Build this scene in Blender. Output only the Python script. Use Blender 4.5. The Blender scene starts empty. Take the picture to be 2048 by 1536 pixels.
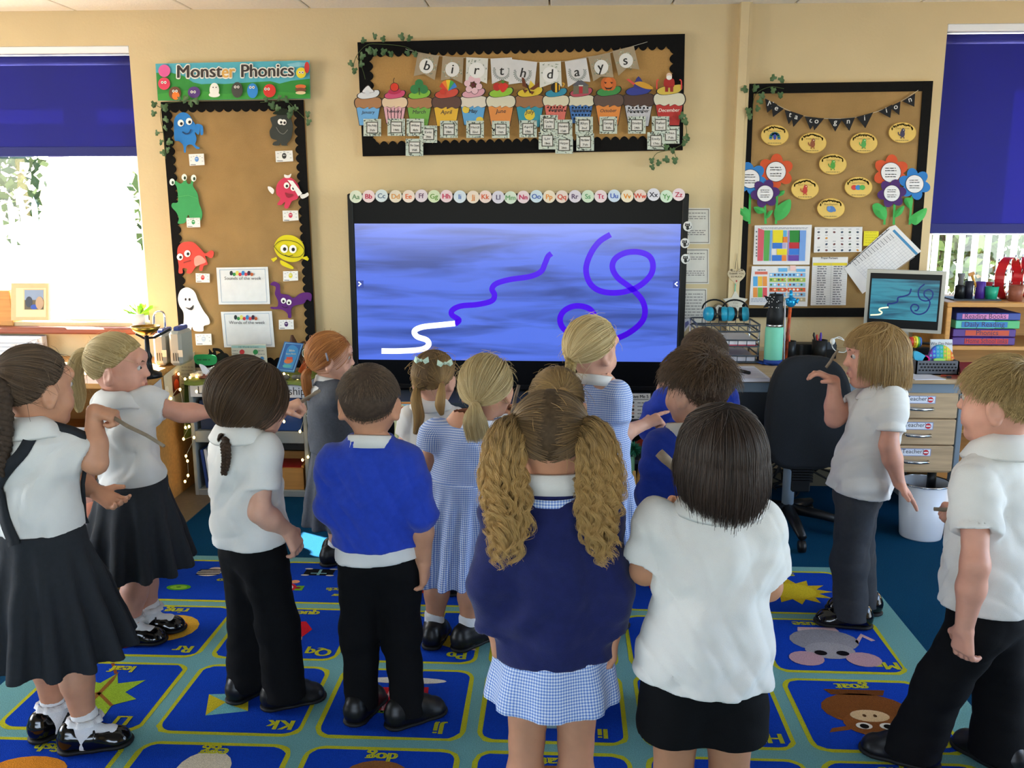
import bpy, bmesh, math, random
import numpy as np
from mathutils import Vector, Matrix
random.seed(7); RNG=np.random.default_rng(7)
SC=bpy.context.scene; COL=SC.collection
# ------------------------------------------------------------------ camera
F=1850.; CX,CY=1024.,768.; EYE=1.5
PITCH=math.radians(11.2); YAW=math.radians(2.8)
_cp,_sp,_c,_s=math.cos(PITCH),math.sin(PITCH),math.cos(YAW),math.sin(YAW)
FW=np.array([-_s*_cp,_c*_cp,-_sp]); RT=np.array([_c,_s,0.]); UP=np.cross(RT,FW); C0=np.array([0,0,EYE])
cam=bpy.data.cameras.new('camera'); camo=bpy.data.objects.new('camera',cam); COL.objects.link(camo)
cam.sensor_width=36.; cam.lens=36.*F/2048.; cam.clip_start=.05; cam.clip_end=200
camo.location=C0; camo.rotation_euler=(math.pi/2-PITCH,0,YAW); SC.camera=camo
# ------------------------------------------------------------------ light
SUN_AZ=(1.0,-.58); SUN_EL=36.5
W=bpy.data.worlds.new('sky'); SC.world=W; W.use_nodes=True
_n=W.node_tree.nodes; _l=W.node_tree.links; _n.clear()
_bg=_n.new('ShaderNodeBackground'); _o=_n.new('ShaderNodeOutputWorld'); _sk=_n.new('ShaderNodeTexSky')
_sk.sky_type='NISHITA'; _sk.sun_disc=False; _sk.sun_elevation=math.radians(SUN_EL)
_sk.sun_rotation=math.atan2(-SUN_AZ[0],-SUN_AZ[1]); _bg.inputs[1].default_value=1.6
_l.new(_sk.outputs[0],_bg.inputs[0]); _l.new(_bg.outputs[0],_o.inputs[0])
_sd=Vector((SUN_AZ[0],SUN_AZ[1],-math.hypot(*SUN_AZ)*math.tan(math.radians(SUN_EL))))
sun=bpy.data.lights.new('sun','SUN'); sun.energy=120; sun.angle=math.radians(.6); sun.color=(1,.93,.82)
suno=bpy.data.objects.new('sun',sun); COL.objects.link(suno); suno.rotation_euler=_sd.to_track_quat('-Z','Y').to_euler()
def area(name,loc,direc,sx,sy,e,col=(1,1,1),portal=False):
    L=bpy.data.lights.new(name,'AREA'); L.shape='RECTANGLE'; L.size=sx; L.size_y=sy; L.energy=e; L.color=col
    if portal: L.cycles.is_portal=True
    o=bpy.data.objects.new(name,L); COL.objects.link(o); o.location=loc
    o.rotation_euler=Vector(direc).to_track_quat('-Z','Z').to_euler(); return o
# daylight entering at the openings of the room, plus an added fill from the left
area('daylight_front_left',(-3.65,5.0,1.25),(0,-1,-.02),2.9,.85,1,portal=True)
area('daylight_front_right',(2.9,5.0,1.1),(0,-1,-.02),2.0,.5,1,portal=True)
area('daylight_side',(3.74,2.2,1.5),(-1,.05,.45),3.2,1.2,72,(.78,.89,1))
area('daylight_left',(-5.24,2.3,1.5),(1,.1,.6),2.8,1.2,118,(1,.97,.92))  # added fill lamp to brighten the left side, no window known there
area('daylight_rear',(-.6,-2.85,1.6),(0,1,.5),4.6,1.2,84,(1,.95,.86))
SC.view_settings.view_transform='Standard'; SC.view_settings.look='None'; SC.view_settings.gamma=1
SC.view_settings.use_curve_mapping=False; SC.view_settings.exposure=-.12
# ------------------------------------------------------------------ helpers
def ray(x,y): return FW*F+RT*(x-CX)+UP*(CY-y)
def PY(x,y,Y):
    d=ray(x,y); return C0+d*(Y/d[1])
def PZ(x,y,z=0.):
    d=ray(x,y); return C0+d*((z-EYE)/d[2])
def PXX(x,y,X):
    d=ray(x,y); return C0+d*(X/d[0])
def lin(c):
    if isinstance(c,str):
        c=c.lstrip('#'); c=c if len(c)==6 else ''.join(k*2 for k in c); c=[int(c[i:i+2],16)/255 for i in (0,2,4)]
    return tuple((v/12.92 if v<=.04045 else ((v+.055)/1.055)**2.4) for v in c[:3])
MATS={}
def M(name,col=None,rough=.7,noise=0,nscale=30,bump=0,bscale=200,metal=0,spec=.3,attr=None,sheen=0,sss=0,coat=0,emit=0,stretch=None,trans=0,weave=0,c2=None,detail=3):
    if name in MATS: return MATS[name]
    m=bpy.data.materials.new(name); m.use_nodes=True; MATS[name]=m
    nt=m.node_tree; N=nt.nodes; L=nt.links; b=N['Principled BSDF']
    b.inputs['Roughness'].default_value=rough; b.inputs['Metallic'].default_value=metal; b.inputs['Specular IOR Level'].default_value=spec
    src=None
    if attr:
        a=N.new('ShaderNodeAttribute'); a.attribute_name=attr; src=a.outputs['Color']
    else:
        r=N.new('ShaderNodeRGB'); r.outputs[0].default_value=(*lin(col),1); src=r.outputs[0]
    tc=N.new('ShaderNodeTexCoord'); vec=tc.outputs['Object']
    if stretch:
        mp=N.new('ShaderNodeMapping'); mp.inputs['Scale'].default_value=stretch; L.new(vec,mp.inputs[0]); vec=mp.outputs[0]
    if noise:
        t=N.new('ShaderNodeTexNoise'); t.inputs['Scale'].default_value=nscale; t.inputs['Detail'].default_value=detail; L.new(vec,t.inputs['Vector'])
        mr=N.new('ShaderNodeMapRange'); mr.inputs[1].default_value=.3; mr.inputs[2].default_value=.7
        L.new(t.outputs[0],mr.inputs[0]); mx=N.new('ShaderNodeMix'); mx.data_type='RGBA'
        if c2:
            mx.inputs[7].default_value=(*lin(c2),1); L.new(mr.outputs[0],mx.inputs[0]); L.new(src,mx.inputs[6])
        else:
            mx.blend_type='MULTIPLY'; mr.inputs[3].default_value=1-noise; mr.inputs[4].default_value=1+noise*.3
            mx.inputs[0].default_value=1; L.new(src,mx.inputs[6]); L.new(mr.outputs[0],mx.inputs[7])
        src=mx.outputs[2]
    L.new(src,b.inputs['Base Color'])
    if bump:
        t=N.new('ShaderNodeTexNoise'); t.inputs['Scale'].default_value=bscale; t.inputs['Detail'].default_value=2; L.new(vec,t.inputs['Vector'])
        h=t.outputs[0]
        if weave:
            w=[]
            for ax in 'XZ':
                wv=N.new('ShaderNodeTexWave'); wv.bands_direction=ax; wv.inputs['Scale'].default_value=weave; wv.inputs['Distortion'].default_value=1.5; wv.inputs['Detail Scale'].default_value=3; L.new(vec,wv.inputs[0]); w.append(wv.outputs[1])
            ad=N.new('ShaderNodeMath'); ad.operation='ADD'; L.new(w[0],ad.inputs[0]); L.new(w[1],ad.inputs[1])
            a2=N.new('ShaderNodeMath'); a2.operation='ADD'; L.new(ad.outputs[0],a2.inputs[0]); L.new(h,a2.inputs[1]); h=a2.outputs[0]
            ml=N.new('ShaderNodeMapRange'); ml.inputs[1].default_value=.6; ml.inputs[2].default_value=2.4; ml.inputs[3].default_value=.72; ml.inputs[4].default_value=1.12; L.new(h,ml.inputs[0])
            m2=N.new('ShaderNodeMix'); m2.data_type='RGBA'; m2.blend_type='MULTIPLY'; m2.inputs[0].default_value=1; L.new(src,m2.inputs[6]); L.new(ml.outputs[0],m2.inputs[7]); L.new(m2.outputs[2],b.inputs['Base Color'])
        bp=N.new('ShaderNodeBump'); bp.inputs['Strength'].default_value=bump; bp.inputs['Distance'].default_value=.003; L.new(h,bp.inputs['Height']); L.new(bp.outputs[0],b.inputs['Normal'])
    if sheen: b.inputs['Sheen Weight'].default_value=sheen; b.inputs['Sheen Roughness'].default_value=.5
    if sss:
        b.inputs['Subsurface Weight'].default_value=sss; b.inputs['Subsurface Radius'].default_value=(.012,.005,.003); b.inputs['Subsurface Scale'].default_value=1
    if coat: b.inputs['Coat Weight'].default_value=coat; b.inputs['Coat Roughness'].default_value=.08
    if trans: b.inputs['Transmission Weight'].default_value=trans
    if emit:
        L.new(src,b.inputs['Emission Color']); b.inputs['Emission Strength'].default_value=emit
    return m
ORG={}
def thing(name,label,cat,loc=(0,0,0),group=None):
    o=bpy.data.objects.new(name,None); COL.objects.link(o); o.location=[float(v) for v in loc]; o.empty_display_size=.05
    ORG[o.name]=np.array(loc,float); o['label']=label; o['category']=cat
    if group: o['group']=group
    return o
def tag(o,label=None,cat=None,group=None,kind=None):
    if label: o['label']=label
    if cat: o['category']=cat
    if group: o['group']=group
    if kind: o['kind']=kind
    return o
class MB:
    def __init__(s): s.v=[]; s.f=[]; s.c=[]; s.sm=[]
    def add(s,vs,fs,col=None,smooth=False):
        k=len(s.v); s.v.extend([tuple(map(float,p)) for p in vs]); c=lin(col) if col is not None else (.8,.8,.8)
        for f in fs: s.f.append([i+k for i in f]); s.c.append(c); s.sm.append(smooth)
        return s
    def box(s,a,b,col=None,rot=0,bev=0):
        a=np.minimum(a,b).astype(float); b=np.maximum(a,np.array(b,float)) if False else np.maximum(np.array(a,float),np.array(b,float))
        return s._bx(a,b,col,rot,bev)
    def _bx(s,a,b,col,rot,bev):
        c=(a+b)/2; h=(b-a)/2
        if bev and min(h)>bev*1.1:
            P=[];Fc=[]
            for sx in(-1,1):
                for sy in(-1,1):
                    for sz in(-1,1):
                        for k in range(3):
                            o=np.array([bev,bev,bev]); o[k]=0; P.append(np.array([sx,sy,sz])*(h-o))
            idx=lambda sx,sy,sz,k:((sx>0)*4+(sy>0)*2+(sz>0))*3+k
            for k in range(3):
                u,v=[(1,2),(2,0),(0,1)][k]
                for sg in(-1,1):
                    q=[]
                    for (p,r) in ((-1,-1),(1,-1),(1,1),(-1,1)):
                        sgn=[0,0,0]; sgn[k]=sg; sgn[u]=p; sgn[v]=r; q.append(idx(*sgn,k))
                    Fc.append(q if sg>0 else q[::-1])
            for k in range(3):
                u,v=[(1,2),(2,0),(0,1)][k]
                for p in(-1,1):
                    for r in(-1,1):
                        s0=[0,0,0]; s0[k]=-1; s0[u]=p; s0[v]=r; s1=s0[:]; s1[k]=1
                        q=[idx(*s0,u),idx(*s1,u),idx(*s1,v),idx(*s0,v)]; Fc.append(q if p*r>0 else q[::-1])
            for sx in(-1,1):
                for sy in(-1,1):
                    for sz in(-1,1):
                        q=[idx(sx,sy,sz,k) for k in range(3)]; Fc.append(q if sx*sy*sz>0 else q[::-1])
        else:
            P=[np.array([x,y,z])*h for x in(-1,1) for y in(-1,1) for z in(-1,1)]
            Fc=[(0,1,3,2),(4,6,7,5),(0,4,5,1),(2,3,7,6),(0,2,6,4),(1,5,7,3)]
        ca,sa=math.cos(rot),math.sin(rot)
        return s.add([(c[0]+p[0]*ca-p[1]*sa,c[1]+p[0]*sa+p[1]*ca,c[2]+p[2]) for p in P],Fc,col)
    def obox(s,c,ax,h,col=None):
        "oriented box: centre, three axes, half sizes"
        ax=[np.array(a,float)/np.linalg.norm(a) for a in ax]; c=np.array(c,float)
        P=[c+x*h[0]*ax[0]+y*h[1]*ax[1]+z*h[2]*ax[2] for x in(-1,1) for y in(-1,1) for z in(-1,1)]
        Fc=[(0,1,3,2),(4,6,7,5),(0,4,5,1),(2,3,7,6),(0,2,6,4),(1,5,7,3)]
        if np.dot(np.cross(ax[0],ax[1]),ax[2])<0: Fc=[f[::-1] for f in Fc]
        return s.add(P,Fc,col)
    def tube(s,path,r,n=8,col=None,cap=True,flat=None,smooth=True):
        path=np.array(path,float); m=len(path); r=np.broadcast_to(np.array(r,float),(m,))
        t=np.gradient(path,axis=0); t/=np.linalg.norm(t,axis=1)[:,None]+1e-12
        ref=np.array([0,0,1.]) if abs(t[0][2])<.9 else np.array([1.,0,0]); V=[]
        a=np.cross(t[0],ref); a/=np.linalg.norm(a)
        for i in range(m):
            a=a-t[i]*np.dot(a,t[i]); a/=np.linalg.norm(a)+1e-12; b=np.cross(t[i],a)
            for k in range(n):
                w=2*math.pi*k/n; V.append(path[i]+r[i]*(math.cos(w)*a+math.sin(w)*b*(flat or 1)))
        Fc=[(i*n+k,i*n+(k+1)%n,(i+1)*n+(k+1)%n,(i+1)*n+k) for i in range(m-1) for k in range(n)]
        if cap: Fc+=[tuple(range(n))[::-1],tuple((m-1)*n+k for k in range(n))]
        return s.add(V,Fc,col,smooth)
    def lathe(s,c,prof,n=24,col=None,axis=(0,0,1),smooth=True,sx=1.,sy=1.):
        ax=Vector(axis).normalized(); q=Vector((0,0,1)).rotation_difference(ax).to_matrix(); V=[];m=len(prof)
        for (r,z) in prof:
            for k in range(n):
                w=2*math.pi*k/n; p=q@Vector((r*math.cos(w)*sx,r*math.sin(w)*sy,z)); V.append((c[0]+p[0],c[1]+p[1],c[2]+p[2]))
        Fc=[(i*n+k,i*n+(k+1)%n,(i+1)*n+(k+1)%n,(i+1)*n+k) for i in range(m-1) for k in range(n)]
        if prof[0][0]>1e-6: Fc.append(tuple(range(n))[::-1])
        if prof[-1][0]>1e-6: Fc.append(tuple((m-1)*n+k for k in range(n)))
        return s.add(V,Fc,col,smooth)
    def ball(s,c,r,col=None,n=12):
        r=np.broadcast_to(r,(3,)); m=n//2+1; V=[];
        for i in range(m):
            a=math.pi*i/(m-1)
            for k in range(n):
                w=2*math.pi*k/n; V.append((c[0]+r[0]*math.sin(a)*math.cos(w),c[1]+r[1]*math.sin(a)*math.sin(w),c[2]-r[2]*math.cos(a)))
        return s.add(V,[(i*n+k,i*n+(k+1)%n,(i+1)*n+(k+1)%n,(i+1)*n+k) for i in range(m-1) for k in range(n)],col,True)
    def slab(s,P3,nrm,th,col=None):
        "flat polygon (3-D points, counter-clockwise seen from the front) extruded back by th"
        P3=[np.array(p,float) for p in P3]; nn=np.array(nrm,float); nn/=np.linalg.norm(nn); k=len(P3)
        a=sum(np.cross(P3[i],P3[(i+1)%k]) for i in range(k))
        if np.dot(a,nn)<0: P3=P3[::-1]
        V=P3+[p-nn*th for p in P3]
        return s.add(V,[tuple(range(k)),tuple(range(2*k-1,k-1,-1))]+[(i,i+k,(i+1)%k+k,(i+1)%k) for i in range(k)],col)
    def face(s,P3,nrm,col=None):
        P3=[np.array(p,float) for p in P3]; k=len(P3); a=sum(np.cross(P3[i],P3[(i+1)%k]) for i in range(k))
        if np.dot(a,np.array(nrm))<0: P3=P3[::-1]
        return s.add(P3,[tuple(range(k))],col)
def obj(name,mb,mat,parent=None,label=None,cat=None,group=None,kind=None,extra=None):
    me=bpy.data.meshes.new(name); org=np.zeros(3)
    if parent is not None: org=ORG.get(parent.name,org)
    V=np.array(mb.v,float)-org
    me.from_pydata(V.tolist(),[],mb.f)
    if mb.sm: me.polygons.foreach_set('use_smooth',mb.sm)
    ca=me.color_attributes.new('Col','FLOAT_COLOR','CORNER')
    cnt=np.fromiter((len(f) for f in mb.f),int); cc=np.repeat(np.array(mb.c,float),cnt,axis=0)
    ca.data.foreach_set('color',np.hstack([cc,np.ones((len(cc),1))]).ravel())
    if extra is not None:
        for an,ad in extra.items():
            at=me.attributes.new(an,'FLOAT_VECTOR','POINT'); at.data.foreach_set('vector',np.asarray(ad,float).ravel())
    me.materials.append(mat if not isinstance(mat,str) else MATS[mat]); me.update()
    o=bpy.data.objects.new(name,me); COL.objects.link(o)
    if parent is not None: o.parent=parent
    ORG[o.name]=org; tag(o,label,cat,group,kind); return o
def struct(name,mb,mat,parent=None):
    o=obj(name,mb,mat,parent)
    if parent is None: o['kind']='structure'
    return o
# flat artwork on a plane of constant Y, traced in photograph pixels
_TX={}
def text_geo(t,size=1.,shear=0.,bold=0.,sp=1.):
    k=(t,shear,bold,sp)
    if k not in _TX:
        c=bpy.data.curves.new('t','FONT'); c.body=t; c.size=1; c.resolution_u=3; c.offset=bold; c.shear=shear; c.space_character=sp; c.fill_mode='FRONT'
        o=bpy.data.objects.new('t',c); me=o.to_mesh()
        V=np.array([v.co[:2] for v in me.vertices]).reshape(-1,2); Fc=[tuple(p.vertices) for p in me.polygons]; o.to_mesh_clear()
        bpy.data.objects.remove(o); bpy.data.curves.remove(c)
        if len(V): V=V-np.array([(V[:,0].min()+V[:,0].max())/2,0])
        _TX[k]=(V,Fc)
    V,Fc=_TX[k]; return V*size,Fc
def crop(x0,y0,x1,y1,w):
    k=(x1-x0)/w
    return lambda P:[(x0+x*k,y0+y*k) for x,y in P]
class Art:
    """pixel-traced flat shapes on the plane y=Y (or any plane p0,n); every layer lies .5 mm in front of the last"""
    def __init__(s,Y,tr=None,plane=None): s.Y=Y; s.m=MB(); s.k=0; s.tr=tr or (lambda P:P); s.pl=plane; s.n=(0,-1,0) if plane is None else plane[1]
    def q(s,x,y):
        if s.pl is None: return PY(x,y,s.Y-.0005*s.k)
        n=np.array(s.pl[1],float); n/=np.linalg.norm(n); p0=np.array(s.pl[0],float)+n*(.0005*s.k-s.Y); d=ray(x,y); return C0+d*(np.dot(p0-C0,n)/np.dot(d,n))
    def poly(s,P,col,th=None,dk=1):
        s.k+=dk; Q=[s.q(x,y) for x,y in s.tr(P)]
        if th: s.m.slab(Q,s.n,th,col)
        else: s.m.face(Q,s.n,col)
        return s
    def rect(s,x0,y0,x1,y1,col,th=None,dk=1): return s.poly([(x0,y0),(x1,y0),(x1,y1),(x0,y1)],col,th,dk)
    def ell(s,x,y,rx,ry,col,th=None,rot=0,n=20,dk=1):
        a=math.radians(rot); P=[]
        for i in range(n):
            w=2*math.pi*i/n; u,v=rx*math.cos(w),ry*math.sin(w); P.append((x+u*math.cos(a)-v*math.sin(a),y+u*math.sin(a)+v*math.cos(a)))
        return s.poly(P,col,th,dk)
    def line(s,P,w,col,closed=False,dk=1):
        s.k+=dk; P=np.array(s.tr(P),float); k0=s.tr([(0,0),(1,0)]); w=w*(k0[1][0]-k0[0][0])
        if closed: P=np.vstack([P,P[:1]])
        t=np.gradient(P,axis=0); t/=np.linalg.norm(t,axis=1)[:,None]+1e-9; n=np.stack([-t[:,1],t[:,0]],1)*w/2
        A=[s.q(*p) for p in P+n]; B=[s.q(*p) for p in P-n]; m=len(A)
        s.m.add(A+B,[(i,i+1,m+i+1,m+i) for i in range(m-1)],col); return s
    def text(s,t,x,y,h,col,rot=0,shear=0,bold=0,sp=1,dk=1,x01=None,slope=0):
        "centred at x, baseline y, capital height h; x01 stretches the line to a given width"
        V,Fc=text_geo(t,h/.69,shear,0,sp); a=math.radians(rot); ca,sa=math.cos(a),math.sin(a)
        if not len(V): return s
        if x01: V=V.copy(); V[:,0]*=(x01[1]-x01[0])/(V[:,0].max()-V[:,0].min()); x=(x01[0]+x01[1])/2
        s.k+=dk
        for o in ((-1,0),(1,0),(0,.7)) if bold else ((0,0),):
            V2=V+np.array(o)*bold*h*1.6
            s.m.add([s.q(*p) for p in s.tr([(x+u*ca+v*sa,y+u*sa-v*ca+slope*u) for u,v in V2])],Fc,col); s.k+=.1
        return s
    def lines(s,x0,x1,ys,h,col,seed=0,word=9):
        "rows of unreadably small print"
        r=random.Random(seed)
        for y in ys:
            x=x0
            while x<x1-word*.4:
                w=min(word*r.uniform(.4,1.3),x1-x); s.rect(x,y-h,x+w*.8,y,col,dk=0); x+=w
        s.k+=1; return s
def spl(P,n=8,closed=False):
    "Catmull-Rom through points"
    P=np.array(P,float); m=len(P); out=[]
    R=range(m if closed else m-1)
    for i in R:
        g=lambda j:P[j%m] if closed else P[min(max(j,0),m-1)]
        a,b,c,d=g(i-1),g(i),g(i+1),g(i+2)
        for k in range(n):
            t=k/n; out.append(.5*((2*b)+(-a+c)*t+(2*a-5*b+4*c-d)*t*t+(-a+3*b-3*c+d)*t**3))
    if not closed: out.append(P[-1])
    return np.array(out)
M('paint',attr='Col',rough=.75,noise=.06,nscale=60)
M('card',attr='Col',rough=.8,noise=.05,nscale=25,bump=.15,bscale=300)
M('gloss',attr='Col',rough=.25,spec=.5)
M('satin',attr='Col',rough=.45,spec=.4)
# ================================================================== room shell
WY=4.85; ZC=2.445
M('wall_paint','#d0bc94',rough=.85,noise=.05,nscale=3,bump=.25,bscale=90)
M('ceiling_tile','#f1ece2',rough=.9,noise=.06,nscale=60,bump=.5,bscale=120)
M('carpet_floor','#0c4163',rough=1,noise=.35,nscale=260,bump=.9,bscale=500,spec=.05)
M('white_pvc','#e9ebee',rough=.35,spec=.4); M('sill_wood','#8a4f3c',rough=.45,noise=.2,nscale=8,stretch=(1,12,12))
M('vinyl','#6e6250',rough=.5,noise=.12,nscale=40)
b=MB(); b.box((-5.4,-3,-.06),(3.9,5.1,0)); struct('floor',b,MATS['carpet_floor'])
b=MB(); b.box((-5.3,3.2,0.0),(-1.75,4.83,.004)); o=struct('trim_1',b,MATS['vinyl'])
# ceiling: lay-in tiles with recessed joints
b=MB(); b.box((-5.4,-3,ZC+.02),(3.9,5.1,ZC+.1)); ce=struct('ceiling',b,M('ceiling_grid','#8d877b',rough=.8))
tm=None
for i in range(-9,7):
    for j in range(3,8):
        x0,y0=i*.6-.05,j*.6+.06; x1,y1=x0+.594,min(y0+.594,4.85)
        if tm is None:
            q=MB(); q.box((.003,.003,0),(.594,.594,.02),bev=.004); o=obj('tile',q,MATS['ceiling_tile'],ce); tm=o.data; o.location=(x0,y0,ZC)
        else:
            o=bpy.data.objects.new('tile',tm); COL.objects.link(o); o.parent=ce; o.location=(x0,y0,ZC)
W1=(-5.0,-2.19); W2=(1.885,3.85)        # window openings in the front wall
Z1=(.835,2.275); Z2=(.885,2.345)
b=MB()
for x0,x1,z0,z1 in [(-5.4,W1[0],0,ZC),(W1[0],W1[1],0,Z1[0]),(W1[0],W1[1],Z1[1],ZC),(W1[1],W2[0],0,ZC),(W2[0],W2[1],0,Z2[0]),(W2[0],W2[1],Z2[1],ZC),(W2[1],3.9,0,ZC)]:
    b.box((x0,WY,z0),(x1,WY+.24,z1+.02))
struct('wall_front',b,MATS['wall_paint'])
b=MB()
for y0,y1,z0,z1 in [(-3,.8,0,ZC),(3.8,5.09,0,ZC),(.8,3.8,0,.9),(.8,3.8,2.15,ZC)]: b.box((-5.4,y0,z0),(-5.3,y1,z1+.02))
struct('wall_left',b,MATS['wall_paint'])
b=MB()
for y0,y1,z0,z1 in [(-3,.5,0,ZC),(3.9,5.09,0,ZC),(.5,3.9,0,.9),(.5,3.9,2.15,ZC)]: b.box((3.8,y0,z0),(3.9,y1,z1+.02))
struct('wall_right',b,MATS['wall_paint'])
b=MB()
for x0,x1,z0,z1 in [(-5.3,-3,0,ZC),(1.8,3.8,0,ZC),(-3,1.8,0,1.0),(-3,1.8,2.25,ZC)]: b.box((x0,-3,z0),(x1,-2.9,z1+.02))
struct('wall_rear',b,MATS['wall_paint'])
# boxed pipe run up the wall left of the third board
X0=PY(1478,30,WY)[0]; X1=PY(1500,30,WY)[0]
b=MB(); b.box((X0,WY-.05,0),(X1-.012,WY,ZC)); b.box((X1-.010,WY-.042,.9),(X1+.004,WY,ZC)); struct('trim_2',b,MATS['wall_paint'])
b=MB(); b.box((.70,WY-.03,.60),(2.0,WY,.75)); struct('trim_3',b,M('dado_trunking','#cdbd9c',rough=.6))
b=MB(); b.box((-5.3,WY-.015,0),(3.8,WY,.09)); struct('baseboard_front',b,M('skirting','#57503f',rough=.5))
# ------------------------------------------------ windows
def glassmat():
    m=bpy.data.materials.new('window_glass'); m.use_nodes=True; N=m.node_tree.nodes; L=m.node_tree.links; N.clear()
    t=N.new('ShaderNodeBsdfTransparent'); g=N.new('ShaderNodeBsdfGlossy'); g.inputs['Roughness'].default_value=.02
    x=N.new('ShaderNodeMixShader'); o=N.new('ShaderNodeOutputMaterial')
    t.inputs[0].default_value=(.95,.97,.96,1)
    x.inputs[0].default_value=.04; L.new(t.outputs[0],x.inputs[1]); L.new(g.outputs[0],x.inputs[2]); L.new(x.outputs[0],o.inputs[0]); MATS['window_glass']=m
glassmat()
def blindmat():
    m=bpy.data.materials.new('blind_fabric'); m.use_nodes=True; N=m.node_tree.nodes; L=m.node_tree.links; N.clear()
    d=N.new('ShaderNodeBsdfDiffuse'); t=N.new('ShaderNodeBsdfTranslucent'); x=N.new('ShaderNodeMixShader'); o=N.new('ShaderNodeOutputMaterial')
    c=lin('#33367c'); d.inputs[0].default_value=(*c,1); t.inputs[0].default_value=(.09,.075,.50,1); x.inputs[0].default_value=.2
    L.new(d.outputs[0],x.inputs[1]); L.new(t.outputs[0],x.inputs[2]); L.new(x.outputs[0],o.inputs[0]); MATS['blind_fabric']=m
blindmat()
def window(name,W,Z,mulls,yf=WY+.12,rail=None):
    b=MB(); t=.06
    b.box((W[0],yf,Z[0]),(W[1],yf+.06,Z[0]+t)); b.box((W[0],yf,Z[1]-t),(W[1],yf+.06,Z[1]))
    for x in [W[0]+t/2,W[1]-t/2]: b.box((x-t/2,yf,Z[0]),(x+t/2,yf+.06,Z[1]))
    w=obj(name,b,MATS['white_pvc']); w['kind']='structure'
    for x in mulls:
        q=MB(); q.box((x-.045,yf-.005,Z[0]+t),(x+.045,yf+.055,Z[1]-t),bev=.006); obj('mullion',q,MATS['white_pvc'],w)
    if rail:
        q=MB(); q.box((W[0]+t,yf-.003,rail-.03),(W[1]-t,yf+.052,rail+.03),bev=.006); obj('transom',q,MATS['white_pvc'],w)
    xs=[W[0]+t]+sorted(mulls)+[W[1]-t]
    for a,c in zip(xs[:-1],xs[1:]):
        q=MB(); q.box((a,yf+.028,Z[0]+t),(c,yf+.032,Z[1]-t)); obj('pane',q,MATS['window_glass'],w)
    return w
mx=PY(122,420,WY+.12)[0]
window('window_1',W1,Z1,[mx,mx-.92],rail=2.0)
window('window_2',W2,Z2,[2.95])
b=MB(); b.box((W1[0],WY-.07,Z1[0]-.035),(W1[1]+.05,WY+.14,Z1[0]),bev=.008); struct('trim_4',b,MATS['sill_wood'])
b=MB(); b.box((W2[0],WY-.02,Z2[0]-.03),(W2[1],WY+.14,Z2[0]),bev=.006); struct('trim_5',b,MATS['white_pvc'])
def blind(label,W,ztop,zbot,yb):
    t=thing('roller_blind',label,'blind',((W[0]+W[1])/2,yb,zbot))
    b=MB(); b.box((W[0]+.01,yb-.002,zbot+.05),(W[1]-.006,yb,ztop-.09)); obj('fabric',b,MATS['blind_fabric'],t)
    b=MB(); b.tube([(W[0]+.01,yb+.02,ztop-.065),(W[1]-.006,yb+.02,ztop-.065)],.024,14); obj('roller',b,M('blind_roll','#2c3088',rough=.8),t)
    b=MB(); b.box((W[0]+.01,yb-.006,zbot),(W[1]-.006,yb+.004,zbot+.05),bev=.003); obj('hem_bar',b,M('blind_hem','#242a6e',rough=.7),t)
    b=MB(); b.box((W[0],yb-.03,ztop-.035),(W[1],yb+.06,ztop),bev=.004); obj('head_rail',b,MATS['white_pvc'],t)
    return t
blind('dark blue roller blind half drawn over the bright window by the phonics board',W1,Z1[1],PY(140,313,WY+.03)[2],WY+.03)
blind('dark blue roller blind over the window above the tambourine',W2,Z2[1],PY(1960,467,WY+.03)[2],WY+.03)
# ------------------------------------------------ outside
M('lawn','#c9cfae',rough=1,noise=.4,nscale=6); M('asphalt','#d9d5cc',rough=1,noise=.15,nscale=20)
b=MB(); b.box((-40,5.1,-.35),(40,60,-.3)); struct('ground',b,MATS['lawn'])
b=MB(); b.box((-40,5.1,-.3),(40,9.5,-.29)); struct('pavement',b,MATS['asphalt'])
def fence(x0,x1,y,label):
    t=thing('palisade_fence',label,'fence',((x0+x1)/2,y,-.3)); me=None; n=int((x1-x0)/.155)
    for i in range(n):
        x=x0+i*.155
        if me is None:
            q=MB(); q.slab([(-.035,0,0),(.035,0,0),(.035,0,1.75),(0,0,1.85),(-.035,0,1.75)],(0,-1,0),.012); o=obj('pale',q,M('galvanised','#b9c3bf',rough=.5,metal=.3),t); me=o.data; o.location=(x-(x0+x1)/2,0,0)
            me.transform(Matrix.Translation(Vector(ORG[t.name])))
        else:
            o=bpy.data.objects.new('pale',me); COL.objects.link(o); o.parent=t; o.location=(x-(x0+x1)/2,0,0)
    for z in (.1,1.1):
        q=MB(); q.box((x0,y+.012,z),(x1,y+.05,z+.05)); obj('rail',q,MATS['galvanised'],t)
fence(-14,-3.6,11.5,'grey palisade fence outside beyond the bright window')
fence(3.0,10.5,11.5,'pale palisade fence outside beyond the window with the tambourine')
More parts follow.
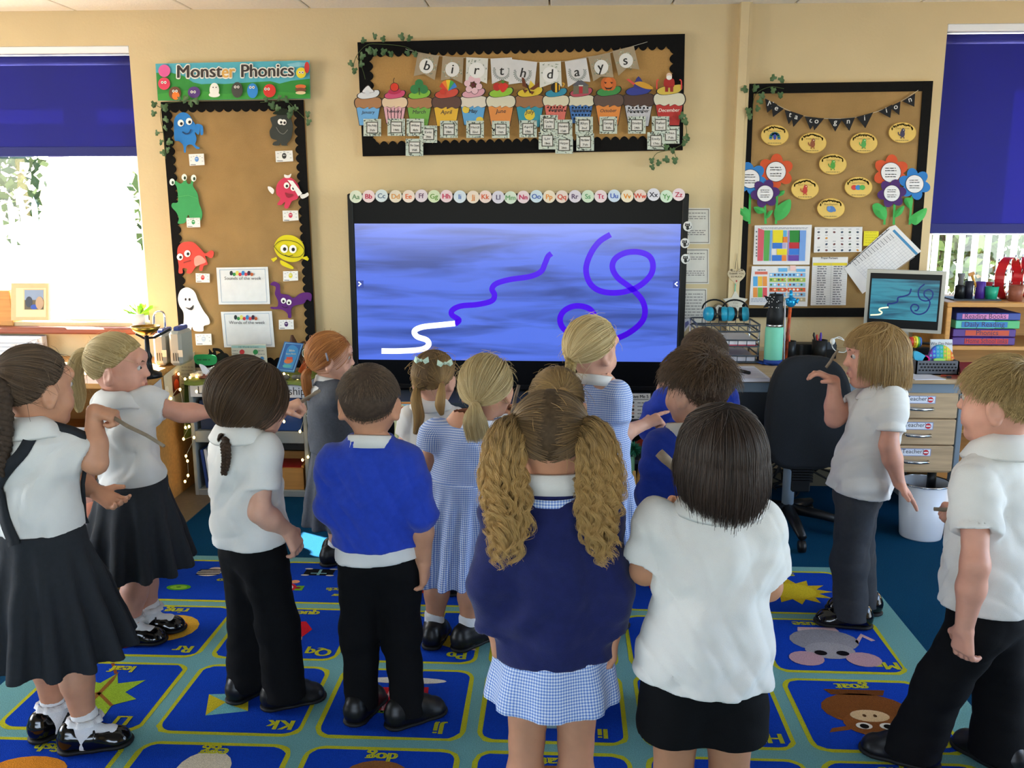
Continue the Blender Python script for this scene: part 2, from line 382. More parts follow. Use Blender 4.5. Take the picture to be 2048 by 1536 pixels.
def tree(x,y,h,r,label,col):
    t=thing('tree',label,'tree',(x,y,-.3)); rs=np.random.default_rng(int(abs(x)*100+y)); b=MB()
    n=2400; P=rs.normal(size=(n,3)); P/=np.linalg.norm(P,axis=1)[:,None]; P*=(rs.random((n,1))**.35); P=P*np.array([r,r,h*.45])+np.array([x,y,-.3+h*.56])
    for p in P:
        a=rs.normal(size=3); a/=np.linalg.norm(a); c=np.cross(a,rs.normal(size=3)); c/=np.linalg.norm(c); s=.08+.09*rs.random()
        b.add([p-a*s,p+c*s*.5,p+a*s,p-c*s*.5],[(0,1,2,3)],None)
    o=obj('foliage',b,M('leaf_'+col[1:],col,rough=.7,noise=.35,nscale=2),t); o['kind']='stuff'
    b=MB(); b.tube([(x,y,-.3),(x+.05,y,h*.3),(x,y,h*.6)],[.12,.1,.05],8); obj('trunk',b,M('bark','#5a4636',rough=.9),t)
for i,(x,y,h,r,lb,c) in enumerate([(-10.2,14.6,5.6,2.2,'tall dark green tree outside at the far left pane of the bright window','#37472a'),(-5.2,15,3.0,1.6,'low green bush tree outside in the middle of the bright window','#55653a'),
  (3.4,15.6,4.8,1.7,'leafy light green tree outside behind the fence pales, nearest the third board','#4a5a2e'),(7.4,16.6,5.4,2.0,'leafy tree outside behind the tambourine','#55663a'),
  (5.2,13.2,3.2,1.2,'round green bush outside behind the fence by the third board','#46562c'),(7.6,13.2,3.0,1.1,'round green bush outside behind the fence near the tambourine','#3f4f28')]): tree(x,y,h,r,lb,c)
# ================================================================== display boards and everything pinned to them
M('hessian','#b5915e',rough=.95,noise=.18,nscale=5,bump=.5,bscale=240,weave=150,detail=6)
M('kraft_paper','#b28a52',rough=.9,noise=.10,nscale=140)
M('border_black','#141313',rough=.9,noise=.2,nscale=90,spec=.15)
M('ivy_leaf','#2f4a2c',rough=.5,noise=.35,nscale=18,c2='#56734c'); M('ivy_stem','#4c5a34',rough=.7)
M('sheet',attr='Col',rough=.55,spec=.35)
cA=crop(300,110,640,365,2048); cB=crop(320,360,640,600,2048); cC=crop(320,560,640,800,2048)
cD=crop(690,60,1050,330,2048); cE=crop(1040,60,1400,330,2048); cF=crop(1480,430,1860,640,2048); cG=crop(1400,0,2048,486,2048); cH=crop(680,40,1400,420,2048)
YB=WY-.022
def art_text_fit(a,t,x0,x1,y,h,col,bold=0,rot=0,slope=0,shear=0): a.text(t,0,y,h,col,0,shear,bold,1,1,(x0,x1),slope)
def border(x0,x1,z0,z1,w,sc,Y,par,th=.008):
    for side in range(4):
        horiz=side<2; L=(x1-x0) if horiz else (z1-z0); n=max(4,round(L/.045)); b=MB(); P=[]
        for i in range(n*6+1):
            t=i/(n*6); s=w+sc*(abs(math.sin(math.pi*n*t))**.8) if sc else w; P.append((t*L,s))
        out=[(0,0)]+[(p if not sc else p) for p in []]; pts=[(0,0),(L,0)]+P[::-1]
        Q=[]
        for u,v in pts:
            if side==0: Q.append((x0+u,Y,z1-v))
            elif side==1: Q.append((x0+u,Y,z0+v))
            elif side==2: Q.append((x0+v,Y-.0006,z0+u))
            else: Q.append((x1-v,Y-.0006,z0+u))
        b.slab(Q,(0,-1,0),th); obj('border',b,MATS['border_black'],par)
def board(label,x0,x1,z0,z1,mat,w,sc,tilt=0):
    t=thing('display_board',label,'display board',((x0+x1)/2,YB,z0))
    b=MB(); b.box((x0,YB,z0),(x1,WY-.001,z1)); obj('backing',b,MATS[mat],t); border(x0,x1,z0,z1,w,sc,YB-.006,t,.006)
    ORGZ=(z0+z1)/2; t.rotation_euler=(0,-tilt,0); t.location=((x0+x1)/2+(ORGZ-z0)*math.sin(tilt),YB,ORGZ-(ORGZ-z0)*math.cos(tilt)); return t
mean=lambda P,k:sum(PY(*p,YB)[k] for p in P)/len(P)
B1=(mean([(325,203),(333,317),(356,660)],0),mean([(609,203),(616,355),(630,669)],0),.62,mean([(330,205),(610,199)],2))
board('tall brown hessian display board with black scalloped border left of the screen',*B1,'hessian',.038,.016,.009)
B2=(mean([(713,85),(728,313)],0),mean([(1370,68),(1365,300)],0),mean([(728,313),(1365,300)],2),mean([(713,85),(1370,68)],2))
board('wide brown birthday display board with black scalloped border above the screen',*B2,'kraft_paper',.055,.018,.0165)
B3=(mean([(1488,168),(1471,633)],0),mean([(1863,163),(1846,470)],0),mean([(1490,633)],2),mean([(1500,168),(1862,162)],2))
board('brown hessian display board with plain black border right of the screen',*B3,'hessian',.047,0,.009)
YS=YB-.0125        # paper lies in front of the borders
def paper(name,label,cat,base,prt=None,group=None,mat='card',pmat='sheet',pn='print'):
    "a flat thing: base sheet with its print"
    c=np.array(base.m.v).mean(0); t=thing(name,label,cat,c,group); obj('sheet',base.m,MATS[mat],t)
    if prt is not None and prt.m.v: obj(pn,prt.m,MATS[pmat],t)
    return t
def eyes(a,pts,r,white='#f2f0ea',pup='#1c1a1a',look=(0,0)):
    for x,y in pts: a.ell(x,y,r,r*1.1,white)
    for x,y in pts: a.ell(x+look[0]*r,y+look[1]*r,r*.45,r*.5,pup)
# ---- banner above the first board
a=Art(YS-.004,cA); a.poly([(65,105),(1920,65),(1930,525),(95,550)],'#58afc0',.004); p=Art(YS-.005,cA)
p.poly([(75,215),(260,215),(400,250),(520,330),(620,352),(760,345),(900,350),(1200,330),(1450,315),(1560,345),(1700,310),(1925,285),(1930,523),(95,548)],'#2f8a35')
p.poly([(95,470),(500,420),(900,470),(1400,430),(1930,470),(1930,523),(95,548)],'#3c9a3a')
p.poly([(1650,110),(1780,85),(1900,95),(1915,130),(1700,150)],'#86c6d6')
for t,x0,x1,cc in (('Monst',330,868,'#3b3331'),('er',868,1022,'#d3a24f'),('Phonics',1102,1728,'#3b3331')):
    for k in range(12): art_text_fit(p,t,x0+17*math.cos(k*.5236),x1+17*math.cos(k*.5236),(260 if t=='Phonics' else 270)+17*math.sin(k*.5236),150,'#f3efe4',slope=-.02); p.k-=1
    p.k+=1
for t,x0,x1,cc in (('Monst',330,868,'#3b3331'),('er',868,1022,'#d3a24f'),('Phonics',1102,1728,'#3b3331')): art_text_fit(p,t,x0,x1,260 if t=='Phonics' else 270,150,cc,bold=.02,slope=-.02)
for x,y,rx,ry,c in ((172,190,72,75,'#d95b98'),(170,345,72,75,'#d8415e'),(300,460,75,80,'#6b4630'),(310,490,45,50,'#ee7a2a'),(530,450,75,70,'#5a3b80'),(775,420,58,85,'#efeee6'),(775,480,68,30,'#efeee6'),(1050,420,68,95,'#45453f'),(1235,430,65,90,'#2e86d0'),(1440,430,75,80,'#d7362f'),(1820,215,60,65,'#e6d22e'),(1815,380,65,26,'#d96a34'),(1815,420,68,26,'#7a4a30'),(1815,455,62,20,'#e2c79a'),(1890,150,30,70,'#c5322d')): p.ell(x,y,rx,ry,c)
for x,y in ((165,330),(300,435),(520,445),(778,390),(1045,385),(1228,390),(1410,410),(1820,210)): eyes(p,[(x-18,y),(x+18,y)],15)
paper('banner','long teal and green phonics title banner with painted hills and creatures','banner',a,p)
# ---- paper creatures on the first board (plain generic ones)
def cut(label,tr,base,extra,prt,group='paper creatures on the phonics board'):
    a=Art(YS,tr); 
    for P,c in base: a.poly(spl(P,5,True) if len(P)>4 else P,c,.0015)
    p=Art(YS-.002-.0005*a.k,tr); prt(p); return paper('paper_creature',label,'paper cutout',a,p,group,pn='face')
def f(p):
    eyes(p,[(370,820),(470,800)],38,look=(.2,.2)); p.line(spl([(390,925),(430,950),(470,940),(495,895)]),16,'#123a66')
cut('blue paper creature at the top left of the phonics board',cA,[([(290,790),(330,720),(400,690),(470,720),(520,800),(560,850),(600,880),(585,960),(540,930),(560,1010),(545,1080),(600,1120),(560,1130),(500,1080),(440,1095),(430,1170),(410,1170),(400,1090),(350,1040),(300,1030),(290,960)],'#2f7cc4'),([(560,830),(630,850),(640,950),(610,960),(600,880),(560,860)],'#2f7cc4')],None,f)
def f(p):
    eyes(p,[(1570,805),(1612,810)],32,look=(.3,.2)); p.line(spl([(1520,870),(1560,930),(1610,950),(1660,900)]),8,'#77776e')
cut('dark grey shaggy paper creature at the top right of the phonics board',cA,[([(1450,760),(1520,730),(1560,690),(1620,690),(1680,740),(1720,850),(1700,1000),(1650,1070),(1660,1090),(1590,1090),(1570,1060),(1550,1090),(1480,1085),(1490,1050),(1530,1030),(1460,1000),(1440,920),(1470,850)],'#3c403c'),([(1480,700),(1600,640),(1700,700),(1640,720),(1540,720)],'#1f2a1c')],None,f)
cG2=crop(320,300,640,540,2048)
def f(p):
    for x,y in ((155,410),(310,350),(430,360)): p.ell(x,y,34,44,'#e6efe2'); p.ell(x+8,y+8,15,22,'#1f3a24')
    p.line([(220,600),(360,580),(480,620)],6,'#52a862')
cut('green paper creature with three stalk eyes on the phonics board',cG2,[([(215,480),(180,430),(160,400),(200,395),(260,430),(300,400),(290,350),(330,345),(345,420),(390,430),(410,350),(450,360),(420,450),(480,560),(500,680),(540,800),(520,900),(450,880),(430,930),(390,900),(360,830),(320,930),(230,940),(240,880),(210,800),(150,730),(160,680),(230,660)],'#3f9a5c')],None,f)
def f(p):
    eyes(p,[(350,942),(255,985)],40,look=(.2,.1)); p.line(spl([(300,1060),(340,1045),(395,1030)]),14,'#8a2f28')
cut('red paper creature with a stretched-out arm on the phonics board',cB,[([(225,880),(270,810),(350,790),(430,800),(520,880),(580,940),(650,900),(690,930),(660,1000),(580,970),(600,1040),(610,1080),(560,1100),(540,1160),(500,1150),(510,1080),(450,1120),(400,1190),(340,1190),(350,1140),(290,1130),(290,1190),(240,1190),(240,1100),(225,1000)],'#d04a40'),([(440,1000),(500,965),(560,1000),(585,1050),(520,1080),(450,1100)],'#e59a8c')],None,f)
def f(p):
    eyes(p,[(1620,70),(1705,100)],36,look=(.1,.2)); p.poly(spl([(1600,160),(1650,175),(1705,185),(1660,225),(1620,215)],5,True),'#8f1c30'); p.poly([(1630,0),(1700,10),(1820,170),(1770,210),(1700,90)],'#eceae6')
cut('pink round paper creature with white gloves on the phonics board',cB,[([(1490,80),(1540,0),(1640,-40),(1740,20),(1790,130),(1760,240),(1690,270),(1640,360),(1590,350),(1600,280),(1550,320),(1500,310),(1540,240),(1490,180)],'#d23e5c'),([(1380,85),(1420,90),(1460,130),(1440,180),(1390,130)],'#ece9e4'),([(1790,190),(1850,180),(1890,160),(1900,200),(1820,240)],'#ece9e4'),([(1590,-70),(1640,-60),(1680,-80),(1660,-30),(1600,-30)],'#ece9e4')],None,f)
def f(p):
    p.line(spl([(1460,850),(1530,785),(1650,775),(1770,810),(1845,900),(1790,980),(1660,985),(1540,940),(1460,850)]),9,'#57510f'); eyes(p,[(1590,880),(1700,885)],48,look=(.1,.1)); p.line(spl([(1600,960),(1650,975),(1700,960)]),9,'#57510f')
cut('yellow round paper creature at the right of the phonics board',cB,[([(1460,850),(1510,750),(1600,705),(1720,720),(1820,800),(1850,900),(1820,1000),(1720,1050),(1600,1030),(1500,960)],'#d9cb1e'),([(1420,1010),(1490,985),(1500,1010),(1450,1050)],'#d9cb1e'),([(1800,995),(1880,975),(1905,1010),(1890,1035)],'#d9cb1e'),([(1540,1030),(1600,1050),(1700,1110),(1690,1140),(1560,1090)],'#d9cb1e')],None,f)
def f(p):
    p.ell(325,245,26,34,'#dfe3ee'); p.ell(385,248,30,36,'#dfe3ee'); p.ell(328,248,12,17,'#1b1b1b'); p.ell(378,250,14,18,'#1b1b1b'); p.poly(spl([(325,348),(380,360),(430,320),(415,380),(370,380)],5,True),'#222')
    for x in (350,440,520): p.line(spl([(x,430),(x-8,500),(x+4,570)]),5,'#d5d6dc')
cut('white ghost paper cutout at the lower left of the phonics board',cC,[([(230,230),(265,130),(350,95),(440,150),(490,270),(560,400),(620,480),(635,560),(560,590),(550,655),(440,650),(410,600),(390,655),(340,640),(270,600),(300,560),(300,420),(250,330)],'#f0f0f0')],None,f)
def f(p):
    eyes(p,[(1580,265),(1650,285)],33,look=(0,.2)); p.line(spl([(1560,335),(1600,355),(1640,340)]),8,'#2a1230')
cut('purple paper bat creature with raised arms on the phonics board',cC,[([(1410,60),(1460,20),(1530,60),(1540,160),(1570,180),(1640,190),(1710,230),(1800,170),(1900,160),(1940,190),(1930,270),(1880,250),(1840,300),(1720,330),(1680,380),(1680,480),(1640,480),(1630,430),(1560,380),(1430,370),(1420,345),(1500,340),(1510,270),(1470,180),(1480,90)],'#5b2470')],None,f)
for nm,P,tr,col in (('blue',[(465,1195),(648,1188),(658,1325),(478,1335)],cA,'#5a8fd0'),('black',[(1508,1158),(1715,1150),(1725,1280),(1518,1292)],cA,'#333'),('green',[(335,485),(510,482),(515,603),(345,608)],cB,'#3f9a5c'),('pink',[(1568,392),(1765,390),(1775,515),(1575,530)],cB,'#c83a5a'),('red',[(455,1192),(635,1200),(637,1312),(460,1312)],cB,'#cf3b34'),('yellow',[(1575,1168),(1765,1165),(1768,1285),(1578,1298)],cB,'#d8cc3a'),('white',[(448,690),(655,687),(665,832),(462,835)],cC,'#b9c3d2'),('purple',[(1520,510),(1708,507),(1713,630),(1523,633)],cC,'#4a2560')):
    a=Art(YS,tr); a.poly(P,'#ebeae6',.001); p=Art(YS-.001,tr); cx=sum(q[0] for q in P)/4; cy=sum(q[1] for q in P)/4; w=P[1][0]-P[0][0]
    p.ell(cx,cy-5,w*.13,w*.17,col); p.ell(cx-w*.04,cy-12,w*.025,w*.035,'#eee'); p.ell(cx+w*.04,cy-12,w*.025,w*.035,'#eee')
    for i,(u,v) in enumerate(((-.36,-.18),(-.38,.05),(-.2,-.24),(.22,-.24),(.36,-.14),(.38,.08),(0,-.28))): p.rect(cx+w*u-w*.05,cy+w*v,cx+w*u+w*.05,cy+w*v+w*.03,'#9a9a9a',dk=0)
    p.rect(P[3][0]+w*.06,P[3][1]-w*.1,P[3][0]+w*.4,P[3][1]-w*.06,'#555')
    paper('sound_card','small white sound card with a %s creature on the phonics board'%nm,'card',a,p,'sound cards on the phonics board')
for t,P,tr,lab in (('Sounds of the week',[(720,1122),(1380,1112),(1410,1588),(752,1594)],cB,'white laminated sheet headed sounds of the week'),('Words of the week',[(778,408),(1430,398),(1470,858),(822,862)],cC,'white laminated sheet headed words of the week')):
    a=Art(YS,tr); a.poly(P,'#dfe0e0',.0012); p=Art(YS-.0012,tr); x0,y0=P[0]; x1=P[1][0]; w=x1-x0
    q=[(P[i][0]*.94+.06*P[(i+2)%4][0],P[i][1]*.94+.06*P[(i+2)%4][1]) for i in range(4)]; p.line(q,7,'#93aac2',True)
    for i,c in enumerate(('#30383c','#3f8a4a','#dcd36a','#c8353f','#3a7fc0','#c8434a','#3a2a40','#b0572f')): p.ell(x0+w*.29+i*w*.057,y0+70+(i%2)*16,20,22 if i%2 else 30,c)
    art_text_fit(p,t,x0+w*.16,x0+w*.87,y0+155,40,'#3d4148'); paper('week_sheet',lab+' on the phonics board','poster',a,p,pmat='gloss')
# ---- ivy
def ivy_leaf_mesh():
    P=[(0,0),(.35,-.25),(.6,.1),(.35,.35),(.42,.75),(0,1.1),(-.42,.75),(-.35,.35),(-.6,.1),(-.35,-.25)]; b=MB()
    V=[(x*.028,-.004-.012*(abs(x)<.05)*1 if False else -.006*(1-abs(x)),y*.028-.012) for x,y in P]+[(0,-.010,.01)]
    b.add(V,[(i,(i+1)%10,10) for i in range(10)]); b.v+= []; return b
IVY=None
def ivy(label,stems,leaves,Y):
    global IVY
    c=PY(*leaves[0][:2],Y); t=thing('ivy_garland',label,'ivy',c); b=MB()
    for s in stems: b.tube([PY(x,y,Y-.004*math.sin(i*1.7)) for i,(x,y) in enumerate(spl(s,4))],.0016,5)
    obj('stem',b,MATS['ivy_stem'],t); r=random.Random(len(leaves))
    for (x,y,s) in leaves:
        q=PY(x,y,Y-.008-.012*r.random())
        if IVY is None: o=obj('leaf',ivy_leaf_mesh(),MATS['ivy_leaf']); IVY=o.data
        else: o=bpy.data.objects.new('leaf',IVY); COL.objects.link(o)
        o.parent=t; o.location=q-c; o.rotation_euler=(r.uniform(-.5,.3),math.pi+r.uniform(-.9,.9),r.uniform(-.6,.6)); o.scale=[s]*3
L=lambda tr,P:[(*tr([(x,y)])[0],s) for x,y,s in P]
ivy('ivy garland trailing down the top left corner of the phonics board',[cA([(400,560),(220,580),(140,640),(130,760),(170,1000),(190,1250)]),cA([(140,640),(60,600)]),cA([(150,930),(90,930)])],L(cA,[(45,600,1),(45,705,.95),(180,640,1.2),(90,940,.9),(140,1055,.9),(165,1185,1),(200,780,1),(235,1050,1.1),(430,540,1.2),(500,590,1.1),(560,560,1),(220,1150,1),(190,880,.9),(360,530,.8)]),YS-.008)
ivy('ivy sprig on the top right corner of the phonics board',[cA([(1330,570),(1500,560),(1650,560),(1780,680),(1880,780)])],L(cA,[(1905,715,1),(1915,815,1.05),(1470,610,1.2),(1540,640,1),(1700,660,1.2),(1640,540,1),(1560,520,.9),(1760,640,1),(1400,540,.8),(1680,730,1)]),YS-.008)
ivy('ivy garland over the top left corner of the birthday board',[cD([(830,270),(680,190),(400,160),(250,170),(140,280),(100,380)]),cD([(130,300),(200,450),(230,560)])],L(cD,[(345,70,1),(210,120,.9),(440,110,1),(650,80,1.1),(735,100,1),(280,240,1.1),(340,250,1.1),(440,255,1.1),(520,280,1),(710,260,1),(800,280,.9),(75,385,1),(110,470,1),(190,390,1),(200,300,1.1)]),YS-.008)
ivy('ivy garland trailing off the bottom right corner of the birthday board',[cE([(1830,980),(1880,1050),(1890,1250),(1750,1350),(1560,1400),(1500,1500)]),cE([(1750,1380),(1780,1460)])],L(cE,[(1840,980,1.1),(1880,1045,1.1),(1900,1230,1.1),(1870,1290,1),(1660,1340,1),(1740,1370,1),(1665,1475,1.1),(1760,1490,1.1),(1500,1490,.9),(1570,1520,1),(1510,1560,.9)]),YS-.008)
ivy('ivy sprig over the top left corner of the metacognition board',[cG([(530,560),(440,550),(350,600),(330,720)])],L(cG,[(460,495,1),(515,505,1),(285,568,1.1),(350,560,1.1),(460,575,1),(510,600,1),(380,640,1),(305,705,1.1),(315,740,.9),(360,690,1),(395,605,1)]),YS-.008)
# ---- birthday bunting
def bunting(label,strings,flags,draw,tr):
    c=PY(*tr([flags[0][1][0]])[0],YS); t=thing('bunting',label,'bunting',c)
    for s in strings:
        b=MB(); b.tube([PY(x,y,YS-.003) for x,y in tr(spl(s,3))],.0009,5); obj('string',b,M('twine','#d8d2c4',rough=.9),t)
    for i,(ch,P,tr2) in enumerate(flags):
        a=Art(YS-.004-.0009*(i%3),tr2); a.poly(P,draw[i][0],.001); fl=obj('flag',a.m,MATS['card'],t); p=Art(a.Y-.0006,tr2); draw[i][1](p,ch,P); obj('lettering',p.m,MATS['sheet'],fl)
def fl_plain(style):
    def d(p,ch,P):
        cx=(P[0][0]+P[1][0]+P[2][0]+P[-1][0])/4; cy=(P[0][1]+P[1][1]+P[2][1]+P[-1][1])/4+ (0 if style!='c' else -8); r=random.Random(ord(ch)); an=math.degrees(math.atan2(P[1][1]-P[0][1],P[1][0]-P[0][0]))
        if style!='wreath':
            for k in range(46):
                x=r.uniform(-.9,.9)*120; y=r.uniform(-.9,.8)*140
                if style=='kraft' and math.hypot(x,y)>115: continue
                p.ell(cx+x,cy+y,12,5,r.choice(['#7f8f7a','#9aa892','#b9c4b4','#66786a']),rot=r.uniform(0,180),n=6,dk=0)
            p.k+=1; p.ell(cx,cy,80,84,'#e4e2dd')
            if style=='leafy': p.ell(cx,cy,92,90,'#e9e8e4')
        else:
            for k in range(34):
                w=math.radians(-20+220*k/33); rr=88+(8 if k%2 else -8); p.ell(cx+rr*math.cos(w),cy+rr*math.sin(w),14,5,'#6f7b74',rot=math.degrees(w)+(50 if k%2 else -50)+90,n=6,dk=0)
            p.k+=1
        p.text(ch,cx,cy+46,106,'#23201f',rot=an,shear=.12,bold=.012)
    return d
fk=('#a8977c',fl_plain('kraft')); fly=('#dcdcd4',fl_plain('leafy')); fw=('#d9d7d6',fl_plain('wreath'))
bunting('birthdays bunting of nine letter flags in kraft and white card',[cD([(690,215),(850,260),(1080,295),(1350,315),(1640,325),(1980,345)]),cE([(0,340),(190,365),(480,360),(760,310),(1020,260),(1280,185),(1450,135)])],
 [('b',[(830,250),(1070,295),(1020,570),(900,500),(782,525)],cD),('i',[(1110,300),(1350,310),(1335,610),(1215,550),(1090,575)],cD),('r',[(1380,310),(1628,322),(1615,610),(1490,560),(1370,590)],cD),('t',[(1655,325),(1900,312),(1918,610),(1785,565),(1672,615)],cD),
  ('h',[(-110,330),(195,365),(165,650),(10,600),(-130,620)],cE),('d',[(222,365),(465,355),(475,645),(360,610),(225,660)],cE),('a',[(510,360),(755,318),(800,590),(660,580),(545,650)],cE),('y',[(775,308),(1025,255),(1065,540),(920,530),(835,585)],cE),('s',[(1050,240),(1295,180),(1360,450),(1220,430),(1120,520)],cE)],[fk,fk,fly,fw,fw,fly,fw,fk,fk],lambda P:P)
# ---- cupcakes
DK='#2a211d'
def cupcake(i,mon,x0,x1,yc,cake,case,ice,topper,pat=None):
    s=(x1-x0)/2; cx=(x0+x1)/2; tr=cH; k=(i%2)*.0012; T=lambda P:[(cx+u*s,yc+v*s) for u,v in P]; Y=YS-.002-k
    t=thing('paper_cupcake','paper cupcake for %s with %s on the birthday board'%(mon,topper[1]),'paper cutout',PY(*tr([(cx,yc)])[0],Y),'paper cupcakes on the birthday board')
    def part(nm,P,c,n,lw=.05,post=None):
        a=Art(Y-.0012*n,tr); q=spl(P,4,True) if len(P)>5 else np.array(P); q=np.array(T(q)); m=q.mean(0); a.poly(m+(q-m)*(1+lw)+0,DK,.001); a.poly(m+(q-m)*(1-lw),c,dk=1)
        if post: post(a)
        return obj(nm,a.m,MATS['sheet'],t)
    def casepost(a):
        if pat: pat(a,cx,yc,s)
        a.text(mon,cx,yc+.78*s,.26*s if len(mon)<7 else .21*s,'#e9e2da' if mon=='December' else '#3b3a3c',shear=.2,bold=.01,rot=-1)
    part('case',[(-.86,.25),(.86,.25),(.62,1.62),(-.62,1.62)],case,0,.025,casepost)
    part('sponge',[(-.98,0),(-.85,-.3),(-.4,-.4),(.3,-.4),(.85,-.33),(1,0),(.9,.3),(.6,.42),(.35,.32),(.05,.44),(0,.3),(-.3,.42),(-.6,.32),(-.85,.36)],cake,1,.035)
    part('icing',[(-.76,-.4),(-.7,-.62),(-.3,-.78),(.3,-.86),(.72,-.9),(.82,-.68),(.6,-.42),(.1,-.3),(-.45,-.26)],ice,2,.045)
    a=Art(Y-.004,tr); topper[0](a,lambda u,v:(cx+u*s,yc+v*s),s); obj('topper',a.m,MATS['sheet'],t)
def tp_blob(c,c2=None):
    def d(a,X,s):
        a.poly(X and spl([X(-.45,-.72),X(-.3,-1.0),X(0,-1.28),X(.25,-1.0),X(.45,-.78),X(0,-.68)],4,True),DK); a.poly(spl([X(-.4,-.74),X(-.28,-.98),X(0,-1.2),X(.22,-.98),X(.4,-.78),X(0,-.7)],4,True),c)
        if c2: a.ell(*X(-.05,-.72),.16*s,.18*s,c2)
    return d
def tp_cherry(a,X,s): a.poly(spl([X(-.5,-.75),X(-.2,-1.1),X(.2,-1.15),X(.5,-.8),X(0,-.6)],4,True),'#b5284f'); a.line(spl([X(-.02,-1.4),X(-.08,-1.65),X(0,-1.85)]),.05*s,DK); a.ell(*X(0,-1.15),.34*s,.34*s,DK); a.ell(*X(0,-1.15),.3*s,.3*s,'#d53a22')
def tp_clover(a,X,s):
    for u,v in ((0,-1.35),(-.33,-.95),(.33,-.95)): a.ell(*X(u,v),.3*s,.32*s,'#2f7a43')
    a.line([X(0,-.9),X(.02,-.55)],.07*s,'#2a5a34')
def tp_umb(a,X,s):
    for i,c in enumerate(('#d5402c','#e8802c','#e6c62f','#3fa04a','#3a7ccc')):
        w0,w1=math.radians(200+i*28),math.radians(228+i*28); a.poly([X(.12,-.75)]+[X(.12+.62*math.cos(w),-.78+.72*math.sin(w)) for w in np.linspace(w0,w1,5)],c)
    a.ell(*X(-.25,-.72),.2*s,.2*s,'#c73a2a')
def tp_flower(a,X,s):
    for k in range(6):
        w=math.radians(k*60+15); a.ell(*X(.42*math.cos(w),-1.15+.42*math.sin(w)),.25*s,.25*s,DK,dk=0); 
    a.k+=1
    for k in range(6):
        w=math.radians(k*60+15); a.ell(*X(.42*math.cos(w),-1.15+.42*math.sin(w)),.22*s,.22*s,'#e5bcc4',dk=0)
    a.k+=1; a.ell(*X(0,-1.15),.14*s,.14*s,'#5a1c28')
def tp_straw(a,X,s): a.ell(*X(-.25,-.95),.25*s,.27*s,'#b52a24'); a.poly(spl([X(-.15,-1.05),X(.1,-1.22),X(.35,-1.18),X(.5,-.98),X(.15,-.58),X(-.1,-.85)],4,True),'#cf3026'); a.poly([X(0,-1.3),X(.15,-1.42),X(.3,-1.28),X(.15,-1.15)],'#4a7a30')
def tp_butter(a,X,s):
    a.poly([X(.05,-1.3),X(.45,-.85),X(-.1,-.75)],'#dcbf3a')
    for P in ([(-.1,-.8),(-.35,-1.45),(-.5,-1.5),(-.45,-.95)],[(-.05,-.75),(.6,-1.2),(.55,-.9),(.25,-.7)],[(-.1,-.72),(-.45,-.75),(-.3,-.5)],[(-.02,-.65),(.3,-.6),(.15,-.4)]): a.poly([X(*p) for p in P],'#6a3316')
    a.line([X(-.2,-1.1),X(.05,-.5)],.08*s,'#22160f')
def tp_bee(a,X,s):
    a.ell(*X(0,-.95),.36*s,.38*s,'#1f1b18'); a.poly([X(-.05,-1.3),X(.1,-1.3),X(.1,-.6),X(-.05,-.6)],'#e0b030'); a.poly([X(.22,-1.2),X(.3,-1.1),X(.3,-.8),X(.22,-.7)],'#e0b030'); a.line(spl([X(.5,-1.0),X(.62,-1.2),X(.5,-1.3)]),.1*s,'#d6a03a')
def tp_house(a,X,s): a.poly([X(-.55,-.45),X(.55,-.5),X(.52,-1.1),X(-.52,-1.1)],'#6f6a58'); a.poly([X(-.62,-1.05),X(.6,-1.05),X(.1,-1.42),X(-.2,-1.42)],'#5a5a62'); a.rect(*X(-.13,-1.0),*X(.13,-.5),'#b02a35'); a.rect(*X(-.16,-1.1),*X(.16,-1.02),'#d9d4c8')
def tp_pump(a,X,s):
    a.ell(*X(-.2,-1.05),.3*s,.42*s,'#c8652a'); a.ell(*X(.2,-1.05),.3*s,.42*s,'#c8652a'); a.ell(*X(0,-1.05),.26*s,.44*s,'#d97432')
    for u in (-.2,.2): a.poly([X(u-.1,-1.2),X(u+.1,-1.15),X(u,-1.05)],'#3a1d10')
    a.poly([X(-.28,-.9),X(-.1,-.8),X(.1,-.8),X(.28,-.9),X(.15,-.7),X(-.15,-.7)],'#3a1d10')
def tp_rocket(a,X,s): a.poly(spl([X(-.3,-.8),X(0,-1.45),X(.35,-.85),X(0,-.7)],3,True),'#32357f'); a.poly(spl([X(-.25,-1.02),X(.2,-1.12),X(.8,-.85),X(.85,-.65),X(.3,-.72)],4,True),'#d29a2c'); a.poly([X(-.75,-1.25),X(-.6,-1.3),X(-.2,-1.0),X(-.3,-.9)],'#d9504a')
def tp_fig(a,X,s):
    a.poly(spl([X(-.3,-1.2),X(0,-1.28),X(.3,-1.2),X(.28,-.75),X(-.28,-.75)],3,True),'#a82420'); a.rect(*X(-.25,-.8),*X(-.06,-.45),'#8f1f1c'); a.rect(*X(.06,-.8),*X(.25,-.45),'#8f1f1c'); a.ell(*X(0,-1.42),.18*s,.2*s,'#e2c4b0'); a.ell(*X(0,-1.32),.17*s,.14*s,'#ecebe6')
    for u in (-.75,.75): a.line(spl([X(u,-.6),X(u,-1.1),X(u*.85,-1.2)]),.08*s,'#d8443c')
def pt_dots(c,n=24,seed=3):
    def d(a,cx,yc,s):
        r=random.Random(seed)
        for k in range(n): v=.45+1.05*(k//6)/4+.05; u=-.6+.24*(k%6)+(.12 if (k//6)%2 else 0); a.ell(cx+u*s*.95,yc+v*s,.065*s,.065*s,c,n=8,dk=0)
        a.k+=1
    return d
def pt_str(c):
    def d(a,cx,yc,s):
        for u in (-.5,-.25,0,.25,.5): a.line([(cx+u*s*1.1,yc+.45*s),(cx+u*s*.9,yc+1.5*s)],.05*s,c,dk=0)
        a.k+=1
    return d
def pt_sun(a,cx,yc,s): a.ell(cx,yc+.85*s,.33*s,.33*s,'#dcc33a')
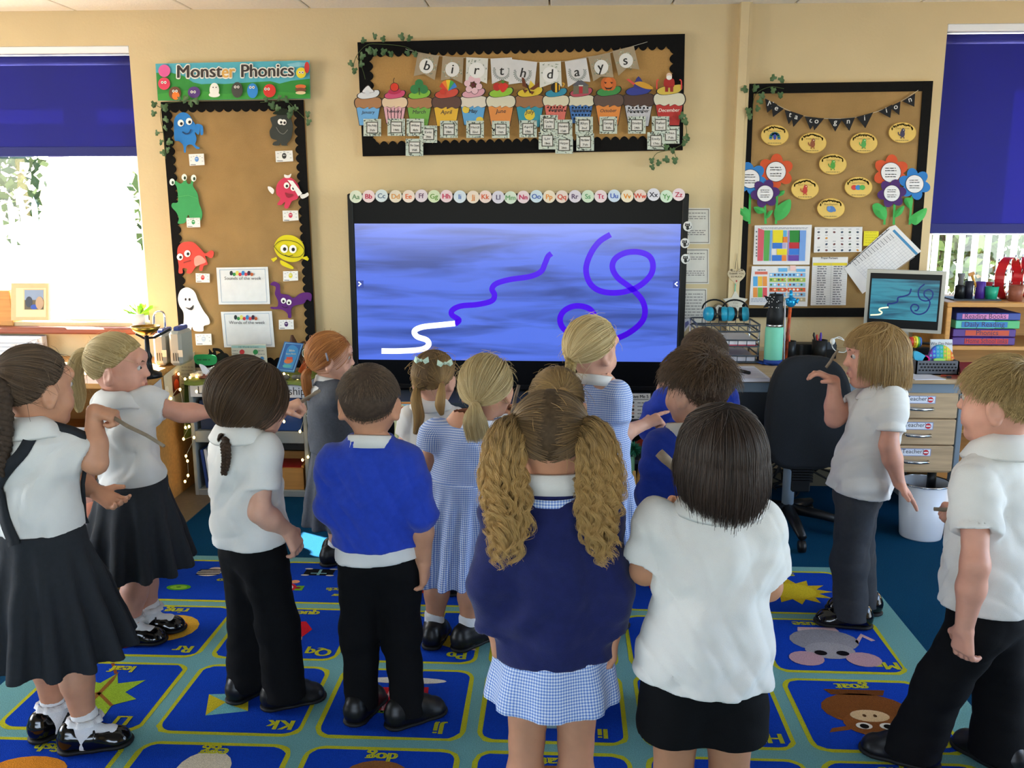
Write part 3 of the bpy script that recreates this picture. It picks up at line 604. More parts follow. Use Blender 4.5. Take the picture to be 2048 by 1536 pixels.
def pt_may(a,cx,yc,s): a.ell(cx-.5*s,yc+.55*s,.25*s,.25*s,'#dcc04a'); a.ell(cx+.45*s,yc+1.25*s,.25*s,.2*s,'#dcc04a')
for i,q in enumerate([('January',80,240,470,'#a87850','#6aa6d8','#d8dade',(tp_blob('#dcdce0','#cfd3da'),'a white swirl topper')),('February',235,385,468,'#dcc3a4','#d8a3ae','#c84a72',(tp_cherry,'a red cherry'),pt_str('#4a2230')),('March',370,530,470,'#a87850','#6fa845','#7fb83e',(tp_clover,'a green clover')),('April',520,690,468,'#5b4038','#dcae34','#c84a38',(tp_umb,'a rainbow umbrella')),('May',675,840,464,'#d8cfc0','#5a9fd2','#d7a0ae',(tp_flower,'a pink blossom'),pt_may),('June',828,1000,462,'#d4cfb8','#d98a45','#8fbf3a',(tp_straw,'red strawberries')),('July',988,1170,462,'#9a6c48','#2f8fa5','#d8bb34',(tp_butter,'a brown butterfly'),pt_sun),('August',1150,1305,458,'#d6cfb4','#cf6a5e','#2f8aa5',(tp_bee,'a striped bee'),pt_dots('#dd9a90',12)),('September',1290,1450,458,'#d3ceb6','#3c6caa','#b44a5a',(tp_house,'a little grey house'),pt_dots('#d8dde6')),('October',1440,1615,456,'#5e4a42','#d9853c','#3c8a45',(tp_pump,'a carved pumpkin')),('November',1605,1790,454,'#4e3832','#bcbcc4','#2f3a90',(tp_rocket,'a blue and gold rocket'),pt_dots('#8f93a6',10)),('December',1780,1965,450,'#d3d0bc','#b3302c','#d0b54a',(tp_fig,'a small red-coated figure'))]): cupcake(i,*q)
# ---- birthday tags
def btag(i,x,y,name,day,tr,label):
    a=Art(YS-.0085-.0014*(i%3),tr); h=100; a.rect(x-h,y-h*.98,x+h,y+h*.98,'#c3cdc1',.001); p=Art(a.Y-.0005,tr); r=random.Random(i)
    for k in range(60):
        u,v=r.uniform(-.96,.96),r.uniform(-.94,.94)
        if max(abs(u),abs(v))>.66: p.ell(x+u*h,y+v*h,11,4.5,r.choice(['#6f8577','#8da495','#e0e5dd','#55695e']),rot=r.uniform(0,180),n=6,dk=0)
    p.k+=1; p.rect(x-66,y-66,x+66,y+66,'#4b463c'); p.rect(x-56,y-56,x+56,y+56,'#d6d4ce')
    w=min(96,17*len(name)+10); art_text_fit(p,name,x-w/2,x+w/2,y-10,26,'#2e2b29',bold=.01); art_text_fit(p,day,x-30,x+30,y+42,24,'#2e2b29',bold=.01)
    paper('birthday_tag',label,'tag',a,p,'birthday tags on the birthday board')
TG=[(310,1110,'Mrs Polly','7th',cD,'January'),(583,1107,'Thomson','14th',cD,'February'),(800,1108,'Willow','4th',cD,'March, upper left of three'),(948,1185,'Evie','20th',cD,'March, right of three'),(790,1335,'Mrs Lloyd','25th',cD,'March, lowest of three'),(1182,1130,'Mrs Daniel','18th',cD,'April'),(1480,1130,'Heidi','22nd',cD,'May'),(1772,1132,'Winter','15th',cD,'June'),(92,1125,'April','19th',cE,'July'),(330,1065,'Carley','1st',cE,'August, upper left of four'),(495,1118,'Hendrix','15th',cE,'August, upper right of four'),(312,1260,'Liv','18th',cE,'August, lower left of four'),(502,1310,'Harper','26th',cE,'August, lower right of four'),(730,1085,'Rhys','2nd',cE,'September, upper of two'),(742,1275,'Mrs Baker','7th',cE,'September, lower of two'),(1005,1083,'George','5th',cE,'October'),(1330,1082,'Emelyn','24th',cE,'November'),(1600,1080,'Rafael','3rd',cE,'December, upper left of three'),(1715,1195,'Evan','7th',cE,'December, right of three'),(1548,1262,'Emily','17th',cE,'December, lower left of three')]
for i,(x,y,n,d,tr,l) in enumerate(TG): btag(i,x,y,n,d,tr,'square leafy birthday tag under the cupcake for '+l)
# ---- third board
TRI=[('M',[(412,622),(490,660),(425,712)]),('e',[(447,640),(530,688),(462,740)]),('t',[(535,695),(610,715),(560,785)]),('a',[(572,702),(655,730),(590,803)]),('c',[(662,735),(745,745),(697,820)]),('o',[(702,742),(785,748),(722,825)]),('g',[(810,750),(900,752),(855,832)]),('n',[(890,750),(980,742),(944,827)]),('i',[(990,740),(1095,710),(1045,810)]),('i',[(1130,705),(1215,660),(1203,745)]),('o',[(1195,675),(1268,640),(1260,728)]),('n',[(1280,640),(1360,590),(1355,675)])]
def dtri(p,ch,P):
    cx=sum(q[0] for q in P)/3; cy=sum(q[1] for q in P)/3; an=math.degrees(math.atan2(P[1][1]-P[0][1],P[1][0]-P[0][0])); p.text(ch,cx,cy+8,34,'#d6d4d0',rot=an*.6,shear=.1,bold=.01)
bunting('black bunting of white chalk letters strung across the third board',[cG([(412,622),(530,685),(660,733),(800,750),(980,742),(1120,705),(1270,640),(1380,570)])],[(c,P,cG) for c,P in TRI],[('#1d1d20',dtri)]*12,lambda P:P)
ANI=[('peacock',(473,855),'#2f7f6a'),('brown monkey',(712,903),'#8a4a2c'),('green crocodile',(1035,903),'#4a9a4a'),('dark horse',(1280,838),'#3a3550'),('green frog',(840,1038),'#4f9a3a'),('red parrot',(664,1195),'#b5342c'),('rainbow chameleon',(1002,1183),'#c0463a'),('blue elephant',(828,1318),'#4a74b0')]
for i,(n,(x,y),c) in enumerate(ANI):
    a=Art(YS,cG); a.ell(x,y,88,66,'#c79f4a',.0012,n=32); a.ell(x,y,85,63,'#d9b765',n=32); p=Art(a.Y-.001,cG); r=random.Random(i)
    for k in range(15):
        u=-.8+1.6*k/14; p.ell(x+u*70,y-50+22*abs(u)**2+r.uniform(-4,4),9,4,r.choice(['#4a5a24','#6a7a30']),rot=r.uniform(0,180),n=6,dk=0)
    for u in (-66,62): p.ell(x+u,y-24,5,11,'#4a5a24',n=7,dk=0)
    p.k+=1; art_text_fit(p,n.title(),x-42,x+42,y-22,10,'#7a6a3a'); p.lines(x-45,x+45,[y+52],5,'#8a7848',i,14)
    if n=='peacock':
        for k in range(9): w=math.radians(180+k*22.5); p.ell(x+26*math.cos(w),y+18+30*math.sin(w),11,9,'#2f8a70' if k%2 else '#3a6fa0',dk=0)
        p.k+=1; p.ell(x,y+10,10,18,'#2b3f9a')
    elif n=='blue elephant': p.ell(x,y+4,26,20,c); p.ell(x-14,y-2,12,14,'#5f8ac4'); p.line(spl([(x+22,y),(x+28,y+12),(x+20,y+20)]),7,c)
    elif n=='rainbow chameleon':
        for k,cc in enumerate(('#c83a30','#3a7fc0','#4aa04a')): p.ell(x-28+k*26,y+2,18,16,cc)
    else:
        p.ell(x,y+8,15,22,c); p.ell(x+4,y-14,12,12,c); p.line(spl([(x-10,y+20),(x-24,y+10),(x-26,y-4)]),6,c); p.line([(x-8,y+28),(x-10,y+38)],6,c); p.line([(x+8,y+28),(x+10,y+38)],6,c); p.ell(x+7,y-16,3,3,'#f0ead0')
    paper('animal_badge','oval wooden-look badge with a %s on the third board'%n,'badge',a,p,'oval animal badges on the third board')
def flower(label,c,r,col,stem,leaves,lift,seed):
    t=thing('paper_flower',label,'paper flower',PY(*cG([c])[0],YS),'paper flowers on the third board'); Y=YS-lift
    a=Art(Y+.004,cG); a.line(stem,15,'#3f9a4c'); a.poly([(p[0]-7,p[1]) for p in stem]+[(p[0]+7,p[1]) for p in stem[::-1]],'#42a352',.001); obj('stem',a.m,MATS['card'],t)
    for P in leaves:
        b=MB(); Q=spl(P,5,True); ctr=Q.mean(0); V=[PY(*q,Y+.003-.0) for q in cG(Q)]+[PY(*cG([ctr])[0],Y-.012)]; n=len(Q)
        b.add(V,[(i,(i+1)%n,n) for i in range(n)],'#46a856'); obj('leaf',b,MATS['card'],t)
    for k in range(6):
        w=math.radians(60*k+seed*17); a=Art(Y+.0006*(k%2),cG); a.ell(c[0]+r*.6*math.cos(w),c[1]+r*.6*math.sin(w),r*.46,r*.36,col,.001,rot=60*k+seed*17,n=16); obj('petal',a.m,MATS['card'],t)
    a=Art(Y-.002,cG); a.ell(*c,r*.6,r*.6,'#2a2a30',.001,n=28); a.ell(*c,r*.57,r*.57,'#dcdadc',n=28); e=obj('flower_centre',a.m,MATS['sheet'],t); p=Art(a.Y-.001,cG); p.lines(c[0]-r*.34,c[0]+r*.34,[c[1]+v*r for v in (-.22,-.08,.14,.28)],r*.05,'#4a484c',seed,r*.22); obj('print',p.m,MATS['sheet'],e)
flower('blue paper flower hanging off the left edge of the third board',(318,1130),102,'#2f77bd',[(318,1200),(312,1415)],[[(205,1290),(260,1300),(310,1330),(310,1400),(250,1370)]],.004,1)
flower('orange paper flower in the left cluster of the third board',(480,1085),108,'#c9512d',[(490,1180),(480,1415)],[[(480,1390),(470,1330),(520,1280),(572,1262),(570,1330),(530,1380)],[(490,1240),(505,1210),(535,1205),(525,1232)]],.001,2)
flower('purple paper flower in the left cluster of the third board',(412,1223),88,'#4a2a68',[(410,1290),(415,1415)],[[(340,1310),(390,1310),(410,1340),(365,1350)],[(415,1380),(430,1340),(462,1330),(440,1370)]],.008,3)
flower('orange paper flower in the right cluster of the third board',(1207,1090),108,'#c9512d',[(1180,1190),(1165,1420)],[[(1090,1300),(1130,1285),(1180,1330),(1170,1390),(1110,1360)]],.001,2)
flower('blue paper flower at the right edge of the third board',(1357,1163),97,'#2f77bd',[(1340,1240),(1325,1420)],[[(1335,1410),(1320,1380),(1370,1340),(1432,1315),(1420,1370),(1370,1420)],[(1330,1320),(1290,1280),(1300,1250),(1345,1260)]],.004,1)
flower('purple paper flower in the right cluster of the third board',(1213,1222),88,'#4a2a68',[(1230,1290),(1225,1420)],[[(1230,1375),(1240,1330),(1290,1300),(1275,1350)]],.008,3)
# sheets pinned low on the third board
def sheet(label,P,draw,tr=cF,lift=0,name='pinned_sheet',th=.001,col='#d9d6d6'):
    a=Art(YS-lift,tr); a.poly(P,col,th); p=Art(YS-lift-.0008,tr); draw(p); return paper(name,label,'sheet',a,p)
def d(p):
    for x0,x1,c in ((195,262,'#c8525f'),(262,325,'#4f9b4a'),(325,348,'#5f97cf'),(520,536,'#9a7bc0'),(640,715,'#6b93cf')): p.poly([(x0,165 if x0>200 else 140),(x1,165),(x1-15,495),(x0-8,495)],c)
    for x0,y0,x1,y1,c in ((355,162,465,300,'#dcc81e'),(465,165,505,235,'#5aa0c8'),(460,235,510,297,'#d8782c'),(350,300,455,362,'#2f6cc0'),(455,300,500,362,'#a89cc0'),(398,366,505,430,'#dcc81e'),(345,432,450,495,'#2f6cc0'),(450,432,500,495,'#d8782c'),(536,165,645,295,'#1f7a2c'),(530,295,640,362,'#b5222c'),(528,362,638,430,'#2f70c4'),(522,432,635,495,'#5a3a98')): p.rect(x0,y0,x1,y1,c,dk=0)
    p.k+=1
    for y in (180,230,265,305,345,375,410,440): p.ell(178,y,9,9,'#5a5a62',n=8,dk=0)
    p.k+=1; p.lines(225,740,[140,150],5,'#8a8a98',4,40)
sheet('colour-blocked weekly timetable sheet on the third board',[(158,112),(775,106),(750,535),(140,535)],d)
def d(p):
    p.rect(160,610,297,640,'#c9604c'); p.lines(190,280,[598],10,'#3a3a40',1,22); k=0
    for j in range(2):
        for i,c in enumerate(('#4f9bd0','#dcae3a','#d8883a') if j==0 else ('#d8883a','#6fb04a','#cf4a50')): p.rect(142+i*52,662+j*120,188+i*52,772+j*120-5,c,dk=0)
    p.k+=1
    for j,c in enumerate(('#7fb2da','#9ab04a','#8fb8d2','#c9582e','#7fa8c8','#a89a7a')):
        p.rect(318,625+j*53,498,668+j*53,c,dk=0); p.rect(512,625+j*53,705,668+j*53,c,dk=0)
    p.k+=1
    r=random.Random(5)
    for j in range(6):
        for i in range(9): p.ell(335+i*41,645+j*53,12,12,r.choice(['#b5402c','#d8c8a8','#6a3a24','#3f7a3a','#e8e4dc','#2c4a78']),n=8,dk=0)
    p.k+=1; p.rect(415,572,510,612,'#5fa5d5'); p.rect(610,580,705,612,'#5fa5d5'); p.rect(540,545,600,600,'#e0b8b4'); p.lines(120,290,[905,920,935],5,'#7a86a8',2,30)
sheet('school menu sheet with pictured food rows on the third board',[(128,552),(752,552),(725,985),(98,970)],d)
def d(p):
    r=random.Random(8)
    for i in range(6):
        for j in range(4):
            x,y=848+i*84,185+j*65
            if (i,j) in ((0,2),(2,1)): continue
            p.ell(x,y,15,11,r.choice(['#3a4a3a','#4a4a5a','#b5402c','#6a3a3a','#c88a3a','#35455a']),rot=r.uniform(-40,40),n=9,dk=0); p.rect(x-16,y-36,x+16,y-30,'#8a8a90',dk=0)
    p.k+=1
sheet('white sheet of small word pictures at the top of the third board papers',[(805,130),(1320,128),(1312,398),(795,405)],d)
def d(p):
    art_text_fit(p,'Prayer Partners',875,1055,474,20,'#2c2a2a',bold=.015); p.rect(788,515,1155,545,'#d6c22a'); p.line([(985,515),(970,970)],3,'#9a9a9a')
    for j in range(17): p.lines(835-j,940-j,[560+j*25],9,'#5a5860',j,50); p.lines(1010-j,1110-j,[560+j*25],9,'#5a5860',j+50,50); p.line([(785-j,568+j*25),(1150-j,568+j*25)],2,'#b5b3b3')
sheet('white two-column list with a yellow heading row on the third board',[(782,455),(1165,452),(1140,972),(760,975)],d)
def d(p):
    for y in (190,220,245,275,300): p.lines(1350,1480,[y],6,'#b5a81e',y,30)
sheet('yellow sticky note on the third board',[(1337,173),(1495,175),(1490,330),(1330,332)],d,col='#d8cc2c')
def d(p):
    p.poly([(1665,155),(1920,415),(1895,432),(1642,172)],'#3a7ca8')
    u=np.array([252,262])/12.; v=np.array([-470,345])/14.; o=np.array([1630,190])
    for k in range(13): p.line([o+u*k,o+u*k+v*13],2.5,'#b0aeb4',dk=0)
    for k in range(14): p.line([o+v*k,o+v*k+u*12],2.5,'#b0aeb4',dk=0)
    p.k+=1
    for k in range(13): q=o+v*k+v*.5; p.line([q,q+u*2.2],8,'#8a888c',dk=0)
    p.k+=1; p.line([(1610,150),(1140,560)],7,'#3a3a3c')
    for k in range(9): p.ell(1580-k*49,165+k*45,6,6,'#2c2c2e',n=8,dk=0)
sheet('register grid sheet pinned at a slant behind the computer monitor',[(1675,108),(1955,390),(1320,850),(1120,570),(1610,128)],d,lift=.004)
# ================================================================== big screen and what hangs round it
YT=4.70
M('tv_black','#0c0d10',rough=.4,spec=.2); M('tv_glass','#0a0b0e',rough=.12,spec=.5)
def screenmat(name,c1,c2,scl):
    m=bpy.data.materials.new(name); m.use_nodes=True; N=m.node_tree.nodes; L=m.node_tree.links; b=N['Principled BSDF']
    tc=N.new('ShaderNodeTexCoord'); mp=N.new('ShaderNodeMapping'); mp.inputs['Scale'].default_value=(1.3*scl,1,13*scl); L.new(tc.outputs['Object'],mp.inputs[0])
    t=N.new('ShaderNodeTexNoise'); t.inputs['Scale'].default_value=1; t.inputs['Detail'].default_value=3; t.inputs['Distortion'].default_value=.6; L.new(mp.outputs[0],t.inputs['Vector'])
    r=N.new('ShaderNodeValToRGB'); r.color_ramp.elements[0].position=.33; r.color_ramp.elements[0].color=(*lin(c1),1); r.color_ramp.elements[1].position=.56; r.color_ramp.elements[1].color=(*lin(c2),1)
    L.new(t.outputs[0],r.inputs[0]); b.inputs['Base Color'].default_value=(.01,.01,.012,1); b.inputs['Roughness'].default_value=.15
    L.new(r.outputs[0],b.inputs['Emission Color']); b.inputs['Emission Strength'].default_value=1.; MATS[name]=m; return m
screenmat('screen_sea','#3f56a8','#5c7df3',1.0); screenmat('monitor_sea','#2a5a72','#3f93a8',3.2)
m=M('screen_ink',attr='Col',rough=.2,emit=1.0); m.node_tree.nodes['Principled BSDF'].inputs['Specular IOR Level'].default_value=.2
tvx0,tvx1=PY(694,388,YT)[0],PY(1379,386,YT)[0]; tvz1=PY(1000,387,YT)[2]; tvz0=PY(1040,780,YT)[2]
tv=thing('interactive_screen','wide black interactive screen showing a blue sea with purple and white squiggles','screen',((tvx0+tvx1)/2,YT+.04,tvz0))
sx0,sx1=PY(709,450,YT)[0],PY(1362,447,YT)[0]; pz1=PY(1040,447.5,YT)[2]; pz0=PY(1040,721.5,YT)[2]
gz1,gz0=PY(1040,401,YT)[2],PY(1040,770,YT)[2]
b=MB(); b.box((tvx0,YT+.004,tvz0),(tvx1,YT+.09,tvz1),bev=.006); obj('casing',b,MATS['tv_black'],tv)
b=MB()
for x0,x1,z0,z1 in ((tvx0+.002,sx0-.004,tvz0+.003,tvz1-.003),(sx1+.004,tvx1-.002,tvz0+.003,tvz1-.003),(sx0-.004,sx1+.004,gz1,tvz1-.003),(sx0-.004,sx1+.004,tvz0+.003,gz0)): b.box((x0,YT-.008,z0),(x1,YT+.006,z1),bev=.003)
obj('bezel',b,MATS['tv_black'],tv)
b=MB(); b.box((sx0-.004,YT,gz0),(sx1+.004,YT+.004,gz1)); obj('glass',b,M('tv_off','#0d0e11',rough=.35,spec=.08),tv)
b=MB(); b.box((sx0,YT-.002,pz0),(sx1,YT-.0005,pz1)); pic=obj('picture',b,MATS['screen_sea'],tv)
p=Art(YT-.0022); PU='#3a06b4'
p.line(spl([(1103,507),(1096,513),(1090,527),(1082,543),(1060,553),(1020,559),(993,567),(984,578),(989,590),(983,602),(955,609),(922,612),(905,620),(904,630),(918,640),(910,648)],6),11,PU)
p.line(spl([(910,647),(880,650),(845,654),(829,662),(834,673),(853,680),(857,690),(842,699),(800,702),(763,702)],6),11,'#fbfbff')
p.line(spl([(1221,469),(1198,484),(1180,510),(1172,540),(1181,568),(1204,583),(1240,585),(1275,574),(1300,552),(1306,530),(1298,512),(1276,504),(1250,506),(1230,518),(1225,536),(1236,556),(1262,576),(1284,600),(1290,626),(1280,648),(1250,670),(1210,682),(1165,677),(1130,660),(1120,640),(1128,622),(1150,612),(1176,616),(1189,632),(1184,650),(1164,656),(1148,649)],6),11.5,PU)
p.rect(713,561,727,576,'#2e3c80'); p.rect(1346,561,1359,576,'#2e3c80'); p.line([(717,564),(722,568),(717,572)],2.4,'#e8ecff'); p.line([(1355,564),(1350,568),(1355,572)],2.4,'#e8ecff')
obj('squiggle',p.m,MATS['screen_ink'],pic)
AX=[90,163,236,316,390,463,535,605,682,757,827,900,970,1043,1117,1190,1262,1337,1410,1483,1560,1634,1708,1784,1857,1927]; AYV=[1005,1003,1000,1003,1003,1000,1003,1002,1005,1007,1005,1008,1010,1007,1003,1005,1005,1003,1003,1003,1000,1002,1000,993,1003,993]
AC=['#6f8f6a','#b5264a','#5a6f86','#d0924a','#d9683c','#6a4a66','#6f9a4a','#c02a55','#4a70b0','#d98a4a','#d0603c','#5f5570','#6fa070','#b52a5a','#3f62b0','#d98a3a','#c8503a','#5a4a6a','#5f9a6a','#b5305a','#3f62b8','#d98a2c','#d0503a','#3c3a4a','#5f9a5a','#b5304a']
AB=['#d6dcc8','#e2cdcd','#d0dadc','#ddd2c0','#e3d3c6','#d9ccd4','#cfdab8','#e4ccd0','#cfd9e2','#e3d4c4','#e4cfc8','#d3cfdc','#cfdccb','#e0cdd3','#c8d8e2','#e4d6c0','#e2d0c6','#d6cfda','#cbdac4','#e2d2d6','#c8d6e6','#e6dac2','#e4d0c6','#d8d6e0','#cde0cc','#e4d2d8']
for i in range(26):
    ch=chr(65+i); a=Art(YT-.0082-.0008*(i%2),cH); a.ell(AX[i],AYV[i],36,36,AB[i],.001,n=26); q=Art(a.Y-.0006,cH); q.text(ch+ch.lower(),AX[i],AYV[i]+14,27,AC[i],bold=.03)
    paper('letter_disc','round pastel paper disc with %s%s on top edge of the screen'%(ch,ch.lower()),'letter disc',a,q,'alphabet discs along the top of the screen')
cI=crop(1240,360,1540,585,2048)
for i,(x,y,l) in enumerate(((925,632,'uppermost'),(887,862,'middle'),(897,1078,'lowest'))):
    a=Art(YT-.0082,cI); a.ell(x,y,64,68,'#d5d4d2',.001,n=22); q=Art(a.Y-.0006,cI); q.ell(x-4,y-14,34,22,'#161616'); q.poly([(x-34,y-20),(x-32,y-46),(x-14,y-30)],'#161616'); q.poly([(x+26,y-20),(x+28,y-46),(x+8,y-30)],'#161616'); q.ell(x-2,y+24,20,26,'#161616'); q.line(spl([(x+14,y+36),(x+44,y+24),(x+46,y-4)]),8,'#161616'); q.ell(x-16,y-16,7,6,'#e8e6e2',n=8); q.ell(x+6,y-16,7,6,'#e8e6e2',n=8)
    paper('cat_sticker','round white sticker with a black cat, %s on the screen edge'%l,'sticker',a,q)
# typed sheets on the wall behind the right edge of the screen
for i,(y0,y1,x1,l) in enumerate(((416,488,1420,'uppermost'),(497,568,1418,'middle'),(577,652,1414,'lowest'))):
    a=Art(WY-.001); a.rect(1338,y0,x1,y1,'#d4d0c8',.001); q=Art(a.Y-.0006); q.line([(1342,y0+3),(x1-3,y0+3),(x1-3,y1-3),(1342,y1-3)],1.6,'#5a5652',True)
    q.lines(1366,x1-8,[y0+11,y0+18,y0+22,y0+46,y0+50,y0+54] if i<2 else [y0+12+6*k for k in range(9)],1.6,'#7a7674',i,8); paper('typed_sheet','white typed sheet in a thin border behind the screen, %s of three'%l,'sheet',a,q)
a=Art(YT+.03); a.poly([(1368,640),(1378,636),(1381,648),(1369,664)],'#d8d8de',.001); q=Art(a.Y-.0008); q.poly([(1370,645),(1377,641),(1378,648),(1370,657)],'#6a6aa0'); paper('lanyard_card','small white card poking out beside the lower right screen edge','card',a,q)
# ------------------------------------------------------------------ rug
M('rug_pile',attr='Col',rough=1,noise=.28,nscale=330,bump=1,bscale=420,spec=.05)
RB='#123fae'; RY='#b9b92a'; RG='#6fa3a4'
rx0,rx1,ry0,ry1=-1.735,1.257,.98,3.675; RGY=np.random.default_rng(4)
b=MB(); b.slab([(rx0,ry0,.009),(rx1,ry0,.009),(rx1,ry1,.009),(rx0,ry1,.009)],(0,0,1),.009,RG)
def rr(x0,y0,x1,y1,r,n=5):
    P=[]
    for cx,cy,a0 in ((x1-r,y1-r,0),(x0+r,y1-r,90),(x0+r,y0+r,180),(x1-r,y0+r,270)):
        for k in range(n+1): w=math.radians(a0+90*k/n); P.append((cx+r*math.cos(w),cy+r*math.sin(w)))
    return P
class Rug:
    def __init__(s,b): s.b=b
    def poly(s,P,c,k): s.b.face([(x,y,.0092+.0004*k) for x,y in P],(0,0,1),c)
    def cellart(s,x0,x1,y0,y1):
        "local frame of a cell as its reader sees it: u to the reader's right, v upwards; the reader faces -y"
        cx,cy,w,h=(x0+x1)/2,(y0+y1)/2,(x1-x0)/2,(y1-y0)/2
        return lambda u,v:(cx-u*w,cy-v*h)
rg=Rug(b); CW=.4663; cols=[-1.632+CW*i for i in range(6)]; rows=[3.20+.0,2.765,2.325,1.885,1.445,1.005]
def icon(X,name,k=4):
    E=lambda u,v,a,c_,col,kk=k,n=18:rg.poly([X(u+a*math.cos(2*math.pi*i/n),v+c_*math.sin(2*math.pi*i/n)) for i in range(n)],col,kk)
    P=lambda pts,col,kk=k:rg.poly([X(*p) for p in pts],col,kk)
    if name=='leaf':
        P([(.45,-.05),(.3,.12),(.42,.3),(.18,.28),(.12,.5),(-.05,.35),(-.3,.5),(-.28,.25),(-.5,.1),(-.3,-.05),(-.42,-.35),(-.12,-.25),(0,-.5),(.1,-.25),(.4,-.35),(.3,-.12)],'#8fae2f'); P([(-.02,.4),(.02,.4),(.02,-.3),(.0,-.55),(-.04,-.3)],'#8a5a28',k+1); P([(-.3,.25),(-.27,.28),(.02,0),(0,-.04)],'#8a5a28',k+1); P([(.3,.2),(.27,.24),(0,0),(.02,-.04)],'#8a5a28',k+1); P([(0,-.5),(.03,-.48),(.2,-.75),(.16,-.76)],'#8a4a28',k)
    elif name=='kite':
        P([(-.1,.3),(.35,.42),(.48,-.05),(.02,-.1)],'#6fb0b5'); P([(.48,-.05),(.22,.12),(.35,.42)],'#c8b82a',k+1); P([(-.1,.3),(.22,.14),(.02,-.1)],'#c8b82a',k+1)
    elif name=='jelly':
        P([(-.35,.3),(.4,.25),(.3,-.32),(-.3,-.35)],'#b01f2a'); P([(-.2,.25),(-.16,.25),(-.14,-.3),(-.18,-.3)],'#d8a0a0',k+1); P([(.15,.25),(.18,.25),(.16,-.3),(.13,-.3)],'#d8a0a0',k+1); P([(-.38,.3),(.42,.25),(.42,.2),(-.38,.24)],'#5a8a30',k+1); E(0,-.5,.5,.08,'#d8d4c8')
    elif name=='igloo': E(0,.05,.5,.45,'#9fc3cf'); E(.05,.15,.2,.25,'#c9dde4',k+1); P([(-.5,.0),(.5,.0),(.5,-.03),(-.5,-.03)],'#6f98a8',k+1)
    elif name=='hen':
        E(0,.0,.42,.4,'#7a4a20'); E(-.25,.3,.2,.2,'#c3262a',k+1); E(-.25,.32,.09,.1,'#e8e4dc',k+2); P([(-.5,.25),(-.38,.32),(-.38,.2)],'#dca030',k+2)
    elif name=='goat':
        E(0,-.1,.5,.36,'#7a4720'); E(0,.22,.34,.26,'#844d24',k+1); E(0,.05,.22,.13,'#d3b184',k+2)
        for s in (-1,1): E(s*.13,.27,.09,.07,'#e8e0d0',k+3); E(s*.13,.28,.05,.05,'#16120f',k+4); P([(s*.3,.35),(s*.55,.42),(s*.5,.33),(s*.3,.27)],'#844d24'); P([(s*.12,.48),(s*.2,.75),(s*.32,.8),(s*.2,.7),(s*.19,.47)],'#c9c2c6'); E(s*.06,.05,.02,.03,'#5a3a20',k+3)
        P([(-.3,-.42),(.3,-.42),(.36,-.55),(-.36,-.55)],'#6a3c1a')
    elif name=='ring':
        E(-.1,-.05,.42,.42,'#d8a83a'); E(-.1,-.05,.27,.27,'#c8702a',k+1); E(-.1,-.05,.2,.2,RB,k+2); E(.3,.4,.2,.2,'#b5202a',k+1)
    elif name=='queen':
        P([(-.15,-.35),(.1,-.3),(.55,-.45),(.5,-.2),(.3,0),(.2,.2),(-.2,.2),(-.3,-.1)],'#c8202e'); P([(.5,-.42),(.3,-.05),(.18,.2),(.26,.2),(.38,0),(.56,-.28)],'#e8e0d8',k+1); E(-.02,.22,.22,.2,'#e2b59a',k+2); E(0,.38,.24,.14,'#9a5a2a',k+1); P([(-.15,.48),(.15,.48),(.12,.62),(0,.54),(-.12,.62)],'#dcb82a',k+2)
    elif name=='pencil':
        P([(-.45,.35),(-.6,.1),(.35,-.4),(.5,-.15)],'#c9a72e'); P([(-.45,.35),(-.6,.1),(-.8,.42)],'#e2b8a0',k+1); P([(.35,-.4),(.5,-.15),(.62,-.22),(.46,-.47)],'#d88a98',k+1)
    elif name=='orange': E(0,0,.42,.42,'#d9762a'); P([(0,.4),(.2,.58),(.05,.5)],'#3f8a3a',k+1)
    elif name=='nut': E(0,0,.36,.42,'#8a5a2c'); E(0,.25,.38,.2,'#5f3a1c',k+1)
    elif name=='mouse':
        E(0,-.12,.45,.34,'#8f8c92'); E(.0,.18,.32,.24,'#9b989e',k+1); P([(-.28,-.4),(.28,-.4),(.25,-.52),(-.25,-.52)],'#c9a8a8',k-1)
        for s in (-1,1): E(s*.36,.42,.22,.2,'#b5929c',k+2); E(s*.14,.26,.08,.07,'#141216',k+3)
        P([(-.4,-.1),(-.55,-.35),(-.68,-.15),(-.62,-.12),(-.54,-.25),(-.42,-.02)],'#c9a8a8')
    elif name=='sun':
        pts=[]
        for i in range(24): w=2*math.pi*i/24; r_=.6 if i%2==0 else .38; pts.append((r_*math.cos(w)*.95,r_*math.sin(w)*.8))
        P(pts,'#c2a923'); E(0,0,.32,.28,'#d0bb2c',k+1)
    elif name=='tomato': E(0,-.05,.36,.36,'#b5202a'); P([(-.12,.28),(0,.2),(.12,.28),(.02,.4)],'#3f8a3a',k+1)
    elif name=='umbrella': P([(-.5,0),(-.35,.35),(0,.5),(.35,.35),(.5,0)],'#b5202a'); P([(-.03,0),(.03,0),(.03,-.5),(-.03,-.5)],'#8a5a28')
    elif name=='van': P([(-.45,-.2),(.45,-.2),(.45,.2),(.2,.35),(-.45,.35)],'#b5302a'); E(-.25,-.25,.1,.12,'#1a1a1a',k+1); E(.25,-.25,.1,.12,'#1a1a1a',k+1)
    elif name=='watch':
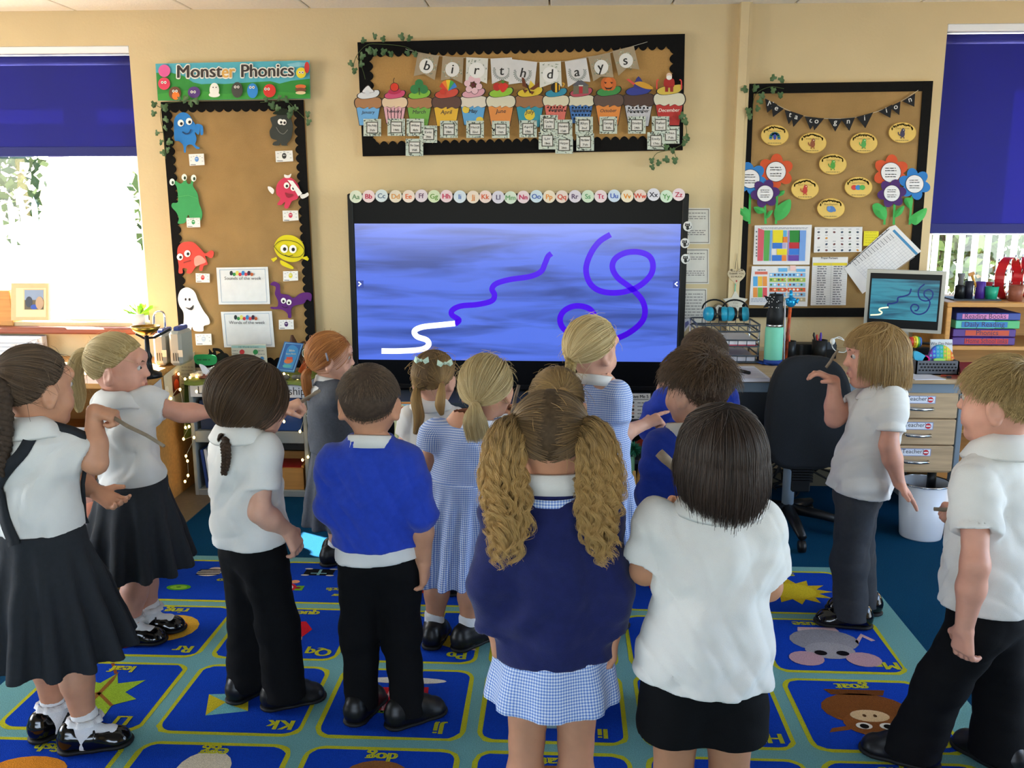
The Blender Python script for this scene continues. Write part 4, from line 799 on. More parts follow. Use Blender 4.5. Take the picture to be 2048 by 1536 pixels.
        E(.35,.1,.22,.3,'#b5202e'); E(.35,.1,.16,.22,'#e8dcd8',k+1); P([(.0,.25),(.14,.25),(.14,-.05),(.0,-.05)],'#5f9a2c'); E(.1,.1,.05,.05,'#7a1a22',k+2)
    elif name=='xray': P([(-.45,.3),(.2,.3),(.2,-.3),(-.45,-.3)],'#16181c'); P([(-.16,.28),(-.1,.28),(-.1,-.25),(-.16,-.25)],'#7fb0b5',k+1); P([(-.3,.15),(.05,.15),(.05,.08),(-.3,.08)],'#7fb0b5',k+1); E(-.4,.3,.09,.06,'#c9c4bc',k+1); E(.15,.3,.09,.06,'#c9c4bc',k+1); E(-.4,-.3,.09,.06,'#c9c4bc',k+1); E(.15,-.3,.09,.06,'#c9c4bc',k+1)
    elif name=='egg2': E(0,0,.3,.24,'#d9936a')
    elif name=='yoyo': E(0,0,.4,.3,'#4f9a24'); E(0,0,.28,.2,'#86b83a',k+1); E(0,0,.08,.06,'#3f7a20',k+2)
    elif name=='zebra':
        E(0,.05,.4,.34,'#d8cfc6'); E(-.1,-.32,.2,.16,'#c9b8a8')
        for v in (-.2,-.05,.1,.25): P([(-.38,v),(.38,v+.03),(.38,v-.05),(-.38,v-.07)],'#171518',k+1)
    elif name=='fish': E(0,-.2,.4,.25,'#d98a2c'); P([(.35,-.2),(.6,0),(.6,-.4)],'#d98a2c')
    elif name=='egg': E(0,-.3,.28,.34,'#d8cdb4')
    else: E(0,-.25,.35,.3,'#8a5a30')
def rtext(X,t,u,v,h,w,h_,k=5):
    V,Fc=text_geo(t,h*h_/.69)
    for o in (-.003,.003): rg.b.add([(*X(u+(p[0]+o)/w,v+p[1]/h_),.0092+.0004*k+abs(o-.003)*.02) for p in V],Fc,RY)
GRID=[[('yoyo','yoyo','Yy'),('watch','watch','Ww'),('van','van','Vv'),('umbrella','umbrella','Uu'),('tomato','tomato','Tt'),('sun','sun','Ss')],
      [('ring','ring','Rr'),('queen','queen','Qq'),('pencil','pencil','Pp'),('orange','orange','Oo'),('nut','nut','Nn'),('mouse','mouse','Mm')],
      [('leaf','leaf','Ll'),('kite','kite','Kk'),('jelly','jelly','Jj'),('igloo','igloo','Ii'),('hen','hen','Hh'),('goat','goat','Gg')],
      [('fish','fish','Ff'),('egg','egg','Ee'),('dog','dog','Dd'),('cat','cat','Cc'),('ball','ball','Bb'),('apple','apple','Aa')]]
g=.019
for j in range(4):
    for i in range(6):
        x0,x1=cols[i]+g-.002,cols[i]+CW-g; y0,y1=rows[j]+g,(rows[j-1] if j else 3.645)-g
        ty,wd,lt=GRID[j][i]
        wob=lambda P:[(x+RGY.normal()*.0012,y+RGY.normal()*.0012) for x,y in P]
        rg.poly(wob(rr(x0,y0,x1,y1,.052)),RY,1); rg.poly(wob(rr(x0+.014,y0+.014,x1-.014,y1-.014,.042)),RB,2)
        X=rg.cellart(x0,x1,y0,y1); w,h=(x1-x0)/2,(y1-y0)/2
        if j==0 and i==0:
            X2=rg.cellart(x0+.08,x1-.1,y0+.17,y1-.02); icon(X2,'zebra'); X3=rg.cellart(x0+.02,x1-.17,y0+.03,y1-.19); icon(X3,'yoyo'); rtext(X,'yoyo',-.45,-.05,.16,w,h); continue
        if j==0 and i==1:
            X2=rg.cellart(x0-.02,x1-.08,y0+.19,y1+.0); icon(X2,'xray'); X4=rg.cellart(x0+.05,x1-.25,y0+.13,y1-.14); icon(X4,'egg2'); X3=rg.cellart(x0-.05,x1-.05,y0+.0,y1-.1); icon(X3,'watch'); rtext(X,'watch',-.45,.28,.15,w,h); rtext(X,'Ww',-.55,.55,.15,w,h); continue
        # the words stand at the far end for the photographer, upside down: the reader sits on the other side
        X5=rg.cellart(x0-.045,x1+.045,y0-.05,y1+.05); icon(X5,ty); rtext(X,wd,0,-.86,.2,w,h); rtext(X,lt,-.66,.6,.24,w,h)
rug=obj('alphabet_rug',b,MATS['rug_pile'],label='large blue and teal alphabet rug with yellow-edged picture squares',cat='rug')
# ================================================================== furniture and small things
M('light_oak','#b79b78',rough=.5,noise=.22,nscale=5,stretch=(1,1,14)); M('oak_h','#b79b78',rough=.5,noise=.22,nscale=5,stretch=(1,14,14))
M('pine','#c08a4a',rough=.5,noise=.2,nscale=5,stretch=(1,12,12)); M('grey_metal','#6f7c88',rough=.5); M('dark_grey','#3a4048',rough=.6)
M('slate','#2f3740',rough=.55); M('chrome','#c9ccd0',rough=.2,metal=1); M('black_plastic','#101113',rough=.4); M('chair_fabric','#1c1e22',rough=.95,noise=.2,nscale=300,bump=.4,bscale=600)
M('white_enamel','#c9ced6',rough=.35,spec=.5); M('grey_laminate','#8d8f8b',rough=.5,noise=.06,nscale=12); M('wicker',attr='Col',rough=.8,noise=.3,nscale=120); M('green_cloth','#76823a',rough=.9,noise=.2,nscale=9,bump=.3,bscale=300)
M('bulb','#ffd27a',emit=14); M('bulb_wire','#b5b09a',rough=.5); M('brass','#b08a3a',rough=.3,metal=1); M('clear_glass','#e6efee',rough=.05,trans=1)
def bxp(b,x0,y0,x1,y1,Y,d,col=None,bev=0):
    "box whose front face spans two photograph pixels at depth Y"
    p=PY(x0,y0,Y); q=PY(x1,y1,Y); return b.box((p[0],Y,q[2]),(q[0],Y+d,p[2]),col,0,bev)
def pbox(name,par,mat,x0,y0,x1,y1,Y,d,col=None,bev=.004): b=MB(); bxp(b,x0,y0,x1,y1,Y,d,col,bev); return obj(name,b,MATS[mat],par)
def wbox(name,par,mat,a,c,col=None,bev=.003): b=MB(); b.box(a,c,col,0,bev); return obj(name,b,MATS[mat],par)
# ------------------------------------------------------------------ teacher's desk
DZ=.738; DY=4.06
desk=thing('teacher_desk','light wood teacher desk with grey frame and drawer pedestal','desk',(1.25,4.4,0))
wbox('desktop',desk,'oak_h',(.70,DY,DZ-.026),(1.80,4.79,DZ),bev=.004)
wbox('frame_rail',desk,'grey_metal',(.72,DY+.02,DZ-.075),(1.79,DY+.05,DZ-.028)); wbox('modesty_panel',desk,'dark_grey',(.72,4.62,.3),(1.48,4.64,DZ-.03))
for x in (.72,1.775): wbox('leg',desk,'grey_metal',(x,DY+.02,.03),(x+.025,DY+.07,DZ-.028)); wbox('leg',desk,'grey_metal',(x,4.70,.03),(x+.042,4.75,DZ-.028)); wbox('foot',desk,'grey_metal',(x,DY,0),(x+.042,4.78,.032))
wbox('pedestal_case',desk,'light_oak',(1.375,DY+.034,.30),(1.772,4.6,DZ-.08))
dz=[.672,.553,.432,.310]
for i in range(3):
    z1,z0=dz[i]-.003,dz[i+1]+.003; dr=wbox('drawer',desk,'light_oak',(1.382,DY+.012,z0),(1.768,DY+.034,z1))
    b=MB(); zc=(z0+z1)/2-.012; xs=PY(1812,812,DY)[0]; b.tube([(xs,DY+.011,zc+.006),(xs+.012,DY-.012,zc+.003),(xs+.06,DY-.018,zc),(xs+.115,DY-.012,zc),(xs+.122,DY+.011,zc)],[.006,.008,.007,.006,.006],8); obj('handle',b,MATS['chrome'],dr)
    lx0,lx1=PY(1808,800,DY)[0],PY(1873,800,DY)[0]; lz0,lz1=z1-.046,z1-.012; c1,c2=PX if False else None,None
    b=MB(); b.box((lx0,DY+.0095,lz0),(lx1,DY+.012,lz1),'#7f8fb8'); b.box((lx0+.003,DY+.009,lz0+.003),(lx1-.003,DY+.0095,lz1-.003),'#d8dae2'); V,Fc=text_geo('(Teacher)',.027)
    b.add([(lx0+.058+u,DY+.0085,lz0+.013+v) for u,v in V],Fc,'#24242a')
    n=22; cx,cz=lx1-.022,(lz0+lz1)/2; b.add([(cx+.0125*math.cos(2*math.pi*k/n),DY+.0085,cz+.0125*math.sin(2*math.pi*k/n)) for k in range(n)],[tuple(range(n))],'#c4262e'); b.box((cx-.0095,DY+.0078,cz-.0028),(cx+.0095,DY+.0083,cz+.0028),'#e8e6e6'); obj('drawer_label',b,MATS['sheet'],dr)
b=MB(); b.lathe((1.72,DY+.1,.2),[(0,0),(.02,0),(.02,.1),(0,.1)],12); obj('castor',b,MATS['black_plastic'],desk)
# ------------------------------------------------------------------ office chair
CY0=3.88; ch=thing('office_chair','black fabric office chair standing in front of the desk','chair',(1.09,CY0+.15,0))
p=PY(1612,830,CY0); q=[PY(1530,860,CY0)[0],PY(1702,860,CY0)[0]]; zt,zb=PY(1612,716,CY0)[2],PY(1612,945,CY0)[2]
b=MB(); cx=(q[0]+q[1])/2; hw=(q[1]-q[0])/2; R=[]; N_=36
for k in range(N_):
    w=2*math.pi*k/N_; sx=math.copysign(abs(math.cos(w))**.62,math.cos(w)); sz=math.copysign(abs(math.sin(w))**.62,math.sin(w)); zc=(zt+zb)/2; z=zc+sz*(zt-zb)/2; x=cx+sx*hw*(1-.10*max(0,sz)-.05*max(0,-sz)); R.append((x,z))
V=[]; F_=[]
for s_,dy in ((.90,-.024),(1,-.008),(1,.03),(.9,.045)):
    for x,z in R: u=(x-cx)/hw; V.append((cx+(x-cx)*s_,CY0+dy+.05*(1-u*u),(zt+zb)/2+(z-(zt+zb)/2)*s_))
for i in range(3): F_+=[(i*N_+k,i*N_+(k+1)%N_,(i+1)*N_+(k+1)%N_,(i+1)*N_+k) for k in range(N_)]
n0=len(V); V+=[(cx,CY0+.02,(zt+zb)/2),(cx,CY0+.1,(zt+zb)/2)]; F_+=[(n0,(k+1)%N_,k) for k in range(N_)]+[(n0+1,3*N_+k,3*N_+(k+1)%N_) for k in range(N_)]
b.add(V,F_,None,True); obj('backrest',b,MATS['chair_fabric'],ch)
b=MB(); 
for s_,z in ((.92,.37),(1,.385),(1,.41),(.9,.43)): pass
pts=rr(cx-.21,CY0+.08,cx+.21,CY0+.5,.09); b.add([(x,y,.375) for x,y in pts]+[(x,y,.43) for x,y in pts],[tuple(range(len(pts)))[::-1],tuple(len(pts)+i for i in range(len(pts)))]+[(i,(i+1)%len(pts),len(pts)+(i+1)%len(pts),len(pts)+i) for i in range(len(pts))]); obj('seat',b,MATS['chair_fabric'],ch)
b=MB(); b.box((cx-.04,CY0+.05,.25),(cx+.04,CY0+.075,.62),bev=.006); b.box((cx-.04,CY0+.05,.34),(cx+.04,CY0+.3,.372)); obj('back_support',b,MATS['black_plastic'],ch)
b=MB()
for k in range(14): b.box((cx-.045,CY0+.035,.20+k*.012+.1),(cx+.045,CY0+.048,.207+k*.012+.1))
o=obj('bellows',b,MATS['black_plastic'],ch); o['kind']='stuff'
gc=np.array([cx-.0,CY0+.26,0]); b=MB(); b.tube([gc+(0,0,.08),gc+(0,0,.37)],.027,14); obj('gas_column',b,MATS['grey_metal'],ch)
for k in range(5):
    w=math.radians(-90+72*k); e=gc+(.28*math.cos(w),.28*math.sin(w),.07); b=MB(); b.tube([gc+(0,0,.11),(gc+(0,0,.1)+e)/2+(0,0,.01),e],[.034,.028,.02],8,flat=.8); lg=obj('leg',b,MATS['black_plastic'],ch); b=MB(); b.lathe(e-(.014,0,.042),[(0,0),(.026,0),(.028,.014),(.026,.028),(0,.028)],14,axis=(1,0,0)); obj('castor',b,MATS['black_plastic'],lg)
# ------------------------------------------------------------------ bin
bc=PZ(1843,1040); t=thing('waste_bin','white metal waste bin with a steel rim below the drawers','bin',(PY(1843,1040,4.10)[0],4.10,0)); bc=np.array([PY(1843,1040,4.10)[0],4.10,0])
rt_=(PY(1893,965,4.10)[0]-PY(1793,965,4.10)[0])/2; ht=PY(1843,963,4.10)[2]; b=MB(); b.lathe(bc,[(0,.0),(rt_*.80,0),(rt_*.82,.006),(rt_,ht),(rt_-.004,ht),(rt_*.80,.02),(0,.018)],40); obj('bucket',b,MATS['white_enamel'],t)
b=MB(); b.tube([bc+(rt_*math.cos(w),rt_*math.sin(w),ht) for w in np.linspace(0,2*math.pi,41)],.004,6,cap=False); obj('rim',b,MATS['chrome'],t)
# ------------------------------------------------------------------ cables tangled under the desk
b=MB(); r=random.Random(2)
for k in range(7):
    c=np.array([.95+.05*k,4.35+.04*(k%3),.22]); pts=[c+np.array([r.uniform(-.14,.14),r.uniform(-.05,.05),r.uniform(-.12,.14)]) for _ in range(8)]; b.tube(spl(pts,5),.005,5)
o=obj('cable_tangle',b,MATS['black_plastic'],label='tangle of black cables hanging under the desk behind the chair',cat='cables',kind='stuff')
# ------------------------------------------------------------------ monitor
mo=thing('computer_monitor','silver framed computer monitor showing the same squiggles','monitor',(1.66,4.5,DZ))
pL,pR=PY(1735,537,4.56),PY(1893,545,4.42); zT=(pL[2]+pR[2])/2; zB=(PY(1878,668,4.42)[2]+.0); ex=np.array([pR[0]-pL[0],-.14,0]); ex/=np.linalg.norm(ex); nn=np.array([ex[1],-ex[0],0]); nn=nn if nn[1]<0 else -nn
mid=(pL+pR)/2; mid[2]=(zT+zB)/2; wM=np.linalg.norm((pR-pL)[:2])/2; hM=(zT-zB)/2
b=MB(); b.obox(mid-nn*.02,(ex,nn,(0,0,1)),(wM,.02,hM)); obj('frame',b,M('silver','#a9a7a0',rough=.35,metal=.3),mo)
b=MB(); b.obox(mid+nn*.001,(ex,nn,(0,0,1)),(wM-.016,.001,hM-.016)); obj('panel',b,MATS['tv_black'],mo)
hz=hM*.66; b=MB(); b.obox(mid+nn*.0028-np.array([0,0,-hM*.05]),(ex,nn,(0,0,1)),(wM-.024,.0006,hz)); pic=obj('picture',b,MATS['monitor_sea'],mo)
a=Art(0,crop(1800,480,2048,760,1360),plane=(mid+nn*.0045,nn)); a.tr=crop(1480,430,1860,640,2048)
a.line(spl([(1845,795),(1825,850),(1770,875),(1705,890),(1695,935),(1640,955),(1595,960),(1600,995)],5),16,'#1d2a5c'); a.line(spl([(1600,995),(1520,1005),(1500,1025),(1530,1050),(1500,1072),(1405,1078)],5),15,'#e6ecb8')
a.tr=crop(1800,480,2048,760,1360); a.line(spl([(270,485),(215,530),(200,590),(225,650),(290,668),(345,640),(360,580),(320,545),(270,565),(268,610),(310,650),(328,700),(290,780),(220,815),(150,800),(118,750),(140,710),(185,712),(205,740),(185,772),(160,772)],5),15,'#1d2a5c')
obj('squiggle',a.m,MATS['screen_ink'],pic)
b=MB(); b.obox(mid-nn*.05+np.array([0,0,-hM-.03]),(ex,nn,(0,0,1)),(.03,.012,.07)); b.lathe((mid[0]-nn[0]*.06,mid[1]-nn[1]*.06,DZ),[(0,0),(.1,0),(.1,.012),(.03,.02),(0,.02)],24); obj('stand',b,MATS['silver'],mo)
# ------------------------------------------------------------------ things on the desk
def paperstack(label,P,z0,h,draw=None,name='notebook',col='#c9c9d2',cat='notebook'):
    c=np.mean([PZ(*p,z0) for p in P],0); c[2]=z0; t=thing(name,label,cat,c); b=MB(); b.slab([(*PZ(x,y,z0+h)[:2],z0+h) for x,y in P],(0,0,1),h,col); obj('pages',b,MATS['card'],t)
    if draw: a=Art(0,plane=((0,0,z0+h+.0006),(0,0,1))); draw(a); obj('print',a.m,MATS['sheet'],t)
    return t
def d(a):
    for k in range(9): a.line([(1452+k*0,737+k*2.6),(1512+k*3.0,737+k*2.6)],.9,'#8a8aa0',dk=0)
paperstack('open lined notebook on the left part of the desk',[(1425,733),(1508,732),(1540,756),(1425,757)],DZ,.016,d)
b=MB(); p0,p1=PZ(1452,735,DZ+.024),PZ(1499,746,DZ+.022); b.tube([p0,p0*.5+p1*.5,p1],[.006,.009,.008],8); o=obj('marker_pen',b,MATS['black_plastic'],label='black marker pen lying across the open notebook',cat='pen')
paperstack('white sheet of paper on the desk beside the grey basket',[(1811,748),(1850,745),(1892,758),(1830,759)],DZ,.003,name='loose_paper',cat='paper')
paperstack('dark red tartan book on the desk behind the grey basket',[(1917,724),(1950,724),(1955,746),(1922,745)],DZ,.03,name='book',col='#7a1e26',cat='book')
def d(a):
    for k in range(5): a.rect(1882+k*11,748+(k%2)*4,1892+k*11,753+(k%2)*4,['#b5442c','#3a3a40','#8a2c30','#c9a060','#44506a'][k],dk=0)
paperstack('colourful leaflet on the desk right of the loose paper',[(1876,746),(1938,748),(1944,759),(1900,757)],DZ,.002,d,name='leaflet',col='#9a5a4a',cat='leaflet')
# mint bottle
def lathething(name,label,cat,base,parts):
    t=thing(name,label,cat,base)
    for nm,prof,mat,n in parts: b=MB(); b.lathe(base,prof,n); obj(nm,b,MATS[mat],t)
    return t
M('mint','#6fc0a4',rough=.5); M('rubber_black','#0d0e10',rough=.6); M('bag_blue','#1f3f8a',rough=.7)
bp=PZ(1545,728,DZ); rB=(PY(1563,700,bp[1])[0]-PY(1527,700,bp[1])[0])/2; h1=PY(1545,653,bp[1])[2]-DZ; h2=PY(1545,588,bp[1])[2]-DZ
lathething('water_bottle','mint green steel water bottle with black lid on the desk','bottle',bp,[('body',[(0,0.02),(rB*.97,.02),(rB,.03),(rB,h1-.012),(rB*.94,h1)],'mint',28),('collar',[(rB*.94,h1),(rB*.94,h1+.01),(rB*.9,h1+.012)],'chrome',24),('lid',[(rB*.92,h1+.012),(rB*.92,h1+.06),(rB*.8,h1+.075),(rB*.8,h2-.01),(rB*.7,h2),(0,h2)],'rubber_black',24),('boot',[(0,0),(rB*1.1,0),(rB*1.02,.022),(rB*.97,.024)],'bag_blue',24)])
t=thing('ruffle_mat','blue ruffled mat around the foot of the mint bottle','mat',bp); b=MB(); b.add([(bp[0]+(.05+.022*(k%2))*1.2*math.cos(k*.262),bp[1]+(.05+.022*(k%2))*math.sin(k*.262),DZ+.001+.012*(k%2)) for k in range(24)]+[(bp[0],bp[1],DZ+.001)],[(k,(k+1)%24,24) for k in range(24)]); obj('fabric',b,MATS['bag_blue'],t)
def starpoly(c,R,r,n=5,a0=90): return [(c[0]+(R if k%2==0 else r)*math.cos(math.radians(a0+180*k/n)),c[1]-(R if k%2==0 else r)*math.sin(math.radians(a0+180*k/n))) for k in range(2*n)]
a=Art(bp[1]-.045); a.poly(starpoly((1545,604),21,9,5,70),'#0c0c0e',.014); q=Art(a.Y-.001)
for k in range(16): q.ell(1545+random.Random(k).uniform(-13,13),604+random.Random(k+50).uniform(-12,12),1,1,'#c9c6c2',n=6,dk=0)
paper('star_wand','black speckled star wand standing behind the mint bottle','toy star',a,q)
b=MB(); b.tube([PY(1568,720,4.44),PY(1570,600,4.44)],.004,8); obj('straw',b,M('straw_clear','#c4c4ca',rough=.2),label='grey drinking straw standing beside the mint bottle',cat='straw')
t=thing('pointer_stick','orange flame-patterned pointer stick with a blue hand on top','pointer',PY(1570,735,4.5)); b=MB(); b.tube([PY(1570,735,4.5),PY(1581,608,4.5)],[.008,.008],10); obj('stick',b,M('flame','#c8501f',rough=.4,noise=1,nscale=26,c2='#2a1210'),t)
hb=PY(1582,604,4.49); b=MB(); b.ball(hb,(.026,.02,.026)); 
for k,(dx,dz,l) in enumerate(((-.004,.03,.055),(-.018,.012,.012),(.010,.014,.012),(.022,.0,.010))): b.tube([hb+(dx,-.01,dz*.4),hb+(dx*1.3,-.012,dz+l*.5)],[.009,.007],8)
b.tube([hb+(.015,-.01,.0),hb+(.034,-.012,.014)],[.008,.006],8); obj('pointing_hand',b,M('foil_blue','#1f8fc8',rough=.2,metal=.5),t)
# pens and their holders
def pen_pot(label,x0,y0,x1,y1,Y,pens,lab2):
    t=thing('pen_pot',label,'pen holder',PY((x0+x1)/2,y1,Y)); c=PY((x0+x1)/2,y1,Y); r_=(PY(x1,y1,Y)[0]-PY(x0,y1,Y)[0])/2; h=PY(x0,y0,Y)[2]-c[2]; c[2]=DZ; b=MB(); b.lathe(c,[(0,0),(r_,0),(r_,h),(r_-.004,h),(r_-.004,.01),(0,.01)],20); obj('pot',b,MATS['black_plastic'],t)
    for i,(x,y,col,l) in enumerate(pens): 
        b=MB(); e=PY(x,y,Y); b.tube([c+((e[0]-c[0])*.3,0,.012),c*.25+e*.75,e-(0,0,.012),e],[.0055,.006,.006,.003],8,col); obj('pen',b,MATS['satin'],label=l+lab2,cat='pen',group='pens in the pots on the desk')
pen_pot('left black pen pot on the desk beside the mint bottle',1566,684,1590,722,4.52,[(1566,668,'#e0559a','pink pen'),(1574,662,'#3a1a20','dark maroon pen'),(1578,668,'#e8551f','orange highlighter')],' in the left pen pot')
pen_pot('right black pen pot on the desk behind the chair',1622,682,1652,724,4.5,[(1628,665,'#1a1214','black pen'),(1634,669,'#b5281f','red pen'),(1642,665,'#4a2a9a','purple pen')],' in the right pen pot')
t=thing('desk_organiser','low black desk organiser behind the chair on the desk','organiser',(1.28,4.62,DZ)); pbox('tray',t,'black_plastic',1586,688,1672,722,4.56,.08); pbox('divider',t,'dark_grey',1600,690,1606,712,4.555,.01); pbox('divider',t,'dark_grey',1650,684,1672,700,4.555,.01)
for x,l in ((1618,'left'),(1650,'right')):
    b=MB(); e=PY(x,712,4.2); e[2]=DZ+.045; b.lathe(e,[(0,.012),(.014,.008),(.02,0),(.016,-.004),(0,-.004)],20,axis=(0,-1,.4)); b.tube([e+(0,.01,-.004),e+(0,.03,DZ-e[2]+.002)],.004,6); obj('goggle_lens',b,M('teal_lens','#4fae98',rough=.15),label='small round teal lens standing above the chair back, %s of two'%l,cat='lens')
b=MB(); b.tube(spl([PY(x,y,4.3) for x,y in ((1662,680),(1680,674),(1693,690),(1690,704),(1672,702),(1664,690),(1672,676),(1690,682))],6),.0022,6); b.ball(PY(1665,683,4.3),(.012,.01,.016)); obj('earphone_cable',b,M('cable_white','#c9c9c6',rough=.4),label='white looped earphone cable by the face of the child with the bob',cat='cable')
# letter trays with headphones
t=thing('letter_tray','dark wire three-tier letter tray full of papers on the desk','letter tray',(.85,4.5,DZ)); x0,x1=PY(1395,700,4.38)[0],PY(1520,700,4.38)[0]
for k,z in enumerate((DZ+.01,DZ+.085,DZ+.155)):
    b=MB(); R_=rr(x0,4.38,x1,4.68,.03); P3=[(x,y,z) for x,y in R_]; b.tube(P3+[P3[0]],.004,6,cap=False); P3=[(x,y,z+.03) for x,y in R_]; b.tube(P3+[P3[0]],.004,6,cap=False)
    for i in range(7): x=x0+(x1-x0)*(i+.5)/7; b.tube([(x,4.38,z+.03),(x,4.382,z),(x,4.68,z),(x,4.68,z+.03)],.002,5)
    obj('tier',b,MATS['dark_grey'],t)
for x in (x0,x1):
    
    for yy in (4.42,4.64): b=MB(); b.tube([(x,yy,DZ),(x,yy,DZ+.185)],.005,6); obj('upright',b,MATS['chrome'],t)
for k,(z,c,l) in enumerate(((DZ+.014,'#b9b7c0','lowest'),(DZ+.089,'#d2d0d4','upper'))):
    b=MB(); b.box((x0+.02,4.39,z),(x1-.02,4.66,z+.022),c); 
    if k: b.box((x0+.03,4.385,z-.002),(x1-.015,4.66,z+.004),'#b04050')
    obj('paper_pile',b,MATS['card'],label='stack of white papers in the %s tier of the letter tray'%l,cat='papers')
M('ear_blue','#1f8fb0',rough=.35)
for x,l in ((1432,'left'),(1473,'right')):
    c=PY(x,652,4.5); c[2]=DZ+.235; t=thing('ear_defenders','turquoise and black ear defenders on the letter tray, %s pair'%l,'ear defenders',c)
    for s in (-1,1): b=MB(); b.lathe(c+(s*.03,0,-.01),[(0,.028),(.03,.024),(.036,.01),(.034,-.004),(0,-.004)],20,axis=(s,-.3,.1)); obj('ear_cup',b,MATS['ear_blue'],t); b=MB(); b.lathe(c+(s*.027,0,-.01),[(0,0),(.034,0),(.034,-.014),(.02,-.018),(0,-.018)],20,axis=(s,-.3,.1)); obj('cushion',b,MATS['black_plastic'],t)
    b=MB(); b.tube([c+(.058*math.cos(w),.03+.04*math.sin(w*.5),.008+.045*math.sin(w)) for w in np.linspace(0,math.pi,14)],.007,6,flat=.5); obj('headband',b,MATS['black_plastic'],t)
# wall clock, heart, star
c=PY(1438,619,WY); t=thing('small_clock','tiny round silver clock on the wall above the ear defenders','clock',c); b=MB(); b.lathe(c-(0,.0,0),[(0,.022),(.024,.022),(.03,.016),(.033,0)],26,axis=(0,-1,0)); obj('case',b,MATS['chrome'],t); a=Art(WY-.0225); a.ell(1438,619,7.6,8.5,'#d9d6cc'); a.line([(1438,619),(1438,613)],1,'#222'); a.line([(1438,619),(1443,620)],1,'#222'); obj('dial',a.m,MATS['sheet'],t)
YP=WY-.053
t=thing('wooden_heart','cream wooden heart plaque hanging on the boxed pipe','ornament',PY(1473,545,YP)); hp=[(16*math.sin(w)**3,-(13*math.cos(w)-5*math.cos(2*w)-2*math.cos(3*w)-math.cos(4*w))) for w in np.linspace(0,2*math.pi,28,endpoint=False)]
a=Art(YP); a.poly([(1473+x*1.12,552+y*1.2) for x,y in hp],'#c5b597',.008); obj('plaque',a.m,MATS['card'],t); q=Art(YP-.0085); q.text('THANK YOU',1473,549,3.6,'#5a4c3a',bold=.02); q.text('SO MUCH',1473,555,3.4,'#5a4c3a',bold=.02); q.lines(1463,1484,[543],1.2,'#7a6a54',3,6); q.ell(1463,540,2.4,2.4,'#6a5a44'); q.ell(1484,540,2.4,2.4,'#6a5a44'); q.ell(1473,562,1.6,2,'#a83a3a'); obj('print',q.m,MATS['sheet'],t); b=MB(); b.tube([PY(1470,538,YP-.004),PY(1474,507,YP-.002),PY(1476,538,YP-.004)],.0014,5); obj('cord',b,M('cord_brown','#4a3a2a',rough=.9),t)
t=thing('wooden_star','white wooden star plaque hanging below the heart on the boxed pipe','ornament',PY(1471,603,YP)); a=Art(YP); a.poly(starpoly((1471,606),26,13.5),'#cfc9bb',.008); obj('plaque',a.m,MATS['card'],t); q=Art(YP-.0085); q.text('THANK',1471,603,3.6,'#8a8478',bold=.01); q.text('YOU',1471,608,3.4,'#8a8478',bold=.01); q.lines(1464,1479,[613],1.2,'#9a9488',3,6); obj('print',q.m,MATS['sheet'],t); b=MB(); b.tube([PY(1470,583,YP-.004),PY(1471,567,YP-.003)],.0028,6); obj('ribbon',b,MATS['mint'],t)
# grey basket with toys
t=thing('grey_basket','grey perforated plastic basket on the right of the desk','basket',PZ(1872,752,DZ)); B0=4.14; xa,xb=PY(1832,735,B0)[0],PY(1918,735,B0)[0]; h=PY(1870,722,B0)[2]-DZ
b=MB()
for (p_,q_) in (((xa,B0),(xb,B0+.006)),((xa,B0+.17),(xb,B0+.176)),((xa,B0),(xa+.006,B0+.176)),((xb-.006,B0),(xb,B0+.176))): b.box((*p_,DZ),(*q_,DZ+h))
b.box((xa,B0,DZ),(xb,B0+.176,DZ+.006)); obj('body',b,M('basket_grey','#5a5b61',rough=.6),t); b=MB()
for i in range(11):
    for j in range(3): x=xa+.012+(xb-xa-.024)*(i+(j%2)*.5)/11; z=DZ+.018+j*(h-.03)/2.4; b.box((x,B0-.0012,z),(x+.009,B0,z+.007))
o=obj('perforation',b,MATS['tv_black'],t); o['kind']='stuff'
Yb=B0+.05; t=thing('pop_toy','rainbow bubble pop toy leaning in the grey basket','toy',PY(1882,715,Yb))
a=Art(Yb)
for k,c in enumerate(('#6a3a9a','#3a5fc0','#2f8fb8','#3aa58a','#8fb83a','#d8c23a','#e06a2c')):
    x0,x1=1858+k*7.2,1858+(k+1)*7.2; f_=lambda x:724-34*math.sqrt(max(0,1-((x-1883)/26)**2)); a.poly([(x0,724),(x1,724),(x1,f_(x1)),((x0+x1)/2,f_((x0+x1)/2)),(x0,f_(x0))],c,.02,dk=0)
for k in range(7):
    for j in range(4):
        x,y=1861.6+k*7.2,719-j*8
        if y>727-34*math.sqrt(max(0,1-((x-1883)/26)**2)): a.ell(x,y,2.4,2.6,'#5aa0b8' if k<4 else '#d8a050',n=10,dk=.01)
obj('dome',a.m,MATS['gloss'],t)
a=Art(Yb+.06); a.rect(1862,679,1905,725,'#c9cbcf',.012); q=Art(Yb+.059); q.text('We Do Not',1883,690,6,'#4a4e58'); q.text('Eat',1883,698,5,'#4a4e58'); paper('picture_book','grey picture book behind the rainbow pop toy','book',a,q)
for P,c,l,cat in (([(1828,706),(1836,703),(1856,716),(1852,722),(1832,722)],'#3f9fc0','turquoise plastic toy in the left of the grey basket','toy'),([(1848,716),(1854,711),(1860,718),(1858,724),(1846,724)],'#c8267a','pink plastic toy in the grey basket','toy'),([(1870,718),(1889,718),(1888,725),(1871,725)],'#9fd06a','lime green tag in the grey basket','toy')):
    a=Art(Yb-.025); a.poly(spl(P,4,True),c,.015); obj('small_toy',a.m,MATS['gloss'],label=l,cat=cat)
t=thing('rainbow_rattle','rainbow striped rattle toy beside the monitor foot','toy',PY(1828,690,4.3)); b=MB(); e=PY(1829,684,4.3)
